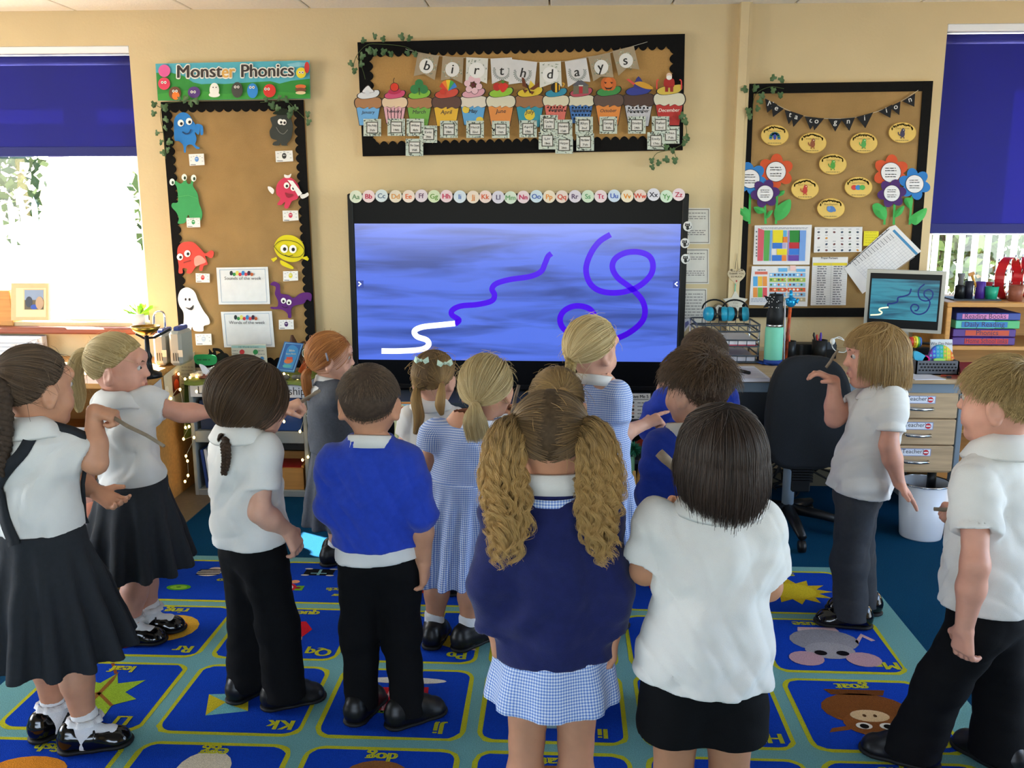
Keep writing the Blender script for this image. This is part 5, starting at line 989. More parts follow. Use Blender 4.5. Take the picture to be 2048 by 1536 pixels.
for k,c in enumerate(('#c8342c','#e0a02c','#d8d03a','#4fa84a','#3a6fc0')): b.lathe(e+(-.02+.009*k,0,0),[(0,0),(.028-.002*abs(k-2),0),(.028-.002*abs(k-2),.009),(0,.009)],16,c,axis=(1,0,0))
obj('rings',b,MATS['gloss'],t); b=MB(); b.tube([e+(.02,0,-.005),e+(.1,.02,-.01)],.006,8); b.tube([e,e+(0,0.01,DZ-e[2]+.002)],.008,8); obj('handle',b,MATS['black_plastic'],t)
t=thing('dark_folder','dark upright folder standing behind the pop toy beside the bookcase','folder',PY(1845,715,4.4)); pbox('cover',t,'black_plastic',1826,695,1858,724,4.34,.03)
# ------------------------------------------------------------------ bookcase on the right with box files
YC=4.42; X0=PY(1893,640,YC)[0]; zs=PY(1900,605,YC)[2]; z2=PY(1960,693,YC)[2]; X1=2.75
t=thing('wooden_bookcase','honey coloured wooden bookcase under the right window','bookcase',((X0+X1)/2,YC+.18,0))
for nm,a_,c_ in (('top',(X0,YC,zs-.022),(X1,WY-.03,zs)),('side',(X0,YC,0),(X0+.022,WY-.03,zs-.022)),('side',(X1-.022,YC,0),(X1,WY-.03,zs-.022)),('shelf',(X0+.022,YC+.005,z2-.02),(X1-.022,WY-.04,z2)),('shelf',(X0+.022,YC+.005,.40),(X1-.022,WY-.04,.42)),('plinth',(X0+.022,YC+.01,0),(X1-.022,WY-.04,.06)),('back',(X0+.022,WY-.045,.06),(X1-.022,WY-.03,zs-.022))): wbox(nm,t,'pine',a_,c_)
cJ=crop(1800,480,2048,760,1360)
zz=[PY(1990,y,YC+.03)[2] for y in (625,640.5,657.5,674,690.5)]
for k,(c,c2,lc,tx,sh) in enumerate((('#2c3f8a','#2c3f8a','#c87aa8','Reading Books',0),('#5fb89a','#4fa86a','#2f6fa8','Daily Reading',0),('#4a2a78','#4a2a78','#b8482c','Phonics',-4),('#4a2a78','#4a2a78','#b5302c','Home School links',-4))):
    z1,z0=zz[k]-.003,zz[k+1]; x0=PY(1911+sh,650,YC+.03)[0]; x1=PY(2040+sh*1.5,650,YC+.03)[0]; tt=thing('box_file','%s box file lying on the bookcase shelf, %s of four'%(('blue','green','purple','purple')[k],('topmost','second from the top','third from the top','lowest')[k]),'box file',((x0+x1)/2,YC+.03,z0),'box files stacked on the bookcase shelf')
    b=MB(); b.box((x0,YC+.03,z0),(x0+(x1-x0)*.62,YC+.3,z1),c,bev=.003); b.box((x0+(x1-x0)*.62,YC+.031,z0),(x1,YC+.3,z1),c2,bev=.003); obj('box',b,MATS['satin'],tt)
    b=MB(); xa_,xb_=x0+.028+(.03 if k>1 else 0),x0+.24+(.02 if k>1 else 0); b.box((xa_,YC+.0285,z0+.006),(xb_,YC+.0298,z1-.005),lc); V,Fc=text_geo(tx,.034); V=V*np.array([min(1,.19/(V[:,0].max()-V[:,0].min())),1]); b.add([((xa_+xb_)/2+u,YC+.028,(z0+z1)/2-.009+v) for u,v in V],Fc,'#3a2a4a'); obj('spine_label',b,MATS['sheet'],tt)
b=MB(); b.box((X0+.25,YC+.06,.42),(X0+.62,YC+.3,.50),'#3a2450',bev=.004); obj('fabric_box',b,MATS['card'],label='dark purple low box on the lower shelf of the bookcase',cat='box')
zt=zs
def pot(name,label,x0,x1,ytop,Y,col,taper=1.,cat='pot'):
    c=PY((x0+x1)/2,600,Y); c[2]=zt+.006; r_=(PY(x1,590,Y)[0]-PY(x0,590,Y)[0])/2; h=PY((x0+x1)/2,ytop,Y)[2]-zt-.006; b=MB(); b.lathe(c,[(0,0),(r_*taper,0),(r_,h),(r_-.005,h),(r_*taper-.005,.01),(0,.01)],20,col); return obj(name,b,MATS['satin'],label=label,cat=cat)
t=wbox('pot_tray',None,'dark_grey',(PY(1908,600,4.5)[0],4.5,zt),(PY(2003,600,4.5)[0],4.66,zt+.006)); tag(t,'thin dark tray under the row of pots on the bookcase','tray')
t=thing('black_jar','black jar with a grey stopper, first of the pots on the bookcase','jar',PY(1918,600,4.56)); c=PY(1918,600,4.56); c[2]=zt+.006; r_=(PY(1928,590,4.56)[0]-PY(1908,590,4.56)[0])/2; hh=PY(1918,572,4.56)[2]-zt; b=MB(); b.lathe(c,[(0,0),(r_,0),(r_*.95,hh*.9),(r_*.6,hh),(0,hh)],20); obj('body',b,MATS['black_plastic'],t); b=MB(); b.lathe(c,[(r_*.55,hh),(r_*.5,hh+.03),(r_*.7,hh+.045),(r_*.7,hh+.055),(0,hh+.055)],18); obj('stopper',b,M('stopper','#6a6a6a',rough=.4),t)
pot('storage_pot','tall dark navy pot, second of the pots on the bookcase',1927,1944,562,4.56,'#1c1c2c'); pot('storage_pot','purple pot in the row of pots on the bookcase',1949,1968,563,4.56,'#4a2a8a'); pot('storage_pot','teal green tapered pot in front of the tambourine',1968,1995,573,4.54,'#1f9a7a',.8); pot('storage_pot','dark red pot behind the purple pot on the bookcase',1968,1984,564,4.62,'#8a1f2c')
b=MB(); b.tube([PY(1952,574,4.56),PY(1944,551,4.56)],[.006,.007],8,'#c8923a'); b.obox(PY(1943,548,4.56),((1,0,.4),(0,1,0),(-.4,0,1)),(.014,.005,.008),'#b5762c'); obj('wooden_brush',b,MATS['satin'],label='small wooden brush sticking out behind the purple pot',cat='brush')
# tambourines
def tamb(label,cx,cy,rx,ry,Y,col,yaw):
    c=PY(cx,cy,Y); R_=PY(cx,cy-ry,Y)[2]-c[2]; t=thing('tambourine',label,'tambourine',c); c[2]=zt+R_; ax=np.array([math.sin(yaw),-math.cos(yaw),0]); e=np.array([math.cos(yaw),math.sin(yaw),0]); V=[];n=40
    for o,rr_ in ((-.022,1),(.022,1),(.022,.93),(-.022,.93)):
        for k in range(n): w=2*math.pi*k/n; V.append(c+ax*o+e*R_*rr_*math.cos(w)+np.array([0,0,R_*rr_*math.sin(w)]))
    b=MB(); b.add(V,[(i*n+k,i*n+(k+1)%n,((i+1)%4)*n+(k+1)%n,((i+1)%4)*n+k) for i in range(4) for k in range(n)]); obj('hoop',b,M('tamb_red',col,rough=.3),t)
    for k in range(10):
        w=2*math.pi*(k+.5)/10; q=c+e*R_*.97*math.cos(w)+np.array([0,0,R_*.97*math.sin(w)])
        for o in (-.026,.026): b=MB(); b.lathe(q+ax*o,[(0,-.0015),(.016,0),(0,.0015)],12,axis=tuple(ax)); obj('jingle',b,MATS['chrome'],t)
tamb('red tambourine standing on the bookcase in front of the right window',2016,561,34,42,4.60,'#c3202a',.75)
tamb('pale pink tambourine behind the red tambourine at the frame edge',2052,563,34,40,4.72,'#c98a92',.75)
lathething('terracotta_pot','small terracotta coloured pot beside the tambourine','pot',(PY(2030,600,4.5)[0],4.5,zt),[('body',[(0,0),(.03,0),(.034,.075),(.03,.075),(.028,.01),(0,.01)],'sill_wood',20)])
# ------------------------------------------------------------------ low dark unit under the big screen
CZ=.528; t=thing('low_unit','dark grey low storage unit under the big screen','cupboard',(-.17,4.55,0)); u0,u1=-.93,.60
for nm,a_,c_ in (('top',(u0,4.42,CZ-.025),(u1,4.80,CZ)),('header_panel',(u0,4.425,CZ-.085),(u1,4.44,CZ-.025)),('side',(u0,4.43,0),(u0+.02,4.8,CZ-.025)),('side',(u1-.02,4.43,0),(u1,4.8,CZ-.025)),('divider',(-.4,4.44,.04),(-.38,4.8,CZ-.025)),('divider',(.10,4.44,.04),(.12,4.8,CZ-.025)),('shelf',(u0+.02,4.44,.22),(u1-.02,4.8,.24)),('plinth',(u0+.02,4.45,0),(u1-.02,4.8,.04)),('back',(u0+.02,4.79,.04),(u1-.02,4.8,CZ-.025))): wbox(nm,t,'slate',a_,c_)
YF=4.418
def post(name,label,x0,y0,x1,y1,draw,col='#d6d5d2',Y=YF): a=Art(Y,None); a.rect(x0,y0,x1,y1,col,.002); q=Art(Y-.001); draw(q); return paper(name,label,'poster',a,q)
def d(q):
    q.text('Give Me 5',1279,796,6,'#2a2a2c',bold=.02); q.line([(1263,799),(1297,799)],1,'#2a2a2c')
    for j in range(5): q.ell(1266,805+j*7.2,2.8,2.6,'#3a3436' if j%2==0 else '#b5887a',n=10,dk=0); q.lines(1275,1296,[806.5+j*7.2],1.6,'#6a6a6c',j,7)
post('wall_poster','small white poster headed give me 5 below the big screen',1257,787,1301,838,d)
def d(q):
    q.ell(1244,806,5,9,'#c98a4a'); q.rect(1240,800,1248,803,'#3a3a3c'); q.rect(1241,816,1248,828,'#8a6a3a'); q.text('5',1247,836,6,'#2a2a2c')
post('wall_poster','white picture poster left of the give me 5 poster',1222,787,1254,838,d)
def d(q): q.text('Class',1000,842,12,'#4a5a58',bold=.01); q.ell(1004,822,12,3,'#7fa08a',rot=-20,n=10)
post('wall_poster','white class name poster behind the raised stick',968,815,1046,880,d)
def d(q):
    q.rect(793,808,872,840,'#9fc4d8'); q.ell(800,830,16,22,'#d8d8a8'); q.text('in B',806,864,6,'#4a5a7a'); q.text('School',806,876,6,'#4a5a7a'); q.ell(800,836,5,6,'#3a5fa8'); q.ell(806,817,4,4,'#c8542c'); q.line([(790,806),(874,806)],3,'#d8762c')
post('wall_poster','colourful school welcome poster below the left of the screen',789,804,876,892,d,'#e2dfa0')
def d(q):
    for k in range(6): q.ell(1252+(6 if k%2 else -2),897-k*4.6,5,2,'#3f7a5a',rot=-35 if k%2 else 35,n=8,dk=0)
    q.k+=1; q.line([(1254,904),(1252,872)],1.2,'#3f7a5a'); q.line(spl([(1228,900),(1236,882),(1243,900)]),1.2,'#6a9a8a')
post('leaf_card','white card with a green leaf spray below the posters',1216,862,1264,906,d,Y=4.40)
for k,(P,c,l) in enumerate((([(1283,865),(1320,852),(1330,868),(1290,876)],'#a8341f','upper red folder on the low unit shelf'),([(1256,893),(1292,873),(1300,884),(1262,903)],'#96301f','lower red folder on the low unit shelf'))):
    a=Art(4.43+.01*k); a.poly(P,c,.012); obj('folder',a.m,MATS['card'],label=l,cat='folder')
def basket(label,c,rx,ry,h,n=44,rows=16,c1='#b09358',c2='#7a5c30',taper=.82):
    t=thing('wicker_basket',label,'basket',c); b=MB()
    for j in range(rows):
        z=h*(j+.5)/rows; s=taper+(1-taper)*j/rows; P=[]
        for k in range(n*2): w=2*math.pi*k/(n*2); o=.006*(1 if (k//2+j)%2 else -1); P.append(np.array(c)+((rx*s+o)*math.cos(w),(ry*s+o)*math.sin(w),z))
        b.tube(P+[P[0]],h/rows*.58,5,c1 if j%2 else c2,cap=False)
    o=obj('weave',b,MATS['wicker'],t); o['kind']='stuff'; b=MB(); b.lathe(c,[(0,.004),(rx*taper*.97,.004),(rx*.95,h*.97)],24,c2,sy=ry/rx); obj('lining',b,MATS['wicker'],t); b=MB(); b.tube([np.array(c)+(rx*math.cos(w),ry*math.sin(w),h) for w in np.linspace(0,2*math.pi,33)],.009,6,c1,cap=False); obj('rim',b,MATS['wicker'],t)
c=PZ(1282,1040); c=np.array([c[0],4.15,0]); basket('wicker basket of sticks on the floor below the posters',c,.135,.10,.20)
for k in range(9):
    r=random.Random(k); b=MB(); s=c+(r.uniform(-.07,.07),r.uniform(-.05,.05),.02); e=s+(r.uniform(-.07,.07),r.uniform(-.02,.06),r.uniform(.26,.34)); b.tube([s,(s+e)/2+(0,.004,0),e],[.008,.008,.007],7,['#b58a4a','#9a7038','#c9a868','#5f8a6a'][k%4]); CS=globals().setdefault('CSL',[]); CS.append((e[0],obj('craft_stick',b,MATS['card'],label='stick',cat='stick',group='sticks in the wicker basket'),['tan','brown','pale','greenish'][k%4]))
for k,(x_,o_,c_) in enumerate(sorted(CSL,key=lambda q:q[0])): o_['label']='%s craft stick in the wicker basket, its tip %s from the left'%(c_,['first','second','third','fourth','fifth','sixth','seventh','eighth','ninth'][k])
for k,(x,y,r_) in enumerate(((1236,930,.070),(1268,898,.042),(1246,975,.05))):
    c2=PY(x,y,4.26); t=thing('pompom_plant','fluffy green pompom plant by the basket of sticks, %s'%(('largest','small darker one','lowest')[k]),'plant',c2); rs=np.random.default_rng(k); b=MB()
    for i in range(420): dv=rs.normal(size=3); dv/=np.linalg.norm(dv); e=c2+dv*r_*(.75+.3*rs.random()); sd=np.cross(dv,rs.normal(size=3)); sd/=np.linalg.norm(sd); b.add([c2+dv*r_*.2-sd*.004,c2+dv*r_*.2+sd*.004,e],[(0,1,2)],['#86a58c','#7fa88f','#5a8a70'][i%3] if k!=1 else '#2f7a5a')
    o=obj('fronds',b,MATS['card'],t); o['kind']='stuff'; b=MB(); b.tube([c2-(0,0,r_*.5),(c2[0],c2[1],.0)],.006,6,'#5a7a5a'); obj('stalk',b,MATS['card'],t)
# ------------------------------------------------------------------ grey shelf unit below the phonics board
SY=4.51; sx0,sx1=-1.865,-1.262; SZ=.60
t=thing('grey_shelf_unit','light grey open shelf unit below the phonics board','shelf unit',((sx0+sx1)/2,4.65,0)); mxx=-1.56
for nm,a_,c_ in (('top',(sx0,SY,SZ-.02),(sx1,4.82,SZ)),('side',(sx0,SY,0),(sx0+.02,4.82,SZ-.02)),('side',(sx1-.02,SY,0),(sx1,4.82,SZ-.02)),('divider',(mxx-.01,SY+.002,.03),(mxx+.01,4.8,SZ-.02)),('shelf',(sx0+.02,SY,.285),(sx1-.02,4.8,.345)),('base',(sx0+.02,SY,0),(sx1-.02,4.8,.035)),('back',(sx0+.02,4.8,.035),(sx1-.02,4.82,SZ-.02))): wbox(nm,t,'grey_laminate',a_,c_)
for x0,x1,tx,tz in ((sx0+.012,mxx-.02,'Love','love'),(mxx+.02,sx1-.008,'Friendship','friendship')):
    b=MB(); b.box((x0,SY-.003,SZ-.075),(x1,SY-.0008,SZ-.012),'#c4c6cc'); V,Fc=text_geo(tx,.058); b.add([((x0+x1)/2+(-.045 if tz=='love' else .03)+u*.95,SY-.0036,SZ-.06+v) for u,v in V],Fc,'#2c2e34'); obj('name_strip',b,MATS['sheet'],label='white name strip reading %s on the grey shelf unit'%tz,cat='label')
wbox('blue_tray',None,'satin',(sx0+.04,SY+.03,.346),(mxx-.03,4.78,.5),col='#1c2a44'); tag(bpy.data.objects['blue_tray'],'dark navy tray in the upper left of the grey shelf unit','tray')
o=wbox('blue_box',None,'satin',(mxx+.03,SY+.02,.346),(sx1-.03,4.78,.52),col='#1f3f78'); tag(o,'blue lidded box in the upper right of the grey shelf unit','box')
r=random.Random(4); x=sx0+.03; BC=['#1f3a78','#c9cbd0','#14233f','#2a5a8a','#1f5a6a','#7a2a2a','#2a3a5a','#3a6a8a','#20304a']
for k in range(10):
    w=r.uniform(.012,.022); hgt=r.uniform(.2,.245); b=MB(); tl=-.10; b.obox((x+w/2+.012,SY+.10,.036+hgt/2),((1,0,-tl),(0,1,0),(tl,0,1)),(w/2,.08,hgt/2),BC[k%9]); obj('book',b,MATS['satin'],label='thin %s book leaning in the grey shelf unit, %s from the left'%(['blue','white','navy','mid blue','dark teal','dark red','slate blue','steel blue','dark navy'][k%9],['first','second','third','fourth','fifth','sixth','seventh','eighth','ninth','tenth'][k]),cat='book',group='books leaning in the grey shelf unit'); x+=w+.005
t=thing('wooden_crate','wooden crate with red lining in the lower right of the grey shelf unit','crate',(mxx+.16,SY+.1,.035)); b=MB(); b.box((mxx+.05,SY+.015,.036),(sx1-.035,SY+.03,.15)); b.box((mxx+.05,SY+.2,.036),(sx1-.035,SY+.215,.19)); b.box((mxx+.05,SY+.03,.036),(mxx+.063,SY+.2,.16)); b.box((sx1-.048,SY+.03,.036),(sx1-.035,SY+.2,.16)); obj('box',b,MATS['pine'],t); wbox('lining',t,'satin',(mxx+.063,SY+.03,.13),(sx1-.048,SY+.2,.15),col='#a81c24')
b=MB(); b.box((mxx+.05,SY+.19,.2),(sx1-.05,SY+.196,.275),'#3c3834'); V,Fc=text_geo('Table',.04); b.add([((mxx+sx1)/2+u,SY+.1895,.225+v) for u,v in V],Fc,'#151312'); obj('table_sign',b,MATS['sheet'],label='dim sign reading table at the back of the lower shelf',cat='sign')
# green cloth over the unit
b=MB(); n=26; rs=np.random.default_rng(3)
prof=lambda u:.0
V=[];
xs=np.linspace(sx0-.012,sx1+.012,n); ys=np.linspace(SY-.012,4.815,5)
for j,y in enumerate(ys):
    for i,x in enumerate(xs): V.append((x,y,SZ+.004+.004*rs.random()))
F_=[(j*n+i,j*n+i+1,(j+1)*n+i+1,(j+1)*n+i) for j in range(4) for i in range(n-1)]; b.add(V,F_,None,True)
for (xa_,sg,ln) in ((sx0-.012,-1,.30),(sx1+.012,1,.36)):
    V=[]; m=8; q_=14
    for j in range(m):
        for i in range(q_): yy=SY-.012+(4.8-SY)*i/(q_-1); V.append((xa_+sg*(.008*math.sin(i*1.5)+.03*(j/(m-1))*(.6+.4*math.sin(i*.9))),yy,SZ+.006-ln*j/(m-1)-(.02*math.sin(i*1.1) if j else 0)))
    b.add(V,[(j*q_+i,j*q_+i+1,(j+1)*q_+i+1,(j+1)*q_+i) for j in range(m-1) for i in range(q_-1)],None,True)
V=[]
for j in range(3):
    for i,x in enumerate(xs): V.append((x,SY-.012-.002*j,SZ+.006-.008*j-(.006*math.sin(i*.8) if j else 0)))
b.add(V,[(j*n+i,j*n+i+1,(j+1)*n+i+1,(j+1)*n+i) for j in range(2) for i in range(n-1)],None,True)
obj('green_cloth',b,MATS['green_cloth'],label='olive green cloth draped over the grey shelf unit',cat='cloth')
# fairy lights
FL=[(357,748),(370,758),(393,753),(437,757),(462,777),(380,755),(342,797),(393,783),(360,779),(371,855),(378,853),(367,878),(388,875),(372,912),(375,922),(376,951),(370,963),(568,748),(576,752),(565,766),(595,757),(601,753),(583,764),(570,795),(568,843),(600,863),(618,817),(622,882),(616,914),(605,920)]
t=thing('fairy_lights','string of warm white fairy lights around the grey shelf unit','fairy lights',(-1.6,SY-.02,SZ)); me=None; o_=np.array([-1.6,SY-.02,SZ])
for i,(x,y) in enumerate(FL):
    Yl=SY-.035 if y>775 else SY+.06; q=PY(x,y,Yl)
    if me is None: b=MB(); b.ball((0,0,0),(.006,.006,.008),None,8); o=obj('bulb',b,MATS['bulb']); me=o.data
    else: o=bpy.data.objects.new('bulb',me); COL.objects.link(o)
    o.parent=t; o.location=q-o_
b=MB()
for grp in ((0,1,5,2,3,4),(6,8,9,10,11,12,13,14,15,16),(17,18,19,20,21,22,23,24),(25,26,27,28,29)):
    b.tube(spl([PY(*FL[i],(SY-.033 if FL[i][1]>775 else SY+.062)) for i in grp],5),.0012,4)
obj('wire',b,MATS['bulb_wire'],t)
ZT=SZ+.009
def onshelf(x,y,Y): c=PY(x,y,Y); c[2]=ZT; return c
# sign, toy tail, poster, book, antlers, badge
c=onshelf(410,768,4.58); t=thing('wooden_sign','little white sign with a green speech cloud on wooden legs','sign',c)
a=Art(4.58); a.poly([(379,748),(447,727),(451,744),(383,768-13)],'#d2cfc8',.006); obj('board',a.m,MATS['card'],t); a=Art(4.575); a.poly(spl([(388,712),(400,709),(425,710),(433,716),(430,728),(412,731),(392,727)],4,True),'#1f8a4a',.006); q=Art(4.567); q.lines(394,424,[721],3,'#0f5a2c',2,9); g=obj('green_cloud',a.m,MATS['card'],t); obj('lettering',q.m,MATS['sheet'],g); a=Art(4.573); a.lines(387,442,[747,742],1.6,'#8a8680',5,9); a.poly(spl([(398,728),(410,732),(420,745),(408,748),(402,738)],3,True),'#e6e6ea'); obj('print',a.m,MATS['sheet'],t)
for x in (408,434): b=MB(); e=PY(x,748,4.58); b.tube([(e[0],4.585,ZT),e],.006,8); b.lathe((e[0],4.585,ZT),[(0,0),(.03,0),(.03,.008),(0,.01)],16); obj('leg',b,MATS['sill_wood'],t)
c=onshelf(448,765,4.66); t=thing('black_cat_toy','black toy cat with a long curled tail on the shelf unit','toy cat',c); b=MB(); b.ball(c+(0,0,.06),(.05,.04,.06)); b.ball(c+(-.05,-.02,.09),(.03,.03,.03)); b.tube([c+(-.05,-.02,.11),c+(-.06,-.02,.14)],[.012,.002],6); b.tube([c+(-.035,-.02,.11),c+(-.03,-.02,.14)],[.012,.002],6); obj('body',b,M('black_fur','#14120f',rough=.95),t); b=MB(); b.tube(spl([PY(x,y,4.66) for x,y in ((455,745),(452,725),(446,708),(438,700),(426,699)) ],5),.008,8); obj('tail',b,MATS['black_fur'],t)
a=Art(4.74); a.poly([(462,690),(532,688),(537,760),(467,762)],'#d6d3c4',.003); q=Art(4.738); q.rect(463,691,531,696,'#9fc4c0'); q.text('100 Words to Learn',497,695.6,3.4,'#3a5a5a'); q.ell(484,704,5,5,'#c8343c'); q.ell(511,704,5,5,'#2f8a4a'); q.ell(524,717,4,4,'#3a7ab0'); q.rect(477,711,503,735,'#d8cf9a'); q.lines(465,476,[702,708,716],1.4,'#8a8a8a',1,5); q.lines(516,530,[702,709],1.4,'#8a8a8a',2,5); paper('word_mat','white word mat headed words to learn leaning on the phonics board','poster',a,q)
nb=np.array([.18,-1,.25]); pb=PY(582,715,4.62); a=Art(0,None,plane=(pb,nb)); a.poly([(569,683),(607,687),(588,745),(551,742)],'#2c5f9a',.02); q=Art(0,None,plane=(pb+np.array([0,-.0015,0]),nb)); q.line([(571,686),(604,689),(587,742),(554,739)],1.5,'#7fb4d0',True); q.poly(spl([(566,735),(573,700),(585,690),(597,702),(584,738)],4),'#3f86b8'); q.text('Bible',584,703,4,'#d8c890'); q.text('Story Book',582,709,3,'#d8c890'); q.ell(577,722,9,5,'#c8703c',rot=-8); q.ell(574,732,9,3.5,'#4fa0a0'); q.rect(573,714,585,719,'#c84a3a'); t=paper('picture_book','blue picture book with an ark leaning on the phonics board','book',a,q,mat='satin')
c=onshelf(600,765,4.70); t=thing('reindeer_toy','brown wooden reindeer ornament with antlers beside the blue book','ornament',c); b=MB(); b.tube(spl([PY(x,y,4.7) for x,y in ((612,735),(606,715),(597,700),(588,690),(584,670))],4),[.02]*13+[.02,.016,.01,.006][:4],8); b.tube(spl([PY(x,y,4.7) for x,y in ((598,690),(608,684),(616,692),(622,705))],4),.006,6); b.tube([(c[0]+.02,4.7,ZT),PY(610,728,4.7)],.016,8); obj('body',b,M('dark_wood','#4a2c18',rough=.6),t); b=MB(); b.tube([PY(604,745,4.69),PY(612,722,4.69)],[.022,.012],8,'#b5501f'); obj('scarf',b,MATS['card'],t)
a=Art(4.64); a.ell(611,706,8.5,11,'#1f3a2c',.006); q=Art(4.632); q.ell(611,706,7,9.5,'#d8d8cc'); q.ell(611,706,6,8,'#1f4a34'); q.line(spl([(614,701),(609,703),(613,708),(608,711)]),1.6,'#e8e8dc'); paper('round_badge','round dark green badge leaning beside the reindeer ornament','badge',a,q)
lathething('glass_jar','clear glass jar with a teal lid right of the phonics board','jar',(PY(658,690,4.72)[0],4.72,ZT-.009),[('glass',[(0,0),(.03,0),(.032,.01),(.032,.15),(.026,.168)],'clear_glass',20),('lid',[(.030,.168),(.031,.172),(.031,.184),(0,.186)],'teal_lens',20)])
o=wbox('jar_stand',None,'grey_laminate',(sx1+.075,4.6,0),(sx1+.22,4.82,SZ-.0005)); tag(o,'narrow grey stand right of the shelf unit carrying the glass jar','stand')
for k,(x,y) in enumerate(((572,757),(592,768),(600,765))): c=onshelf(x,y,4.56); b=MB(); b.ball(c+(0,0,.012),(.022,.016,.013)); obj('pebble',b,M('pebble_grey','#5c584e',rough=.7),label='small grey pebble on the green cloth below the blue book, %s of three'%('leftmost','middle','rightmost')[k],cat='pebble',group='pebbles on the shelf unit')
# ------------------------------------------------------------------ long wooden bookcase under the left window
LX=-1.95; LZ=.68; t=thing('window_bookcase','low wooden bookcase under the bright window with notices on its end','bookcase',(-2.3,4.4,0))
for nm,a_,c_ in (('top',(-2.7,4.05,LZ-.025),(LX,4.80,LZ)),('end_panel',(LX-.022,4.06,0),(LX,4.8,LZ-.025)),('end_panel',(-2.7,4.06,0),(-2.68,4.8,LZ-.025)),('shelf',(-2.68,4.07,.32),(LX-.022,4.78,.34)),('back',(-2.68,4.76,0),(LX-.022,4.78,LZ-.025))): wbox(nm,t,'pine',a_,c_)
LN=(1,0,0); a=Art(0,None,plane=((LX+.003,0,0),LN)); a.poly([(327,752),(390,702),(393,800),(335,830)],'#d8c9a8',.001); q=Art(0,None,plane=((LX+.0045,0,0),LN)); q.poly([(344,752),(358,742),(360,785),(347,793)],'#6a2c1a'); q.ell(353,770,5,12,'#c8431f'); q.ell(334,782,4,10,'#e8dcc4'); q.lines(363,388,[735,742,749,756,763,770,778],1.6,'#a8937a',3,8); paper('end_notice','orange and cream notice on the end of the window bookcase','notice',a,q)
a=Art(0,None,plane=((LX+.003,0,0),LN)); a.poly([(285,790),(322,757),(332,838),(296,858)],'#c4c4c6',.001); q=Art(0,None,plane=((LX+.0045,0,0),LN)); q.lines(296,322,[795,802,809,816,823],1.6,'#9a9aa0',4,8); paper('end_notice','white typed notice on the end of the window bookcase nearest the children','notice',a,q)
# radio, scales, plant, frame on top and on the sill
c=np.array([PY(330,700,4.5)[0],4.5,LZ]); t=thing('cd_player','silver grey portable player with a carrying handle on the bookcase','radio',c); M('silver_grey','#9a9b92',rough=.4)
for s in (0,1):
    b=MB(); p0=PY(303+s*32,668-s*5,4.50); p1=PY(333+s*32,712-s*8,4.50); b.box((p0[0],4.50,LZ+.004),(p1[0]-.006,4.66,p0[2]),bev=.014); sp=obj('housing',b,MATS['silver_grey'],t); b=MB()
    for k in range(3): x=p0[0]+.02+.012*k; b.box((x,4.498,LZ+.03),(x+.004,4.5002,LZ+.07),'#3a3a38')
    b.box((p0[0]+.045,4.498,LZ+.05),(p0[0]+.07,4.5002,LZ+.085),'#b9b5a4'); obj('grille',b,MATS['satin'],sp); b=MB(); b.box((p0[0]+.015,4.53,p0[2]-.004),(p1[0]-.02,4.64,p0[2]+.02),'#2a3a78',bev=.006); obj('blue_lid',b,MATS['satin'],t)
b=MB(); b.tube([PY(x,y,4.58) for x,y in spl([(308,664),(308,632),(316,624),(328,628),(330,660)],4)],.006,8); obj('handle',b,MATS['chrome'],t)
c=np.array([PY(295,700,4.22)[0],4.22,LZ]); t=thing('balance_scale','black balance scale with a brass pan on the bookcase','scale',c); pc=PY(291,655,4.22); b=MB(); b.lathe(pc-(0,0,.035),[(0,0),(.03,.004),(.055,.02),(.068,.042),(.064,.042),(.05,.022),(0,.006)],28); obj('brass_pan',b,MATS['brass'],t)
b=MB(); b.lathe(c,[(0,0),(.06,0),(.055,.02),(.02,.035),(.014,.08),(.02,.10),(.012,.12),(.01,pc[2]-LZ-.04),(0,pc[2]-LZ-.035)],20); obj('stand',b,MATS['black_plastic'],t); b=MB(); b.tube([pc+(-.05,0,-.03),pc+(-.02,.02,-.055),pc+(.03,.02,-.05),pc+(.11,.02,-.01)],.006,8); obj('beam',b,MATS['black_plastic'],t)
c=np.array([PY(290,610,4.9)[0]-.02,4.86,Z1[0]]); t=thing('potted_plant','small bright green plant in a white pot on the window sill','plant',c); b=MB(); b.lathe(c,[(0,0),(.035,0),(.045,.07),(.04,.07),(0,.06)],18); obj('pot',b,MATS['white_enamel'],t); b=MB(); rs=np.random.default_rng(5)
for k in range(40): w=rs.random()*6.28; l=.03+.04*rs.random(); e=c+(l*1.3*math.cos(w),l*math.sin(w),.075+.05*rs.random()); b.add([c+(0,0,.06),e+(.008,0,-.01),e+(.01*math.cos(w),0,.006),e+(-.008,0,.004)],[(0,1,2,3)])
o=obj('leaves',b,M('plant_leaf','#7fb02c',rough=.5),t); o['kind']='stuff'
sY=4.83; a=Art(sY); a.rect(22,566,97,641,'#c9b48c',.02); t=thing('photo_frame','cream wooden photo frame standing on the sill','photo frame',PY(60,641,sY)); obj('frame',a.m,MATS['card'],t); q=Art(sY-.001); q.rect(32,576,92,634,'#d9c8a4'); q.rect(47,578,88,620,'#cdb78e'); q.rect(49,580,87,619,'#7f93b0'); q.rect(49,600,87,619,'#5a5648'); q.ell(58,604,7,11,'#3a4250'); q.ell(68,614,7,5,'#2f4fa8'); q.ell(79,606,8,13,'#a8927a'); obj('photo',q.m,MATS['sheet'],t)
o=wbox('wooden_house',None,'pine',(PY(-25,640,4.84)[0],4.84,Z1[0]),(PY(25,640,4.84)[0],4.92,PY(10,580,4.84)[2])); tag(o,'orange wooden block standing on the sill left of the photo frame','ornament')
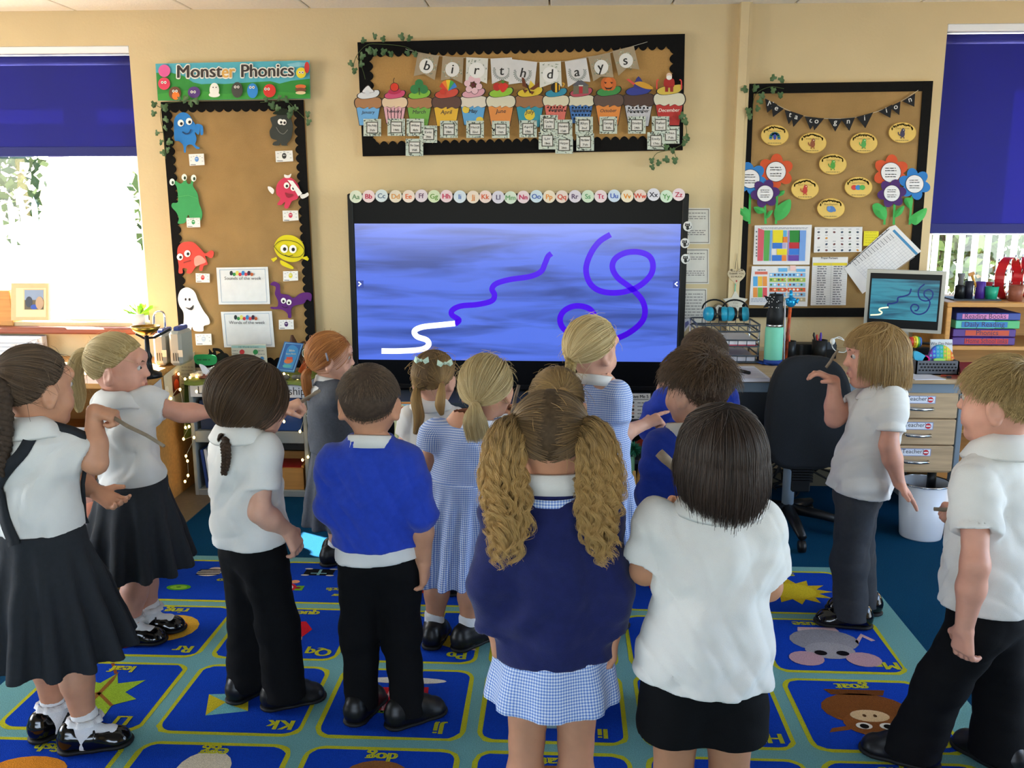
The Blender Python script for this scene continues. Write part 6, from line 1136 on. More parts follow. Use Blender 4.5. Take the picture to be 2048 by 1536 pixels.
# radiator below the window
t=thing('radiator','white ribbed radiator below the bright window','radiator',(-3.3,4.78,0)); wbox('panel',t,'white_enamel',(-4.6,4.77,.12),(-2.75,4.82,.79)); b=MB()
for k in range(30): b.box((-4.58,4.758,.15+k*.021),(-2.77,4.772,.163+k*.021))
o=obj('ribs',b,MATS['white_enamel'],t); o['kind']='stuff'; wbox('bracket',t,'white_enamel',(-4.5,4.78,0),(-4.46,4.81,.12)); wbox('bracket',t,'white_enamel',(-2.9,4.78,0),(-2.86,4.81,.12))
# pink table, red box, basket with a doll behind the first two girls
TZ=.50; p=PZ(120,815,TZ); t=thing('pink_table','low table with pale top and pink sides behind the girl with pinafore straps','table',(-2.1,3.65,0)); M('pink_paint','#c9988a',rough=.6)
wbox('top',t,'white_enamel',(-2.62,3.35,TZ-.02),(-2.03,3.95,TZ)); wbox('apron',t,'pink_paint',(-2.59,3.37,TZ-.14),(-2.06,3.92,TZ-.02))
for x in (-2.57,-2.11):
    for y in (3.39,3.87): wbox('leg',t,'pink_paint',(x,y,0.004),(x+.04,y+.04,TZ-.14))
o=wbox('red_box',None,'satin',(PZ(110,850,TZ)[0],3.45,TZ),(PZ(132,850,TZ)[0]+.02,3.55,TZ+.07),col='#b81c2a'); tag(o,'small red box on the pink table','box')
c=PZ(192,1075); c=np.array([PY(188,1040,3.35)[0],3.35,0.004]); basket('tall wicker basket between the two girls on the left',c,.13,.11,.24,36,20,'#c0a25c','#94753a',.75)
t=thing('cloth_doll','pink cloth doll lying in the tall wicker basket','doll',c+(0,0,.22)); b=MB(); b.ball(c+(.0,.0,.30),(.045,.04,.05)); obj('head',b,M('doll_skin','#b5735c',rough=.8),t); b=MB(); b.ball(c+(.01,.0,.235),(.07,.06,.05)); obj('dress',b,M('doll_dress','#a89ab0',rough=.9),t)
# pink slippers at the right edge
for k,(x,y) in enumerate(((1938,1362),(2036,1350))):
    c=PZ(x,y); t=thing('pink_slipper','bright pink fluffy slipper on the floor behind the fair-haired boy, %s one'%('left','right')[k],'slipper',c,'pink slippers on the carpet'); b=MB(); b.ball(c+(.01,.02,.03),(.045,.09,.03)); obj('upper',b,M('pink_fluff','#d42a94',rough=1,sheen=.6,bump=.8,bscale=300),t); b=MB(); b.ball(c+(.01,.02,.008),(.045,.09,.008)); obj('sole',b,MATS['black_plastic'],t)
# ================================================================== children: bodies and clothes grown as smooth implicit surfaces
nz=lambda v:np.asarray(v,float)/ (np.linalg.norm(v)+1e-12)
def _bb(pts,r): pts=np.array(pts); return pts.min(0)-r,pts.max(0)+r
def CAP(a,b,r1,r2=None,k=.015,op='u'): r2=r1 if r2 is None else r2; return dict(t='c',a=np.array(a,float),b=np.array(b,float),r=(r1,r2),k=k,op=op,bb=_bb([a,b],max(r1,r2)))
def ELL(c,ax,r,k=.02,op='u'): return dict(t='e',c=np.array(c,float),ax=np.array(ax,float),r=np.array(r,float),k=k,op=op,bb=_bb([c],max(r)))
def LOFT(p0,p1,rx,ry,t,rw,rd,k=.02,op='u',pleat=None): return dict(t='l',a=np.array(p0,float),b=np.array(p1,float),X=np.array(rx,float),Yv=np.array(ry,float),tt=t,rw=rw,rd=rd,k=k,op=op,pl=pleat,bb=_bb([p0,p1],max(max(rw),max(rd))*1.12))
def PLANE(p,n,k=.004): return dict(t='p',a=np.array(p,float),n=nz(n),k=k,op='i',bb=None,late=1)
def ev(q,X,Y,Z):
    t=q['t']
    if t=='p': return (X-q['a'][0])*q['n'][0]+(Y-q['a'][1])*q['n'][1]+(Z-q['a'][2])*q['n'][2]
    if t=='c':
        a=q['a']; d=q['b']-a; L2=d@d+1e-12; px,py,pz=X-a[0],Y-a[1],Z-a[2]; h=np.clip((px*d[0]+py*d[1]+pz*d[2])/L2,0,1)
        return np.sqrt((px-h*d[0])**2+(py-h*d[1])**2+(pz-h*d[2])**2)-(q['r'][0]+h*(q['r'][1]-q['r'][0]))
    if t=='e':
        c=q['c']; px,py,pz=X-c[0],Y-c[1],Z-c[2]; k0=0;k1=0
        for i in range(3): A=q['ax'][i]; w=px*A[0]+py*A[1]+pz*A[2]; k0=k0+(w/q['r'][i])**2; k1=k1+(w/q['r'][i]**2)**2
        k0=np.sqrt(k0); return k0*(k0-1)/(np.sqrt(k1)+1e-9)
    a=q['a']; d=q['b']-a; L=np.linalg.norm(d); u=d/L; px,py,pz=X-a[0],Y-a[1],Z-a[2]; h=(px*u[0]+py*u[1]+pz*u[2])/L; hc=np.clip(h,0,1)
    px,py,pz=px-h*d[0],py-h*d[1],pz-h*d[2]
    x=px*q['X'][0]+py*q['X'][1]+pz*q['X'][2]; y=px*q['Yv'][0]+py*q['Yv'][1]+pz*q['Yv'][2]
    rw=np.interp(hc,q['tt'],q['rw']); rd=np.interp(hc,q['tt'],q['rd'])
    rho=np.sqrt((x/rw)**2+(y/rd)**2)
    if q['pl']: n,amp,ph=q['pl']; th=np.arctan2(y,x); s=1-hc; w=np.sin(n*th+ph+1.3*np.sin(2*th)); rho=rho/(1+amp*s*(1-np.abs(w)**.7*np.sign(w))-amp*s)
    dd=(rho-1)*np.minimum(rw,rd); e=np.maximum(-h,h-1)*L
    return np.where(e>0,np.sqrt(np.maximum(dd,0)**2+e**2)+np.minimum(dd,0)*0,np.maximum(dd,e))
def sdf(prims,lo,hi,h,noise=None):
    lo=np.array(lo,float); n=np.maximum(np.ceil((np.array(hi)-lo)/h).astype(int)+1,4); ax=[lo[i]+h*np.arange(n[i]) for i in range(3)]
    D=np.full(n,.5)
    done=False
    for q in prims:
        if q.get('late') and noise and not done: D+=noise(ax[0][:,None,None],ax[1][None,:,None],ax[2][None,None,:]); done=True
        if q['bb'] is None: sl=[slice(0,n[i]) for i in range(3)]
        else:
            m=q['k']*1.5+2*h; a=np.floor((q['bb'][0]-m-lo)/h).astype(int); b=np.ceil((q['bb'][1]+m-lo)/h).astype(int)+1
            a=np.clip(a,0,n); b=np.clip(b,0,n)
            if (b<=a).any(): continue
            sl=[slice(a[i],b[i]) for i in range(3)]
        X=ax[0][sl[0]][:,None,None]; Y=ax[1][sl[1]][None,:,None]; Z=ax[2][sl[2]][None,None,:]
        d=ev(q,X,Y,Z); E=D[tuple(sl)]; k=q['k']
        if q['op']=='u': hh=np.maximum(k-np.abs(E-d),0)/k; D[tuple(sl)]=np.minimum(E,d)-hh*hh*k*.25
        else:
            if q['op']=='s': d=-d
            hh=np.maximum(k-np.abs(E-d),0)/k; D[tuple(sl)]=np.maximum(E,d)+hh*hh*k*.25
    if noise and not done: D+=noise(ax[0][:,None,None],ax[1][None,:,None],ax[2][None,None,:])
    return D,lo
_CO=np.array([(i,j,k) for i in(0,1) for j in(0,1) for k in(0,1)])
_ED=[(0,1),(2,3),(4,5),(6,7),(0,2),(1,3),(4,6),(5,7),(0,4),(1,5),(2,6),(3,7)]
def nets(D,lo,h):
    S=D<0; n=D.shape; cs=sum(S[i:n[0]-1+i,j:n[1]-1+j,k:n[2]-1+k].astype(np.int8) for i,j,k in _CO)
    I=np.argwhere((cs>0)&(cs<8))
    if not len(I): return np.zeros((0,3)),np.zeros((0,4),int)
    V=np.stack([D[I[:,0]+c[0],I[:,1]+c[1],I[:,2]+c[2]] for c in _CO],1); P=np.zeros((len(I),3)); C=np.zeros(len(I))
    for a,b in _ED:
        m=(V[:,a]<0)!=(V[:,b]<0); t=np.where(m,V[:,a]/(V[:,a]-V[:,b]+1e-20),0)[:,None]; P+=m[:,None]*(_CO[a]+t*(_CO[b]-_CO[a])); C+=m
    P=(P/C[:,None]+I)*h+lo; idx=-np.ones((n[0]-1,n[1]-1,n[2]-1),int); idx[I[:,0],I[:,1],I[:,2]]=np.arange(len(I)); Q=[]
    for ax in range(3):
        A=[slice(None)]*3; B=[slice(None)]*3; A[ax]=slice(0,-1); B[ax]=slice(1,None); m=S[tuple(A)]!=S[tuple(B)]; e=np.argwhere(m); u,v=(ax+1)%3,(ax+2)%3
        ok=(e[:,u]>0)&(e[:,v]>0)&(e[:,u]<n[u]-1)&(e[:,v]<n[v]-1); e=e[ok]; o=S[tuple(e.T)]
        def g(du,dv): f=e.copy(); f[:,u]-=du; f[:,v]-=dv; return idx[tuple(f.T)]
        q=np.stack([g(1,1),g(0,1),g(0,0),g(1,0)],1); q[~o]=q[~o][:,::-1]; Q.append(q)
    Q=np.vstack(Q); Q=Q[(Q>=0).all(1)]; return P,Q
def smesh(name,VQ,mat,parent,cuv=None,col=None):
    V=np.vstack([v for v,q in VQ]); off=0; Qs=[]
    for v,q in VQ: Qs.append(q+off); off+=len(v)
    Q=np.vstack(Qs); org=ORG.get(parent.name,np.zeros(3)) if parent else np.zeros(3)
    me=bpy.data.meshes.new(name); me.vertices.add(len(V)); me.vertices.foreach_set('co',(V-org).astype(np.float32).ravel()); nq=len(Q)
    me.loops.add(nq*4); me.loops.foreach_set('vertex_index',Q.astype(np.int32).ravel()); me.polygons.add(nq); me.polygons.foreach_set('loop_start',np.arange(0,nq*4,4,dtype=np.int32)); me.polygons.foreach_set('loop_total',np.full(nq,4,np.int32))
    me.update(calc_edges=True); me.validate(); me.shade_smooth()
    if cuv is not None: at=me.attributes.new('cuv','FLOAT_VECTOR','POINT'); at.data.foreach_set('vector',cuv(V).astype(np.float32).ravel())
    me.materials.append(MATS[mat] if isinstance(mat,str) else mat); o=bpy.data.objects.new(name,me); COL.objects.link(o)
    if parent: o.parent=parent
    ORG[o.name]=org; return o
def grow(prims,h,noise=None,lo=None,hi=None):
    bs=[q['bb'] for q in prims if q['bb'] is not None and q['op']=='u']; l=np.min([b[0] for b in bs],0)-2.5*h if lo is None else np.array(lo); u=np.max([b[1] for b in bs],0)+2.5*h if hi is None else np.array(hi)
    return nets(*sdf(prims,l,u,h,noise),h)
def folds(amp,seed,kx=62,kz=30,dirx=(1,.3,0)):
    r=random.Random(seed); p=[r.uniform(0,6.28) for _ in range(6)]; dx=nz(dirx)
    def f(X,Y,Z):
        s=X*dx[0]+Y*dx[1]; w=np.sin(kz*Z+p[0]+1.2*np.sin(11*s+p[1])); a=np.sin(kx*s+18*Z*np.sin(p[2])+1.6*w+p[3]); b=np.sin(34*s-41*Z+p[4]+w); c=np.sin(52*s*np.cos(p[1])+26*Z+2.2*np.sin(9*Z+7*s+p[5])+p[2]); return amp*(.5*a*np.abs(a)+.45*b+.8*(.45-np.sqrt(np.abs(c)))+.15*np.sin(95*Z+50*s+p[5]))
    return f
# ------------------------------------------------------------------ materials
def skinmat(n,c): return M('skin_'+n,c,rough=.5,noise=.10,nscale=26,sss=.08,spec=.35,bump=.05,bscale=300)
for n,c in (('fair','#cf9d86'),('warm','#c08a6c'),('rosy','#cc947e'),('tan','#b07e5f')): skinmat(n,c)
M('polo_white','#d6d3ce',rough=.9,sheen=.15,bump=.25,bscale=700,noise=.04,nscale=14); M('jumper_blue','#1d3aa6',rough=.95,sheen=.15,bump=.4,bscale=420,noise=.12,nscale=60); M('jumper_navy','#191f52',rough=.95,sheen=.12,bump=.4,bscale=420,noise=.12,nscale=60)
M('trouser_black','#0b0b0d',rough=.9,spec=.15,bump=.2,bscale=500); M('trouser_grey','#33353a',rough=.9,noise=.1,nscale=80,bump=.2,bscale=500); M('pinafore_grey','#24262a',rough=.9,noise=.1,nscale=80,bump=.2,bscale=600); M('pinafore_mid','#4a4d54',rough=.9,noise=.15,nscale=120,bump=.2,bscale=600)
M('shoe_patent','#08080a',rough=.12,spec=.6); M('shoe_black','#0c0c0e',rough=.4,spec=.4); M('sock_white','#dcdcdc',rough=.95,bump=.5,bscale=350); M('band_blue','#20305a',rough=.8); M('bow_mint','#bcd6c4',rough=.8); M('eye_paint',attr='Col',rough=.15,spec=.5); M('lip','#b0685a',rough=.5)
M('twig','#8a7b69',rough=.8,noise=.3,nscale=30)
def ginghammat():
    m=bpy.data.materials.new('gingham'); m.use_nodes=True; N=m.node_tree.nodes; L=m.node_tree.links; b=N['Principled BSDF']; b.inputs['Roughness'].default_value=.9; a=N.new('ShaderNodeAttribute'); a.attribute_name='cuv'; s=N.new('ShaderNodeSeparateXYZ'); L.new(a.outputs['Vector'],s.inputs[0]); T=[]
    for o in (0,1):
        k=N.new('ShaderNodeMath'); k.operation='MULTIPLY'; k.inputs[1].default_value=1/.0068; L.new(s.outputs[o],k.inputs[0]); f=N.new('ShaderNodeMath'); f.operation='FRACT'; L.new(k.outputs[0],f.inputs[0]); g=N.new('ShaderNodeMath'); g.operation='GREATER_THAN'; g.inputs[1].default_value=.5; L.new(f.outputs[0],g.inputs[0]); T.append(g)
    ad=N.new('ShaderNodeMath'); ad.operation='ADD'; L.new(T[0].outputs[0],ad.inputs[0]); L.new(T[1].outputs[0],ad.inputs[1]); h=N.new('ShaderNodeMath'); h.operation='MULTIPLY'; h.inputs[1].default_value=.5; L.new(ad.outputs[0],h.inputs[0])
    r=N.new('ShaderNodeValToRGB'); e=r.color_ramp.elements; e[0].color=(*lin('#dfe3ec'),1); e[1].color=(*lin('#5a78c0'),1); x=e.new(.5); x.color=(*lin('#9db2dc'),1); L.new(h.outputs[0],r.inputs[0]); L.new(r.outputs[0],b.inputs['Base Color']); MATS['gingham']=m
ginghammat()
def hairmat(n,c1,c2,rough=.48,tip=None):
    m=bpy.data.materials.new('hair_'+n); m.use_nodes=True; N=m.node_tree.nodes; L=m.node_tree.links; b=N['Principled BSDF']; b.inputs['Roughness'].default_value=rough; b.inputs['Specular IOR Level'].default_value=.35
    i=N.new('ShaderNodeHairInfo'); r=N.new('ShaderNodeMix'); r.data_type='RGBA'; r.inputs[6].default_value=(*lin(c1),1); r.inputs[7].default_value=(*lin(c2),1); L.new(i.outputs['Random'],r.inputs[0]); 
    if tip:
        x=N.new('ShaderNodeMix'); x.data_type='RGBA'; mr=N.new('ShaderNodeMapRange'); mr.inputs[1].default_value=.15; mr.inputs[2].default_value=.6; L.new(i.outputs['Intercept'],mr.inputs[0]); L.new(mr.outputs[0],x.inputs[0]); L.new(r.outputs[2],x.inputs[6]); x.inputs[7].default_value=(*lin(tip),1); L.new(x.outputs[2],b.inputs['Base Color'])
    else: L.new(r.outputs[2],b.inputs['Base Color'])
    MATS['hair_'+n]=m
    M('scalp_'+n,c1,rough=.7,noise=.35,nscale=90,spec=.2)
for n,a,b_ in (('brown','#43352a','#69533f'),('dark','#231a15','#41322a'),('chest','#3c2c20','#5e4731'),('blonde','#9c8556','#cfba8c'),('honey','#80633c','#b08f5c'),('red','#8a5228','#bf7f42'),('sandy','#877048','#b59a68')): hairmat(n,a,b_)
hairmat('curl','#4a3a28','#7a6040',tip='#b8945c')
hairmat('mouse','#5c4830','#86693f',tip='#ab8a58')
# ------------------------------------------------------------------ hair strands
def strands(name,curves,rad,mat,parent):
    sizes=[len(c) for c in curves]; P=np.vstack(curves)-ORG.get(parent.name,0); hc=bpy.data.hair_curves.new(name); hc.add_curves(sizes); hc.attributes['position'].data.foreach_set('vector',P.astype(np.float32).ravel())
    R=np.concatenate([np.linspace(1,.45,s) for s in sizes])*rad; at=hc.attributes.get('radius') or hc.attributes.new('radius','FLOAT','POINT'); at.data.foreach_set('value',R.astype(np.float32))
    hc.materials.append(MATS[mat]); o=bpy.data.objects.new(name,hc); COL.objects.link(o); o.parent=parent; o['kind']='stuff'; ORG[o.name]=ORG.get(parent.name); return o
class Head:
    A=np.array([.073,.089,.086])
    def __init__(s,c,yaw,pitch,roll,sc): 
        s.c=np.array(c,float); s.s=sc; a,p=math.radians(yaw),math.radians(pitch); s.f=np.array([math.sin(a)*math.cos(p),math.cos(a)*math.cos(p),math.sin(p)]); s.r=np.array([math.cos(a),-math.sin(a),0]); s.u=np.cross(s.r,s.f)
        w=math.radians(roll); s.r,s.u=s.r*math.cos(w)+s.u*math.sin(w),s.u*math.cos(w)-s.r*math.sin(w)
        s.sc=s.c+s.u*.010*sc-s.f*.004*sc
    def W(s,x,y,z): return s.c+(s.r*x+s.f*y+s.u*z)*s.s
    def loc(s,p): d=np.asarray(p)-s.sc; return np.stack([d@s.r,d@s.f,d@s.u],-1)
    def rad(s,d): return s.s/np.sqrt(((d/s.A)**2).sum(-1))
    def onto(s,d,lift=0): d=d/np.linalg.norm(d,axis=-1,keepdims=True); return s.sc+(d@np.stack([s.r,s.f,s.u]))*(s.rad(d)[...,None]+lift)
    def emin(s,az): return np.radians(np.interp(np.abs(np.degrees(az)),[0,38,62,80,92,105,130,180],[36,30,12,-4,-4,-24,-36,-42]))
    def roots(s,n,seed,low=0):
        r=np.random.default_rng(seed); out=[]
        while sum(map(len,out))<n:
            d=r.normal(size=(n*2,3)); d/=np.linalg.norm(d,axis=1)[:,None]; az=np.arctan2(d[:,0],d[:,1]); el=np.arcsin(d[:,2]); out.append(d[el>s.emin(az)+low])
        return np.vstack(out)[:n]
    def cap(s,name,mat,parent,th=.005,shape=None):
        b=MB(); na,ne=48,16; V=[]
        for j in range(ne+1):
            for i in range(na):
                az=-math.pi+2*math.pi*i/na; e0=s.emin(np.array(az)); t=j/ne; e=e0+(math.pi/2-e0)*t; d=np.array([math.cos(e)*math.sin(az),math.cos(e)*math.cos(az),math.sin(e)]); l=th*min(1,t*6)-.001
                V.append(s.onto(d[None],l*s.s)[0])
        b.add(V,[(j*na+i,j*na+(i+1)%na,(j+1)*na+(i+1)%na,(j+1)*na+i) for j in range(ne) for i in range(na)],None,True); return obj(name,b,MATS[mat],parent)
def slerp(a,b,t):
    w=np.arccos(np.clip((a*b).sum(-1),-1,1))[:,None,None]+1e-6; t=t[None,:,None]; return (np.sin((1-t)*w)*a[:,None,:]+np.sin(t*w)*b[:,None,:])/np.sin(w)
def tailpts(guide,radii,n,m,seed,rag=.25,curl=None,flare=0):
    r=np.random.default_rng(seed); G=spl(guide,6); t=np.linspace(0,1,len(G)); R=np.interp(t,np.linspace(0,1,len(radii)),radii); T=np.gradient(G,axis=0); T/=np.linalg.norm(T,axis=1)[:,None]; A=np.cross(T,[.3,.9,.1]); A/=np.linalg.norm(A,axis=1)[:,None]+1e-9; B=np.cross(T,A)
    q=np.sqrt(r.random(n)); w=r.random(n)*6.283; L=1-rag*r.random(n)**1.5; out=[]
    if curl: nc=curl['clumps']; cw=r.random(nc)*6.283; cq=np.sqrt(r.random(nc)); cph=r.random(nc)*6.283; ci=r.integers(0,nc,n); cf=curl['freq']*(.8+.5*r.random(nc)); cl=1-rag*r.random(nc); ca=curl['amp']*(.6+.8*r.random(nc)); sg=np.where(r.random(nc)<.5,-1,1)
    for i in range(n):
        tt=np.linspace(0,L[i] if not curl else cl[ci[i]]*(1-.06*r.random()),m); P=np.stack([np.interp(tt,t,G[:,k]) for k in range(3)],1); a=np.stack([np.interp(tt,t,A[:,k]) for k in range(3)],1); b=np.stack([np.interp(tt,t,B[:,k]) for k in range(3)],1); rr_=np.interp(tt,t,R)[:,None]
        if curl:
            j=ci[i]; P=P+(a*math.cos(cw[j])+b*math.sin(cw[j]))*cq[j]*rr_; ph=sg[j]*cf[j]*tt*6.283+cph[j]; am=(ca[j]*np.clip(.08+tt**1.3*1.25,.08,1.1))[:,None]*(1+.25*r.normal()); P=P+am*(a*np.cos(ph)[:,None]+np.array([0,0,1])*np.sin(ph)[:,None]*.5+b*np.sin(ph)[:,None])+r.normal(size=3)*.0022
        else: P=P+(a*math.cos(w[i])+b*math.sin(w[i]))*q[i]*rr_+r.normal(size=3)*.001*tt[:,None]
        out.append(P)
    return out
def hair_pull(H,mat,parent,groups,n,seed,rad=.00055,fly=60,lift=.010,part=None,name='hair'):
    "groups: list of (tie point, tail guide, tail radii, tail opts, selector)"
    cap=H.cap(name,'scalp_'+mat,parent,.007); D=H.roots(n,seed); r=np.random.default_rng(seed+1); out=[]
    ties=[nz(H.loc(np.array(g[0]))) for g in groups]
    own=np.argmax(np.stack([(D@t) if g[4] is None else g[4](D)*9+(D@t)*.01 for t,g in zip(ties,groups)],1),1)
    for gi,g in enumerate(groups):
        d=D[own==gi]; 
        if not len(d): continue
        ld=lift*(.35+.65*r.random(len(d)))*H.s
        s=slerp(d,np.repeat(ties[gi][None],len(d),0),np.linspace(0,.97,9)); l=ld[:,None]*np.sin(np.linspace(.12,1,9)*math.pi*.62)[None]+.002; base=H.sc+(s@np.stack([H.r,H.f,H.u]))*((H.s/np.sqrt(((s/H.A)**2).sum(-1)))+l)[...,None]
        tp=np.array(g[0])
        if g[1] is None:
            for i in range(len(d)): out.append(np.vstack([base[i],tp+r.normal(size=3)*.004]))
            continue
        tl=tailpts([tp]+list(g[1]),g[2],len(d),g[3].get('m',12),seed+7+gi,g[3].get('rag',.25),g[3].get('curl'))
        for i in range(len(d)): out.append(np.vstack([base[i],tl[i]]))
    for i in range(fly):
        d=H.roots(1,seed+100+i)[0]; t=r.normal(size=3); t-=d*(t@d); t=nz(t-np.array([0,0,.3])); B_=np.stack([H.r,H.f,H.u]); p=H.onto(d[None],.010)[0]; l=.014+.022*r.random(); out.append(np.array([p,p+(t@B_)*l*.6+(d@B_)*.006,p+(t@B_)*l*1.2+(d@B_)*.011,p+(t@B_)*l*1.9+(d@B_)*.010]))
    strands('strands',out,rad,'hair_'+mat,cap); return cap
def hair_short(H,mat,parent,n,seed,length=.03,lift=.5,rad=.0006,top=1.3,mess=.3,low=0,name='hair',crown=(-.0,-.55,.84)):
    cap=H.cap(name,'scalp_'+mat,parent,.008); D=H.roots(n,seed,low); r=np.random.default_rng(seed+1); cr=nz(crown); t=D*(D@cr)[:,None]-cr; t/=np.linalg.norm(t,axis=1)[:,None]+1e-6; el=D[:,2]; L=length*np.where(el>.35,top,np.clip(.55+el*.9,.32,1))*(.75+.5*r.random(n)); t=t+r.normal(size=t.shape)*mess; t-=D*(t*D).sum(1)[:,None]; t/=np.linalg.norm(t,axis=1)[:,None]+1e-6; B=np.stack([H.r,H.f,H.u]); p0=H.onto(D,.002); out=[]
    tw=t@B; dw=D@B; k=np.linspace(0,1,5)
    lf=lift*np.where(el>.35,1.,np.clip(.35+el,.12,1))
    for i in range(n): x=L[i]*k[:,None]; out.append(p0[i]+tw[i]*x+dw[i]*(x*lf[i]*(1-.55*k[:,None]))-np.array([0,0,1])*(x*k[:,None]*.25))
    strands('strands',out,rad,'hair_'+mat,cap); return cap
def hair_bob(H,mat,parent,n,seed,zend,rad=.0006,vol=.014,rag=.02,name='hair',fringe=True,crown=(.0,-.35,.93),curlin=.35):
    cap=H.cap(name,'scalp_'+mat,parent,.010); D=H.roots(n,seed); r=np.random.default_rng(seed+1); B=np.stack([H.r,H.f,H.u]); out=[]
    az=np.arctan2(D[:,0],D[:,1]); el=np.arcsin(D[:,2]); cr=nz(crown)
    # strands leave the crown, so the azimuth of the fall is that of the root seen from the crown
    tv=D-cr*(D@cr)[:,None]; az2=np.arctan2(tv[:,0],tv[:,1]); az2=np.where(el>1.15,az2,az)
    for i in range(n):
        a=az2[i]; e0=el[i]; v=vol*(.35+.65*r.random())*H.s; front=abs(a)<.75
        ee=math.radians(22 if (front and fringe) else np.interp(abs(math.degrees(a)),[45,90,180],[0,-6,-12])); ee=min(ee,e0)
        es=np.linspace(e0,ee,6); az_=np.linspace(az[i],a,6); d=np.stack([np.cos(es)*np.sin(az_),np.cos(es)*np.cos(az_),np.sin(es)],1); P=H.sc+(d@B)*((H.s/np.sqrt(((d/H.A)**2).sum(-1)))+v*np.linspace(.3,1,6)**.6)[:,None]
        last=P[-1]; ze=zend(a)+r.normal()*rag
        if last[2]>ze+.004 and not (front and fringe):
            o=nz((d[-1]*np.array([1,1,0]))@B); k=np.linspace(0,1,7)[1:]; P=np.vstack([P,last+np.stack([o[0]*(.010*k-curlin*.05*k**3),o[1]*(.010*k-curlin*.05*k**3),(ze-last[2])*k],1)+r.normal(size=3)*.003*k[:,None]])
        elif front and fringe:
            k=np.linspace(0,1,4)[1:]; o=d[-1]@B; P=np.vstack([P,last+o*(.004*k)[:,None]+np.array([0,0,-.022])*k[:,None]])
        out.append(P)
    strands('strands',out,rad,'hair_'+mat,cap); return cap
def braid(name,guide,r0,r1,mat,parent,turns=7):
    G=spl(guide,14); n=len(G); T=np.gradient(G,axis=0); T/=np.linalg.norm(T,axis=1)[:,None]; A=np.cross(T,[0,1,.05]); A/=np.linalg.norm(A,axis=1)[:,None]; B=np.cross(T,A); t=np.linspace(0,1,n); R=np.interp(t,[0,.85,.9,1],[r0,r1,r1*.7,r1*.9]); b=MB()
    for k in range(3): ph=2*math.pi*turns*t+2*math.pi*k/3; b.tube(G+A*(R*.75*np.sin(ph))[:,None]+B*(R*.45*np.sin(2*ph))[:,None],R*.62,7)
    return obj(name,b,MATS['scalp_'+mat],parent)
# ------------------------------------------------------------------ hands
def hand_prims(w,d,pal,side,pose,s):
    "w wrist, d direction of the hand, pal palm normal, side +1 right hand / -1 left hand"
    d=nz(d); pal=nz(pal-np.dot(pal,d)*d); lat=np.cross(d,pal)*side   # towards the thumb
    P=[]; wd=.026*s; pl=.048*s
    for q in (-.75,-.25,.25,.75): P.append(CAP(w+d*.006+lat*wd*.55*q,w+d*pl+lat*wd*q,.0115*s,.0095*s,.010))
    cur={'relax':(18,32,25),'grip':(62,80,45),'open':(4,8,6),'point':(62,80,45)}[pose]; tips=[]
    for i,(q,l) in enumerate(((.78,.047),(.27,.052),(-.25,.048),(-.76,.038))):
        c=cur if not (pose=='point' and i==0) else (5,5,3); a=0; p=w+d*pl+lat*wd*q; L=l*s
        for k,fr in enumerate((.44,.31,.25)):
            a+=math.radians(c[k]*(1+.12*i*(pose=='relax'))); dd=d*math.cos(a)+pal*math.sin(a)+lat*.06*q; e=p+nz(dd)*L*fr; P.append(CAP(p,e,(.0072-.0007*k)*s,(.0066-.0008*k)*s,.003)); p=e
    a=w+d*.012+lat*wd*.7; m=a+(d*.55+lat*.75+pal*.25)*.026*s; th={'relax':d*.8+lat*.25+pal*.45,'grip':d*.55-lat*.25+pal*.8,'open':d*.6+lat*.7,'point':d*.55-lat*.25+pal*.8}[pose]; e=m+nz(th)*.026*s
    P.append(CAP(a,m,.0105*s,.0085*s,.008)); P.append(CAP(m,e,.008*s,.0062*s,.003)); return P,w+d*.062*s+pal*.018*s
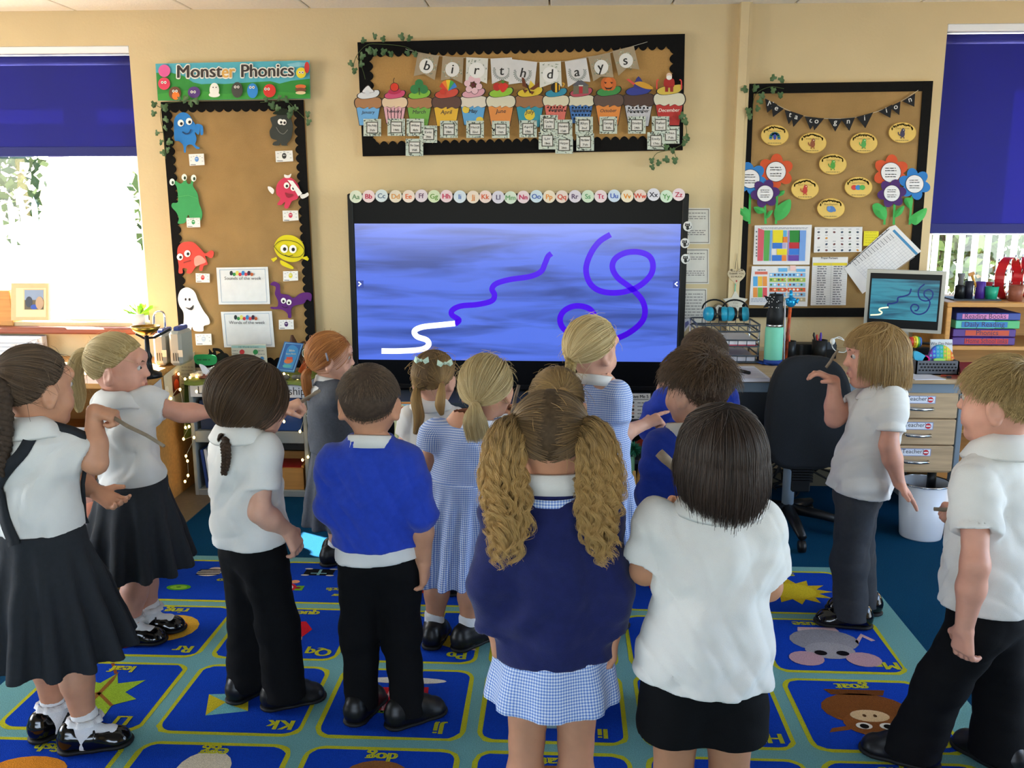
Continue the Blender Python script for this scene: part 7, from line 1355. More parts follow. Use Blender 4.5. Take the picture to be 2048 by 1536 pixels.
# ------------------------------------------------------------------ one child
PEOPLE=[]
def child(label,Y0,J,yaw=0,head=(0,0,0),S=1.,skin='fair',top=None,low=None,shoes='shoe_black',socks=False,hands=('relax','relax'),seed=1,hs=1.,sleeve=.62,hem=None,palms=(None,None),hdirs=(None,None),toes=None,detail=True,skirt_hem=None,wide=1.,collar=True,flare=1.,strap=False,bootcut=0):
    g=lambda k:PY(J[k][0],J[k][1],Y0+(J[k][2] if len(J[k])>2 else 0))
    a=math.radians(yaw); f=np.array([math.sin(a),math.cos(a),0]); r=np.array([math.cos(a),-math.sin(a),0]); Z=np.array([0,0,1.])
    hd=g('head'); nk=g('neck'); hp=g('hip'); Hd=Head(hd,*head,hs)
    shw=.098*S*wide; sh={s:(g('sh'+s) if 'sh'+s in J else nk+r*(shw if s=='R' else -shw)-Z*.056*S) for s in 'LR'}
    an={s:g('an'+s) for s in 'LR'}
    for s in 'LR': an[s][2]=.062*S
    hj={s:hp+r*(.052*S if s=='R' else -.052*S)-Z*.03*S for s in 'LR'}
    kn={s:(g('kn'+s) if 'kn'+s in J else hj[s]*.48+an[s]*.52+f*.012) for s in 'LR'}
    el={};wr={}
    for s in 'LR':
        sg=1 if s=='R' else -1
        el[s]=g('el'+s) if 'el'+s in J else sh[s]+r*sg*.03-Z*.17*S-f*.01
        wr[s]=g('wr'+s) if 'wr'+s in J else el[s]+r*sg*.005-Z*.145*S+f*.03
    base=(an['L']+an['R'])/2; base[2]=0.0128 if (-1.735<base[0]<1.257 and base[1]<3.675) else 0; fl=base[2]
    root=thing('person',label,'person',base); org=base
    ax3=np.stack([r,f,Z]); up=nz(nk-hp); tl=np.linalg.norm(nk-hp)
    # --- body
    B=[ELL(hp+up*tl*.66,[r,f-up*np.dot(f,up),up],(.096*S*wide,.070*S,.140*S),.03),ELL(hp+up*tl*.25,[r,f,up],(.088*S*wide,.070*S,.11*S),.04),ELL(hp-Z*.01,[r,f,Z],(.090*S*wide,.074*S,.072*S),.04),CAP(nk-up*.03,Hd.W(0,-.015,-.05),.038*S,.036*hs,.03)]
    lk=.84 if any(q[0]=='trousers' for q in low or []) else 1.
    for s in 'LR':
        sg=1 if s=='R' else -1
        B+=[CAP(nk+r*sg*.03*S-Z*.034*S,sh[s],.028*S,.034*S,.03),CAP(sh[s],el[s],.0335*S,.027*S,.02),CAP(el[s],el[s]*.65+wr[s]*.35,.0285*S,.029*S,.02),CAP(el[s]*.65+wr[s]*.35,wr[s],.029*S,.0195*S,.02),CAP(hj[s],kn[s],.058*S*lk,.040*S*lk,.03),CAP(kn[s],kn[s]*.62+an[s]*.38-f*.006,.039*S*lk,.041*S*lk,.012),CAP(kn[s]*.62+an[s]*.38-f*.006,an[s]+Z*.02,.041*S*lk,.028*S,.02),CAP(an[s]+Z*.02,an[s]-Z*.02,.028*S,.03*S,.02)]
    HP=[ELL(Hd.W(0,-.004,.010),[Hd.r,Hd.f,Hd.u],np.array((.072,.088,.083))*hs,.02),ELL(Hd.W(0,.022,-.042),[Hd.r,Hd.f,Hd.u],np.array((.055,.058,.062))*hs,.03),CAP(Hd.W(-.012,.060,-.090),Hd.W(.012,.060,-.090),.018*hs,None,.025),ELL(Hd.W(0,.074,.028),[Hd.r,Hd.f,Hd.u],np.array((.05,.014,.02))*hs,.02)]
    for sg in (-1,1): HP+=[ELL(Hd.W(sg*.034,.050,-.048),[Hd.r,Hd.f,Hd.u],np.array((.026,.026,.026))*hs,.022),CAP(Hd.W(sg*.055,.0,-.04),Hd.W(sg*.03,.04,-.085),.018*hs,.014*hs,.02)]
    for sg in (-1,1): HP+=[dict(ELL(Hd.W(sg*.030,.092,.0),[Hd.r,Hd.f,Hd.u],np.array((.018,.016,.011))*hs,.010),op='s')]
    HP+=[CAP(Hd.W(0,.081,.0),Hd.W(0,.0935,-.027),.006*hs,.0085*hs,.010)]+[CAP(Hd.W(sg*.0075,.0875,-.030),Hd.W(sg*.008,.089,-.030),.006*hs,None,.006) for sg in(-1,1)]
    HP+=[CAP(Hd.W(-.014,.081,-.056),Hd.W(.014,.081,-.056),.0062*hs,None,.006),CAP(Hd.W(-.011,.080,-.066),Hd.W(.011,.080,-.066),.007*hs,None,.006),dict(CAP(Hd.W(-.018,.090,-.0608),Hd.W(.018,.090,-.0608),.0028*hs,None,.003),op='s')]
    for sg in (-1,1):
        ea=nz(Hd.f*.25+Hd.u*.97); eo=nz(Hd.r*sg*.88-Hd.f*.48); ec=Hd.W(sg*.076,-.008,-.022)
        HP+=[ELL(ec,[eo,np.cross(eo,ea),ea],np.array((.0075,.019,.030))*hs,.006),dict(ELL(ec+eo*.009*hs+ea*.002,[eo,np.cross(eo,ea),ea],np.array((.006,.0125,.021))*hs,.004),op='s'),CAP(ec-ea*.024*hs,ec-ea*.027*hs+Hd.f*.006,.007*hs,None,.008)]
    hb=.004 if detail else .0055; nkp=[q for q in B[3:4]]
    lo,hi=_bb([Hd.W(0,.02,-.01)],.135*hs); lo[2]=nk[2]-.02
    VQ=[grow(HP+nkp,hb,None,lo,hi)]
    lo=np.min([q['bb'][0] for q in B],0)-.02; hi=np.max([q['bb'][1] for q in B],0)+.02; hi[2]=min(hi[2],max(nk[2]+.03,*(max(el[s][2],wr[s][2])+.06 for s in 'LR'))); lo[2]=fl
    VQ.append(grow(B,.0085,None,lo,hi)); ho={}
    for i,s in enumerate('LR'):
        sg=1 if s=='R' else -1
        hdv=nz(wr[s]-el[s]) if hdirs[i] is None else nz(hdirs[i]); pal=np.array(palms[i],float) if palms[i] is not None else -r*sg+f*.3
        hpz,grip=hand_prims(wr[s],hdv,pal,sg,hands[i],S*1.02); ho[s]=(grip,hdv,nz(pal-np.dot(pal,hdv)*hdv))
        pr=[CAP(wr[s]*.8+el[s]*.2,wr[s],.0215*S,.0195*S,.01)]+hpz; VQ.append(grow(pr,.0026))
    smesh('body',VQ,'skin_'+skin,root)
    # --- face
    b=MB()
    for sg in (-1,1):
        e=Hd.W(sg*.0295,.0715,.0); b.ball(e,.0098*hs,'#b5aea7',12); ii=e+Hd.f*.0068*hs; b.ball(ii,.0054*hs,'#3a2c22',8); b.ball(ii+Hd.f*.0025*hs,.0034*hs,'#0c0a0a',8)
    obj('eyes',b,MATS['eye_paint'],root)
    b=MB(); b.tube([Hd.W(-.018,.0815,-.0605),Hd.W(0,.0885,-.0595),Hd.W(.018,.0815,-.0605)],[.002,.0042,.002],6); obj('lips',b,MATS['lip'],root)
    b=MB()
    for sg in (-1,1): b.tube([Hd.W(sg*.014,.0875,.018),Hd.W(sg*.03,.086,.023),Hd.W(sg*.046,.074,.017)],[.0018,.0026,.0014],6)
    obj('eyebrows',b,M('brow','#5a4632',rough=.9),root)
    cuv=lambda V:np.stack([np.arctan2((V-hp)@r,-((V-hp)@f))*.14,V[:,2],V[:,2]*0],1)
    # --- garments
    def torso(mat,name,hemz,infl,sl,slr,fold,loose=1.,cut=None):
        p0=hp+up*((hemz-hp[2])/max(up[2],.5)); L=np.linalg.norm(nk-p0)
        T0=[LOFT(p0-up*.03,nk+up*.012,r,f,[0,.25,.55,.75,.87,.95,1],np.array([.110*loose,.107*loose,.104,.104,.090,.056,.043])*S*wide+infl,np.array([.092*loose,.090*loose,.084,.080,.066,.05,.044])*S+infl,.03)]; T=[]
        def seg(a_,b_,ra,rb):
            dv=nz(b_-a_); u1=nz(np.cross(dv,[.31,.9,.2])); u2=np.cross(dv,u1); return LOFT(a_,b_,u1,u2,[0,1],np.array([ra,rb]),np.array([ra,rb]),.02)
        for s in 'LR':
            sg=1 if s=='R' else -1
            v=sl[s] if isinstance(sl,dict) else sl; dv=nz(el[s]-sh[s]); r0=.040*S+infl
            if v<=1: e=sh[s]+(el[s]-sh[s])*v; T+=[CAP(sh[s]-dv*.004,sh[s]+dv*.02,r0,r0,.02),seg(sh[s],e,r0,.040*S*slr+infl)]; re=.040*S*slr+infl
            else:
                w=v-1; e=el[s]+(wr[s]-el[s])*w; dv=nz(wr[s]-el[s]); T+=[CAP(sh[s],el[s],r0,.038*S+infl,.02),seg(el[s],e,.038*S+infl,.030*S*slr+infl)]; re=.030*S*slr+infl
            T.append(dict(CAP(e-dv*.012,e+dv*.05,re-.016,re-.0145,.002),op='s') )
            T0.append(CAP(nk+r*sg*.035*S-Z*.034*S,sh[s],.032*S+infl,.040*S+infl,.025))
        T=T+T0
        T.append(dict(CAP(nk-up*.02,Hd.W(0,-.01,-.03),.042*S,.040*hs,.008),op='s')); T.append(PLANE(p0,-up))
        return smesh(name,[grow(T,.0052,folds(fold,seed,dirx=r+f*.3))],mat,root,cuv if mat=='gingham' else None)
    def foldcollar(mat,name):
        n=30; b=MB(); V=[]; pr=((.040,.000),(.043,.030),(.050,.034),(.068,.014),(.088,-.016),(.085,-.023),(.062,-.004))
        for j,(ro,dz) in enumerate(pr):
            for k in range(n): w=2*math.pi*(k+.5)/n; q=1-.16*(math.sin(w)>.93)*(j in (4,5)); V.append(nk+(r*math.cos(w)*1.06+f*math.sin(w)*.92)*ro*S*q+up*(dz-.020*max(0,math.sin(w))+.006*abs(math.cos(w))*(j>2))*S)
        m=len(pr); b.add(V,[(j*n+k,j*n+(k+1)%n,((j+1)%m)*n+(k+1)%n,((j+1)%m)*n+k) for j in range(m) for k in range(n)],None,True); return obj(name,b,MATS[mat],root)
    def neckring(mat,name,rr_=.047,th=.009,h=.022):
        P=[]; n=22; b=MB(); V=[]
        for j,(dz,ro) in enumerate(((-.012,rr_+.014),(h-.012,rr_+.004),(h-.010,rr_-.003),(-.012,rr_+.002))):
            for k in range(n): w=2*math.pi*k/n; V.append(nk+(r*math.cos(w)*1.08+f*math.sin(w))*ro*S+up*(dz+.010*math.cos(w)*0-.012*math.sin(w))*S)
        b.add(V,[(j*n+k,j*n+(k+1)%n,((j+1)%4)*n+(k+1)%n,((j+1)%4)*n+k) for j in range(4) for k in range(n)],None,True); return obj(name,b,MATS[mat],root,extra=None)
    def skirt(mat,name,z1,z0,w1,w0,d0,pl,fold=.002):
        p1=hp+up*((z1-hp[2])/max(up[2],.5)); p0=np.array([hp[0],hp[1],z0])+ (np.array([base[0],base[1],0])-np.array([hp[0],hp[1],0]))*.35; 
        T=[LOFT(p0-(p1-p0)*.06,p1,r,f,[0,.5,.85,1],np.array([w0,w0*.45+w1*.55,w1*1.05,w1])*S,np.array([d0,d0*.5+w1*.42,w1*.82,w1*.80])*S,.02,pleat=pl),PLANE(p0,(0,0,-1))]
        return smesh(name,[grow(T,.0062,folds(fold,seed+3,30,8,r))],mat,root,cuv if mat=='gingham' else None)
    def legs(mat,name,zend,r1,r2,r3,bot=1.):
        T=[ELL(hp+Z*.0,[r,f,Z],(.095*S*wide,.080*S,.080*S),.03)]
        for s in 'LR':
            e=kn[s]; 
            if zend<.3: T+=[CAP(hj[s],e,r1*S,r2*S,.03),CAP(e,np.array([*an[s][:2],max(zend,.03)])-f*.004,r2*S,r3*S,.03)]
            else: t_=(hj[s][2]-zend)/(hj[s][2]-e[2]); T.append(CAP(hj[s],hj[s]+(e-hj[s])*t_,r1*S,r3*S,.03))
        T.append(PLANE((0,0,zend+fl),(0,0,-1))); return smesh(name,[grow(T,.0066,folds(.0032,seed+5,40,46,r))],mat,root)
    for spec in (low or [])+(top or []):
        k=spec[0]
        if k=='polo': shirt=torso('polo_white',spec[1] if len(spec)>1 else 'polo_shirt',hem if hem is not None else hp[2]-.03,.004,sleeve,1.14,.0068,spec[2] if len(spec)>2 else 1.06)
        elif k=='polo_tail': 
            p0=np.array([*hp[:2],hem-.045]); smesh('shirt_tail',[grow([LOFT(p0-Z*.03,p0+Z*.07,r,f,[0,1],np.array([.112,.104])*S*wide,np.array([.097,.089])*S,.02),PLANE(p0,(.08,0,-1))],.0062,folds(.005,seed+9))],'polo_white',root)
        elif k=='jumper': torso(spec[1],'jumper',hem,.009,spec[2],spec[3] if len(spec)>3 else .95,.0065,spec[4] if len(spec)>4 else 1.0)
        elif k=='bodice': torso(spec[1],'bodice',spec[2],spec[3],spec[4],spec[5],.0028,.97)
        elif k=='skirt': skirt(spec[1],'skirt',*spec[2:8])
        elif k=='trousers': legs(spec[1],'trousers',.03,.065,spec[3] if len(spec)>3 else .056,spec[2] if len(spec)>2 else .050)
        elif k=='shorts': legs(spec[1],'shorts',spec[2],.074,.07,.080)
        elif k=='collar': neckring(spec[1],'collar',*spec[2:]) if len(spec)>2 else foldcollar(spec[1],'collar')
        elif k=='straps':
            # crossed straps laid on the shirt by casting from the spine outwards
            from mathutils.bvhtree import BVHTree
            so=bpy.data.objects[shirt.name]; bv=BVHTree.FromPolygons([tuple(v.co) for v in so.data.vertices],[tuple(p.vertices) for p in so.data.polygons])
            for sg in (-1,1):
                A=hp+up*tl*.12-r*sg*.06*S-f*.10*S; Bm=hp+up*tl*.56-f*.10*S; Cc=nk+r*sg*.066*S-up*.045-f*.06*S; Dd=nk+r*sg*.070*S+up*.03+f*.0; E2=hp+up*tl*.70+r*sg*.06*S+f*.09*S; F2=hp+up*tl*.12+r*sg*.05*S+f*.1*S; P=spl([A,Bm,Cc,Dd,E2,F2],8); Q=[]
                for p in P:
                    ax_=hp+up*min(np.dot(p-hp,up),tl*.86); o=nz(p-ax_); h_=bv.ray_cast(Vector(ax_+o*.4-org),Vector(-o)); Q.append(np.array(h_[0])+org+o*.0045 if h_[0] is not None else p)
                Q=np.array(Q); Q[1:-1]=(Q[:-2]+2*Q[1:-1]+Q[2:])/4; T_=np.gradient(Q,axis=0); T_/=np.linalg.norm(T_,axis=1)[:,None]; b=MB(); V=[]
                for i,p in enumerate(Q):
                    ax_=hp+up*min(np.dot(p-hp,up),tl*.86); o=nz(p-ax_); wv=nz(np.cross(T_[i],o))*.014*S; V+=[p-wv+o*.005,p+wv+o*.005,p+wv-o*.004,p-wv-o*.004]
                b.add(V,[(i*4+k2,i*4+(k2+1)%4,(i+1)*4+(k2+1)%4,(i+1)*4+k2) for i in range(len(Q)-1) for k2 in range(4)],None,True); obj('strap',b,MATS[spec[1]],root)
    # --- socks and shoes
    for s in 'LR':
        sg=1 if s=='R' else -1; ty=math.radians(toes[0 if s=='L' else 1]) if toes else a+math.radians(8*sg); tf=np.array([math.sin(ty),math.cos(ty),0]); tr=np.array([math.cos(ty),-math.sin(ty),0]); c=np.array([*an[s][:2],fl])
        if socks:
            T=[CAP(c+Z*.03,c+Z*.098*S,.034*S,.034*S,.01),CAP(c+Z*.03,c+Z*.03+tf*.06*S,.032*S,.028*S,.02)]; VQ=[grow(T,.005,folds(.0012,seed,90,90))]; b=MB(); n=36; V=[]
            for j in range(3):
                for k in range(n): w=2*math.pi*k/n; ro=.034+(.006+.007*(j==2))*(1 if j else .2)+.0035*math.sin(9*w+j); V.append(c+Z*(.098*S-.004-.012*(j==2)+.004*(j==1))+ (np.array([math.cos(w),math.sin(w),0]))*ro*S)
            so=smesh('sock',VQ,'sock_white',root); b.add(V,[(j*n+k,j*n+(k+1)%n,(j+1)*n+(k+1)%n,(j+1)*n+k) for j in range(2) for k in range(n)],None,True)
            if socks=='frill': obj('frill',b,MATS['sock_white'],so)
        L=.152*S; heel=c-tf*.040*S; toe=c+tf*(L-.075*S)
        T=[CAP(heel+Z*.030,c+Z*.034+tf*.02,.033*S,.034*S,.03),CAP(c+Z*.026+tf*.02,toe+Z*.020,.034*S,.029*S,.03),ELL(toe+Z*.012-tf*.006,[tr,tf,Z],(.037*S,.040*S,.026*S),.02),CAP(heel+Z*.05,heel+Z*.058,.03*S,.028*S,.02)]
        mj=shoes=='shoe_patent' or shoes=='mary'
        if mj: T.append(dict(ELL(c+Z*.075+tf*.030,[tr,tf,Z],(.030*S,.046*S,.040*S),.006),op='s'))
        else: T+=[CAP(c+Z*.05,c+Z*.064,.036*S,.036*S,.02),CAP(c+Z*.05+tf*.02,c+Z*.042+tf*.05,.03*S,.024*S,.02)]
        T.append(PLANE(c+Z*.010,(0,0,-1))); sm_='shoe_patent' if mj else shoes; so=smesh('shoe',[grow(T,.0045,None)],sm_,root)
        T=[CAP(heel+Z*.006,c+Z*.006+tf*.02,.036*S,.036*S,.02),CAP(c+Z*.006+tf*.02,toe+Z*.006,.034*S,.036*S,.02),ELL(toe+Z*.006-tf*.004,[tr,tf,Z],(.040*S,.042*S,.02*S),.02),PLANE(c+Z*.001,(0,0,-1)),PLANE(c+Z*.013,(0,0,1))]; smesh('sole',[grow(T,.0045)],'rubber_black',so)
        if mj:
            b=MB(); P=[c+tf*.024+tr*(.036*S*math.cos(w))+Z*(.030+.040*math.sin(w)) for w in np.linspace(0,math.pi,11)]; b.tube(P,.0065,6,flat=.5); st=obj('shoe_strap',b,MATS[sm_],so)
        elif not socks or True:
            b=MB()
            for q in (.030,.044): b.tube([c+tf*q+tr*(.022*S*math.cos(w))+Z*(.058-.25*(q-.03)+.012*math.sin(w)) for w in np.linspace(.2,2.94,7)],.0035,5)
            obj('shoe_straps',b,MATS['rubber_black'],so)
    PEOPLE.append(label); return root,Hd,dict(hand=ho,nk=nk,hp=hp,r=r,f=f,up=up,sh=sh)
def stick(label,a,b,r=.0065,grp='wooden sticks held by the children',Yo=0):
    m=MB(); a=np.array(a); b=np.array(b); q=np.cross(b-a,[0,0,1.]); q/=np.linalg.norm(q)+1e-9; m.tube([a,a*.66+b*.34+q*.003,a*.33+b*.67-q*.003,b],[r,r*1.05,r*.95,r*.9],9)
    return obj('wooden_stick',m,MATS['twig'],label=label,cat='stick',group=grp)
def band(H,p,mat,parent,r=.011,axis=(0,0,1)): b=MB(); ax=nz(axis); b.lathe(np.array(p)-ax*.006,[(r*.7,0),(r,.003),(r*1.05,.006),(r,.009),(r*.7,.012)],14,axis=tuple(ax)); return obj('hair_band',b,MATS[mat],parent)
# ================================================================== the sixteen children
# 1 girl at the left edge with pinafore straps
Y=2.29; R,H,D=child('girl with brown plait, white polo shirt and crossed black pinafore straps, stick hand raised',Y,dict(head=(72,772),neck=(62,852,-.02),hip=(82,1085,-.02),shR=(128,896,.0),shL=(25,885,.05),elR=(192,926,.02),wrR=(188,822,.05),elL=(150,960,.16),wrL=(194,985,.16),anL=(108,1420,.04),anR=(170,1440,-.03)),yaw=31,head=(30,-4,3),S=1.02,skin='warm',hs=1.0,
  low=[('skirt','pinafore_grey',.66,.30,.125,.205,.19,(13,.13,.4))],top=[('polo',),('collar','polo_white'),('straps','pinafore_grey')],hem=.655,shoes='mary',socks='frill',hands=('relax','grip'),seed=11,sleeve=.6,toes=(35,70),hdirs=(None,(.85,.15,-.25)),palms=(None,(-.2,.1,-1)))
tie=PY(4,745,Y-.06); hair_pull(H,'brown',R,[(tie,[PY(-6,790,Y-.09),PY(2,860,Y-.10),PY(-4,930,Y-.11)],[.014,.03,.026,.012],dict(m=12,rag=.3),None)],4200,11,lift=.016,fly=120); band(H,tie,'band_blue',R,.016,(.8,0,-.5)); braid('plait',[PY(-4,770,Y-.10),PY(4,830,Y-.115),PY(6,890,Y-.12),PY(0,950,Y-.12)],.026,.014,'brown',R,6)
stick('thin grey-brown stick in the raised hand of the girl with crossed straps',PY(222,832,Y+.05),PY(328,892,Y-.05),.005)
# 2 blonde girl with a ponytail pointing right
Y=2.90; R,H,D=child('blonde girl with high ponytail in white polo and dark skirt, arm stretched to the right',Y,dict(head=(236,730),neck=(238,797,-.03),hip=(270,985),shR=(293,806,-.01),shL=(215,812,.09),elR=(362,826,.02),wrR=(424,824,.08),elL=(215,880,.16),wrL=(232,945,.2),anL=(300,1236,.06),anR=(262,1262,-.02)),yaw=48,head=(82,-3,-2),S=1.03,skin='rosy',hs=1.0,
  low=[('skirt','pinafore_grey',.60,.285,.129,.185,.17,(11,.14,1.))],top=[('polo',),('collar','polo_white')],hem=.535,shoes='mary',socks='frill',hands=('relax','open'),seed=12,sleeve=.48,toes=(76,84))
tie=PY(178,704,Y-.0); hair_pull(H,'blonde',R,[(tie,[PY(160,708,Y),PY(149,745,Y-.01),PY(156,790,Y),PY(158,824,Y)],[.010,.018,.028,.026,.007],dict(m=12,rag=.3),None)],4200,12,lift=.014,fly=60); band(H,tie,'band_blue',R,.013,(1,0,.2))
# 3 girl with the dark plait
Y=2.51; R,H,D=child('girl with dark brown plait in white polo and black trousers pointing a stick right',Y,dict(head=(500,790),neck=(480,864,-.03),hip=(505,1090),shR=(527,905,-.06),shL=(455,900,.06),elR=(519,1024,-.115),wrR=(577,1062,-.04),elL=(520,865,.20),wrL=(566,820,.27),anL=(497,1392,.05),anR=(572,1388,.0)),yaw=38,head=(46,-8,8),S=1.03,skin='fair',hs=1.03,
  low=[('trousers','trouser_black',.062)],top=[('polo',),('collar','polo_white')],hem=.545,seed=13,sleeve=.62,hands=('grip','relax'),toes=(30,62),hdirs=((.8,.2,.3),(.35,.2,-.9)),palms=((0,.2,-1),(-.9,.3,-.2)))
tie=PY(447,866,Y-.05); hair_pull(H,'chest',R,[(tie,[PY(448,880,Y-.10)],[.016,.016],dict(m=4),None)],5000,13,lift=.034,fly=20,rad=.0006); braid('plait',[tie,PY(451,892,Y-.125),PY(452,922,Y-.140),PY(447,948,Y-.140)],.013,.009,'chest',R,5)
stick('pale stick in the outstretched hand of the girl with the dark plait',PY(588,812,Y+.30),PY(640,781,Y+.30),.006)
# 4 red-haired girl near the screen
Y=3.63; R,H,D=child('red-haired girl in grey pinafore with puffed white sleeves facing right',Y,dict(head=(661,712),neck=(658,764),hip=(668,905),shR=(674,792,-.07),shL=(640,784,.07),elR=(690,840,.0),wrR=(712,838,.10),anL=(676,1100,.07),anR=(672,1112,-.02)),yaw=52,head=(74,-4,0),S=.93,skin='fair',hs=.96,
  low=[('skirt','pinafore_mid',.52,.185,.115,.155,.145,(12,.12,0.))],top=[('polo','blouse',.9),('bodice','pinafore_mid',.50,.014,.05,1.0),('collar','polo_white',.05,.012,.034)],hem=.62,socks='plain',shoes='shoe_black',seed=14,sleeve=.75,toes=(60,60))
tie=PY(617,742,Y-.03); hair_pull(H,'red',R,[(tie,[PY(612,752,Y-.04),PY(614,775,Y-.04),PY(618,800,Y-.04)],[.014,.02,.02,.008],dict(m=8,rag=.4),None)],3000,14,lift=.014,rad=.0008); b=MB(); b.tube([PY(652,706,Y-.095),PY(656,722,Y-.095)],.004,6); obj('hair_clip',b,M('clip','#8a8a98',rough=.3),R)
# 5 boy in the royal blue jumper, back view
Y=2.445; R,H,D=child('boy with short brown hair in royal blue jumper and black trousers seen from behind',Y,dict(head=(738,800),neck=(742,884,-.01),hip=(760,1112),shL=(672,928),shR=(812,930),elL=(664,1010,-.03),wrL=(690,1050,.12),elR=(842,1030,-.05),wrR=(848,1125,-.03),knL=(719,1265,.02),knR=(803,1265,.02),anL=(724,1408,.02),anR=(818,1402,-.01)),yaw=2,head=(-2,-2,0),S=1.04,skin='warm',hs=1.0,wide=1.08,
  low=[('trousers','trouser_black',.046,.050)],top=[('polo_tail',),('jumper','jumper_blue',{'L':1.3,'R':1.05},1.15,1.02),('collar','polo_white',.05,.012,.030)],hem=.565,seed=15,toes=(14,52),palms=(None,(-1,.1,0)))
hair_short(H,'brown',R,5200,15,.020,.45,.0006)
# 6 girl with bows and pigtails
Y=3.36; R,H,D=child('small girl with two straight pigtails and mint bows in a white blouse',Y,dict(head=(868,752),neck=(862,808),hip=(868,945),shL=(822,838),shR=(903,838),elL=(808,890,-.01),wrL=(840,900,.10),anL=(880,1165,.03),anR=(912,1172,.0)),yaw=10,head=(14,-6,0),S=.9,skin='fair',hs=.98,
  low=[('skirt','pinafore_grey',.50,.24,.11,.16,.15,(11,.12,0.))],top=[('polo','blouse'),('collar','polo_white')],hem=.47,seed=16,socks='plain',sleeve=.7,detail=False)
tL,tR=PY(835,774,Y-.05),PY(884,768,Y-.08); sel=lambda s:(lambda D_:s*(D_[:,0]+.10*0))
hair_pull(H,'mouse',R,[(tL,[PY(832,800,Y-.09),PY(838,835,Y-.10),PY(830,868,Y-.10)],[.010,.02,.02,.006],dict(m=9,rag=.35),sel(-1)),(tR,[PY(882,790,Y-.11),PY(880,812,Y-.12),PY(884,830,Y-.12)],[.009,.017,.018,.006],dict(m=9,rag=.3),sel(1))],3400,16,lift=.009,rad=.0008)
for p,q in ((tL,'band_blue'),(tR,'lip')): band(H,p,q,R,.009)
def bow(p,nrm,mat,parent,s=.022):
    b=MB(); e=nz(np.cross(nrm,[0,0,1])); u=np.cross(e,nrm)
    for sg in (-1,1): b.add([p,p+e*sg*s*1.2+u*s*.7+nrm*.006,p+e*sg*s*1.4-u*s*.2+nrm*.004,p+e*sg*s*.8-u*s*.6+nrm*.008,p+e*sg*s*.6+nrm*.016],[(0,1,4),(1,2,4),(2,3,4),(3,0,4)],None)
    b.ball(p+nrm*.006,.006); return obj('hair_bow',b,MATS[mat],parent)
bow(PY(844,721,Y-.085),np.array([-.3,-.9,.3]),'bow_mint',R); bow(PY(889,727,Y-.085),np.array([.4,-.85,.3]),'bow_mint',R)
# 7 girl in the gingham dress with a low blonde ponytail
Y=2.935; R,H,D=child('blonde girl with low blue-banded ponytail in blue gingham dress holding a stick upright',Y,dict(head=(974,772),neck=(955,848),hip=(915,1000),shL=(872,868,.0),shR=(1005,868,.02),elL=(858,925,.0),wrL=(885,950,.13),elR=(1028,900,.08),wrR=(1026,842,.14),anL=(869,1262),anR=(938,1266,-.02)),yaw=8,head=(14,-6,2),S=1.0,skin='warm',hs=1.0,
  low=[('skirt','gingham',.60,.26,.128,.165,.15,(17,.12,.7))],top=[('bodice','gingham',.56,.006,.50,1.25),('collar','gingham',.056,.012,.026)],socks='plain',seed=17,toes=(6,40),hands=('relax','grip'),hdirs=(None,(-.1,.1,.95)),palms=(None,(-.7,-.2,.2)))
tie=PY(951,806,Y-.085); hair_pull(H,'blonde',R,[(tie,[PY(950,818,Y-.125),PY(950,842,Y-.135),PY(958,878,Y-.13)],[.008,.022,.038,.040],dict(m=9,rag=.45),None)],4200,17,lift=.020,fly=120); band(H,tie,'band_blue',R,.013,(0,.4,1))
stick('flat pale stick held upright by the girl in gingham with the low ponytail',PY(1020,838,Y+.10),PY(1038,770,Y+.12),.0065)
# 8 girl with a mousy ponytail, hidden behind the curls
Y=2.52; R,H,D=child('girl with light brown ponytail, only her head showing above the curly pigtails',Y,dict(head=(1113,806),neck=(1113,890),hip=(1112,1090),anL=(1085,1420),anR=(1140,1420)),yaw=0,head=(8,-4,0),S=1.0,skin='fair',hs=.98,low=[('skirt','gingham',.60,.30,.125,.165,.15,(17,.12,.7))],top=[('bodice','gingham',.56,.006,.5,1.2)],socks='plain',seed=18,detail=False)
tie=PY(1127,783,Y-.10); hair_pull(H,'mouse',R,[(tie,[PY(1126,796,Y-.135),PY(1132,835,Y-.13),PY(1140,885,Y-.12)],[.010,.024,.032,.02],dict(m=9,rag=.3),None)],4200,18,lift=.012); band(H,tie,'lip',R,.010,(0,-.8,.5))
# 9 curly pigtails, navy jumper
Y=1.93; R,H,D=child('girl with long curly blonde-brown pigtails in navy jumper and gingham skirt seen from behind',Y,dict(head=(1100,872),neck=(1100,972,-.01),hip=(1108,1285),shL=(1010,1030),shR=(1196,1030),elL=(984,1160,-.04),wrL=(990,1258,-.03),elR=(1220,1165,-.04),wrR=(1224,1268,-.03),anL=(1046,1612),anR=(1150,1612)),yaw=0,head=(0,-10,0),S=1.02,skin='warm',hs=1.0,wide=1.06,
  low=[('skirt','gingham',.60,.40,.118,.148,.13,(9,.05,.3))],top=[('jumper','jumper_navy',1.93,1.05,1.12),('collar','polo_white',.058,.012,.040)],hem=.515,shoes='mary',socks='plain',seed=19,hands=('grip','relax'),palms=((1,.1,0),(-1,.1,0)))
b=MB(); nk=D['nk']; n=26; V=[nk+(np.array([math.cos(w)*1.08,math.sin(w),0]))*(.070+.0*j)+np.array([0,0,-.028+.018*j]) for j in range(2) for w in np.linspace(0,2*math.pi,n,endpoint=False)]; b.add(V,[(k,(k+1)%n,n+(k+1)%n,n+k) for k in range(n)],None,True); obj('collar_trim',b,MATS['gingham'],R,extra=dict(cuv=[(math.atan2(v[0]-nk[0],nk[1]-v[1])*.075,v[2],0) for v in V]))
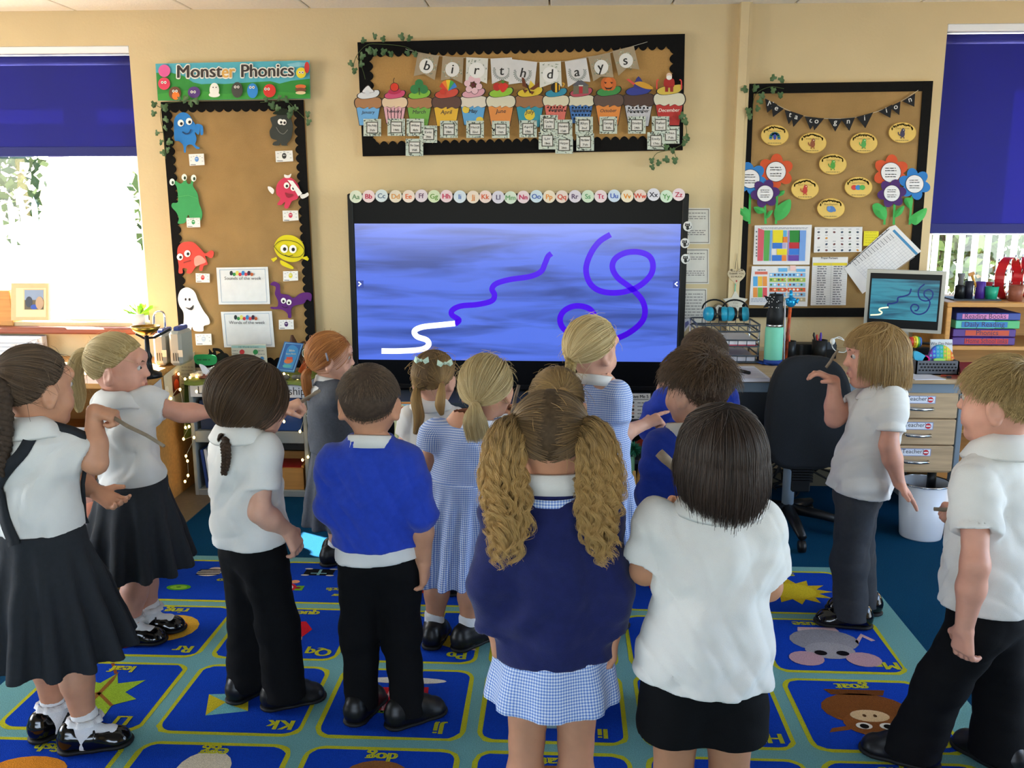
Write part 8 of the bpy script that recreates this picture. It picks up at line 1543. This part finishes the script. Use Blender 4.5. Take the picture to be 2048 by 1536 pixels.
tL,tR=PY(1030,846,Y-.02),PY(1170,850,Y-.02); cu=dict(clumps=110,freq=7.5,amp=.0080)
hair_pull(H,'curl',R,[(tL,[PY(1012,880,Y-.07),PY(1008,960,Y-.10),PY(1020,1040,Y-.12),PY(1010,1135,Y-.13)],[.016,.042,.052,.050,.030],dict(m=40,rag=.42,curl=cu),sel(-1)),(tR,[PY(1190,880,Y-.07),PY(1200,960,Y-.10),PY(1196,1040,Y-.12),PY(1218,1130,Y-.12)],[.016,.040,.050,.044,.026],dict(m=40,rag=.42,curl=cu),sel(1))],5200,19,lift=.012,fly=20,rad=.0006)
for p in (tL,tR): band(H,p,'band_blue',R,.017,(.5 if p is tR else -.5,0,.5))
# 10 blonde girl in front of the screen
Y=3.02; R,H,D=child('blonde girl with a short plait in gingham dress pointing right in front of the screen',Y,dict(head=(1184,694),neck=(1190,762),hip=(1197,925),shL=(1158,790,.05),shR=(1232,792,-.04),elR=(1226,876,-.05),wrR=(1290,848,.06),anL=(1180,1190),anR=(1215,1190)),yaw=28,head=(42,-6,0),S=1.0,skin='fair',hs=1.0,
  low=[('skirt','gingham',.60,.28,.122,.16,.145,(17,.12,.7))],top=[('bodice','gingham',.56,.006,.52,1.1),('collar','polo_white',.056,.012,.032)],socks='plain',seed=20,hands=('relax','point'),hdirs=(None,(.9,.2,.35)),palms=(None,(0,.3,-1)))
tie=PY(1144,715,Y-.05); hair_pull(H,'blonde',R,[(tie,[PY(1143,722,Y-.07)],[.012,.012],dict(m=3),None)],3800,20,lift=.016,rad=.0007); band(H,tie,'bow_mint',R,.011,(0,0,1)); braid('plait',[tie,PY(1141,735,Y-.08),PY(1141,755,Y-.09),PY(1143,772,Y-.09)],.017,.010,'blonde',R,4)
# 11 boy at the back by the desk
Y=3.38; R,H,D=child('boy with short brown hair in blue jumper at the back, hand held to his mouth',Y,dict(head=(1407,708),neck=(1400,772),hip=(1385,940),shL=(1335,800),shR=(1448,800),elL=(1300,858,.02),wrL=(1315,795,.05),anL=(1370,1180),anR=(1420,1180)),yaw=-8,head=(-12,-4,0),S=1.0,skin='fair',hs=.96,low=[('trousers','trouser_grey')],top=[('jumper','jumper_blue',{'L':1.75,'R':1.9},1.0),('collar','polo_white')],hem=.52,seed=21,hands=('grip','relax'),hdirs=((.2,.1,.95),None),palms=((1,-.1,.1),None))
hair_short(H,'brown',R,3600,21,.022,.5,.0008)
# 12 boy with tousled hair in front of him
Y=2.52; R,H,D=child('boy with tousled brown hair in blue jumper with white collar looking left',Y,dict(head=(1396,770),neck=(1382,862),hip=(1395,1085),shL=(1325,900,-.02),shR=(1470,905,.04),elL=(1308,985,-.04),wrL=(1300,1000,.09),elR=(1490,985,.04),anL=(1365,1420),anR=(1435,1420)),yaw=-18,head=(-38,-3,0),S=1.05,skin='fair',hs=1.03,wide=1.06,low=[('trousers','trouser_grey')],top=[('jumper','jumper_blue',1.9,1.0),('collar','polo_white',.056,.012,.036)],hem=.53,seed=22)
hair_short(H,'chest',R,5200,22,.036,.62,.0007,1.45,.55)
# 13 dark-haired child in front
Y=1.84; R,H,D=child('child with thick dark bowl haircut in white polo and black shorts, back turned',Y,dict(head=(1443,908),neck=(1440,1005),hip=(1408,1335),shL=(1318,1052),shR=(1520,1052),elL=(1290,1140,.01),wrL=(1330,1040,.17),elR=(1534,1172,.02),wrR=(1500,1140,.15),anL=(1345,1640),anR=(1465,1640)),yaw=0,head=(-8,-3,0),S=1.06,skin='tan',hs=1.02,wide=1.05,
  low=[('shorts','trouser_black',.355)],top=[('polo','polo_shirt',1.14),('collar','polo_white')],hem=.505,seed=23,sleeve={'L':.80,'R':.80},hands=('grip','relax'),shoes='shoe_black',socks='plain')
hair_bob(H,'dark',R,6500,23,lambda a:H.c[2]-np.interp(abs(a),[.7,1.6,3.14],[.05,.070,.105]),rad=.0007,vol=.019,rag=.012)
stick('short blunt stick showing left of the dark-haired child',PY(1318,905,Y+.17),PY(1352,938,Y+.17),.011)
# 14 girl with the bob, facing left
Y=3.18; R,H,D=child('girl with honey bob in white polo and grey trousers facing left, hand raised',Y,dict(head=(1752,708),neck=(1766,776,-.01),hip=(1716,985),shL=(1782,806,-.09),shR=(1738,800,.08),elL=(1778,892,-.135),wrL=(1798,966,-.135),elR=(1668,838,.06),wrR=(1668,762,.04),anL=(1702,1212,-.05),anR=(1722,1196,.06)),yaw=-68,head=(-84,-4,0),S=1.05,skin='rosy',hs=1.06,
  low=[('trousers','trouser_grey',.056)],top=[('polo',),('collar','polo_white')],hem=.50,seed=24,sleeve={'L':.66,'R':.5},shoes='mary',hands=('open','relax'),toes=(-78,-80),hdirs=((.5,-.1,-.6),(-.85,0,.45)),palms=((-.5,.1,-.6),(-.2,0,-1)))
hair_bob(H,'honey',R,5200,24,lambda a:H.c[2]-np.interp(abs(a),[.6,1.2,3.14],[.05,.078,.098]),rad=.0007,vol=.018,rag=.012,curlin=.15)
stick('thin pale stick rising from the raised hand of the girl with the bob',PY(1652,735,Y+.03),PY(1676,700,Y+.03),.005)
# 15 fair-haired boy at the right edge
Y=2.26; R,H,D=child('fair-haired boy in white polo and black trousers at the right edge, turned away left',Y,dict(head=(2005,796),neck=(2002,888),hip=(1974,1225),shL=(1950,965,-.07),shR=(2034,955,.10),elL=(1950,1130,-.15),wrL=(1928,1258,-.13),elR=(1990,1040,.22),wrR=(1935,1022,.25),knL=(1885,1360,.0),knR=(2000,1370,.08),anL=(1818,1502,.05),anR=(1992,1500,.05)),yaw=-42,head=(-48,-3,0),S=1.09,skin='rosy',hs=1.04,
  low=[('trousers','trouser_black',.066)],top=[('polo',),('collar','polo_white')],hem=.50,seed=25,sleeve={'L':.60,'R':.5},hands=('relax','grip'),toes=(-62,-30),hdirs=((.05,.05,-1),(-1,.1,.05)),palms=((.9,.4,0),(0,.2,-1)))
hair_short(H,'sandy',R,5600,25,.030,.5,.0006,1.35,.35)
stick('stub of a stick poking out of the far hand of the fair-haired boy',PY(1925,1020,Y+.24),PY(1868,1018,Y+.24),.006)
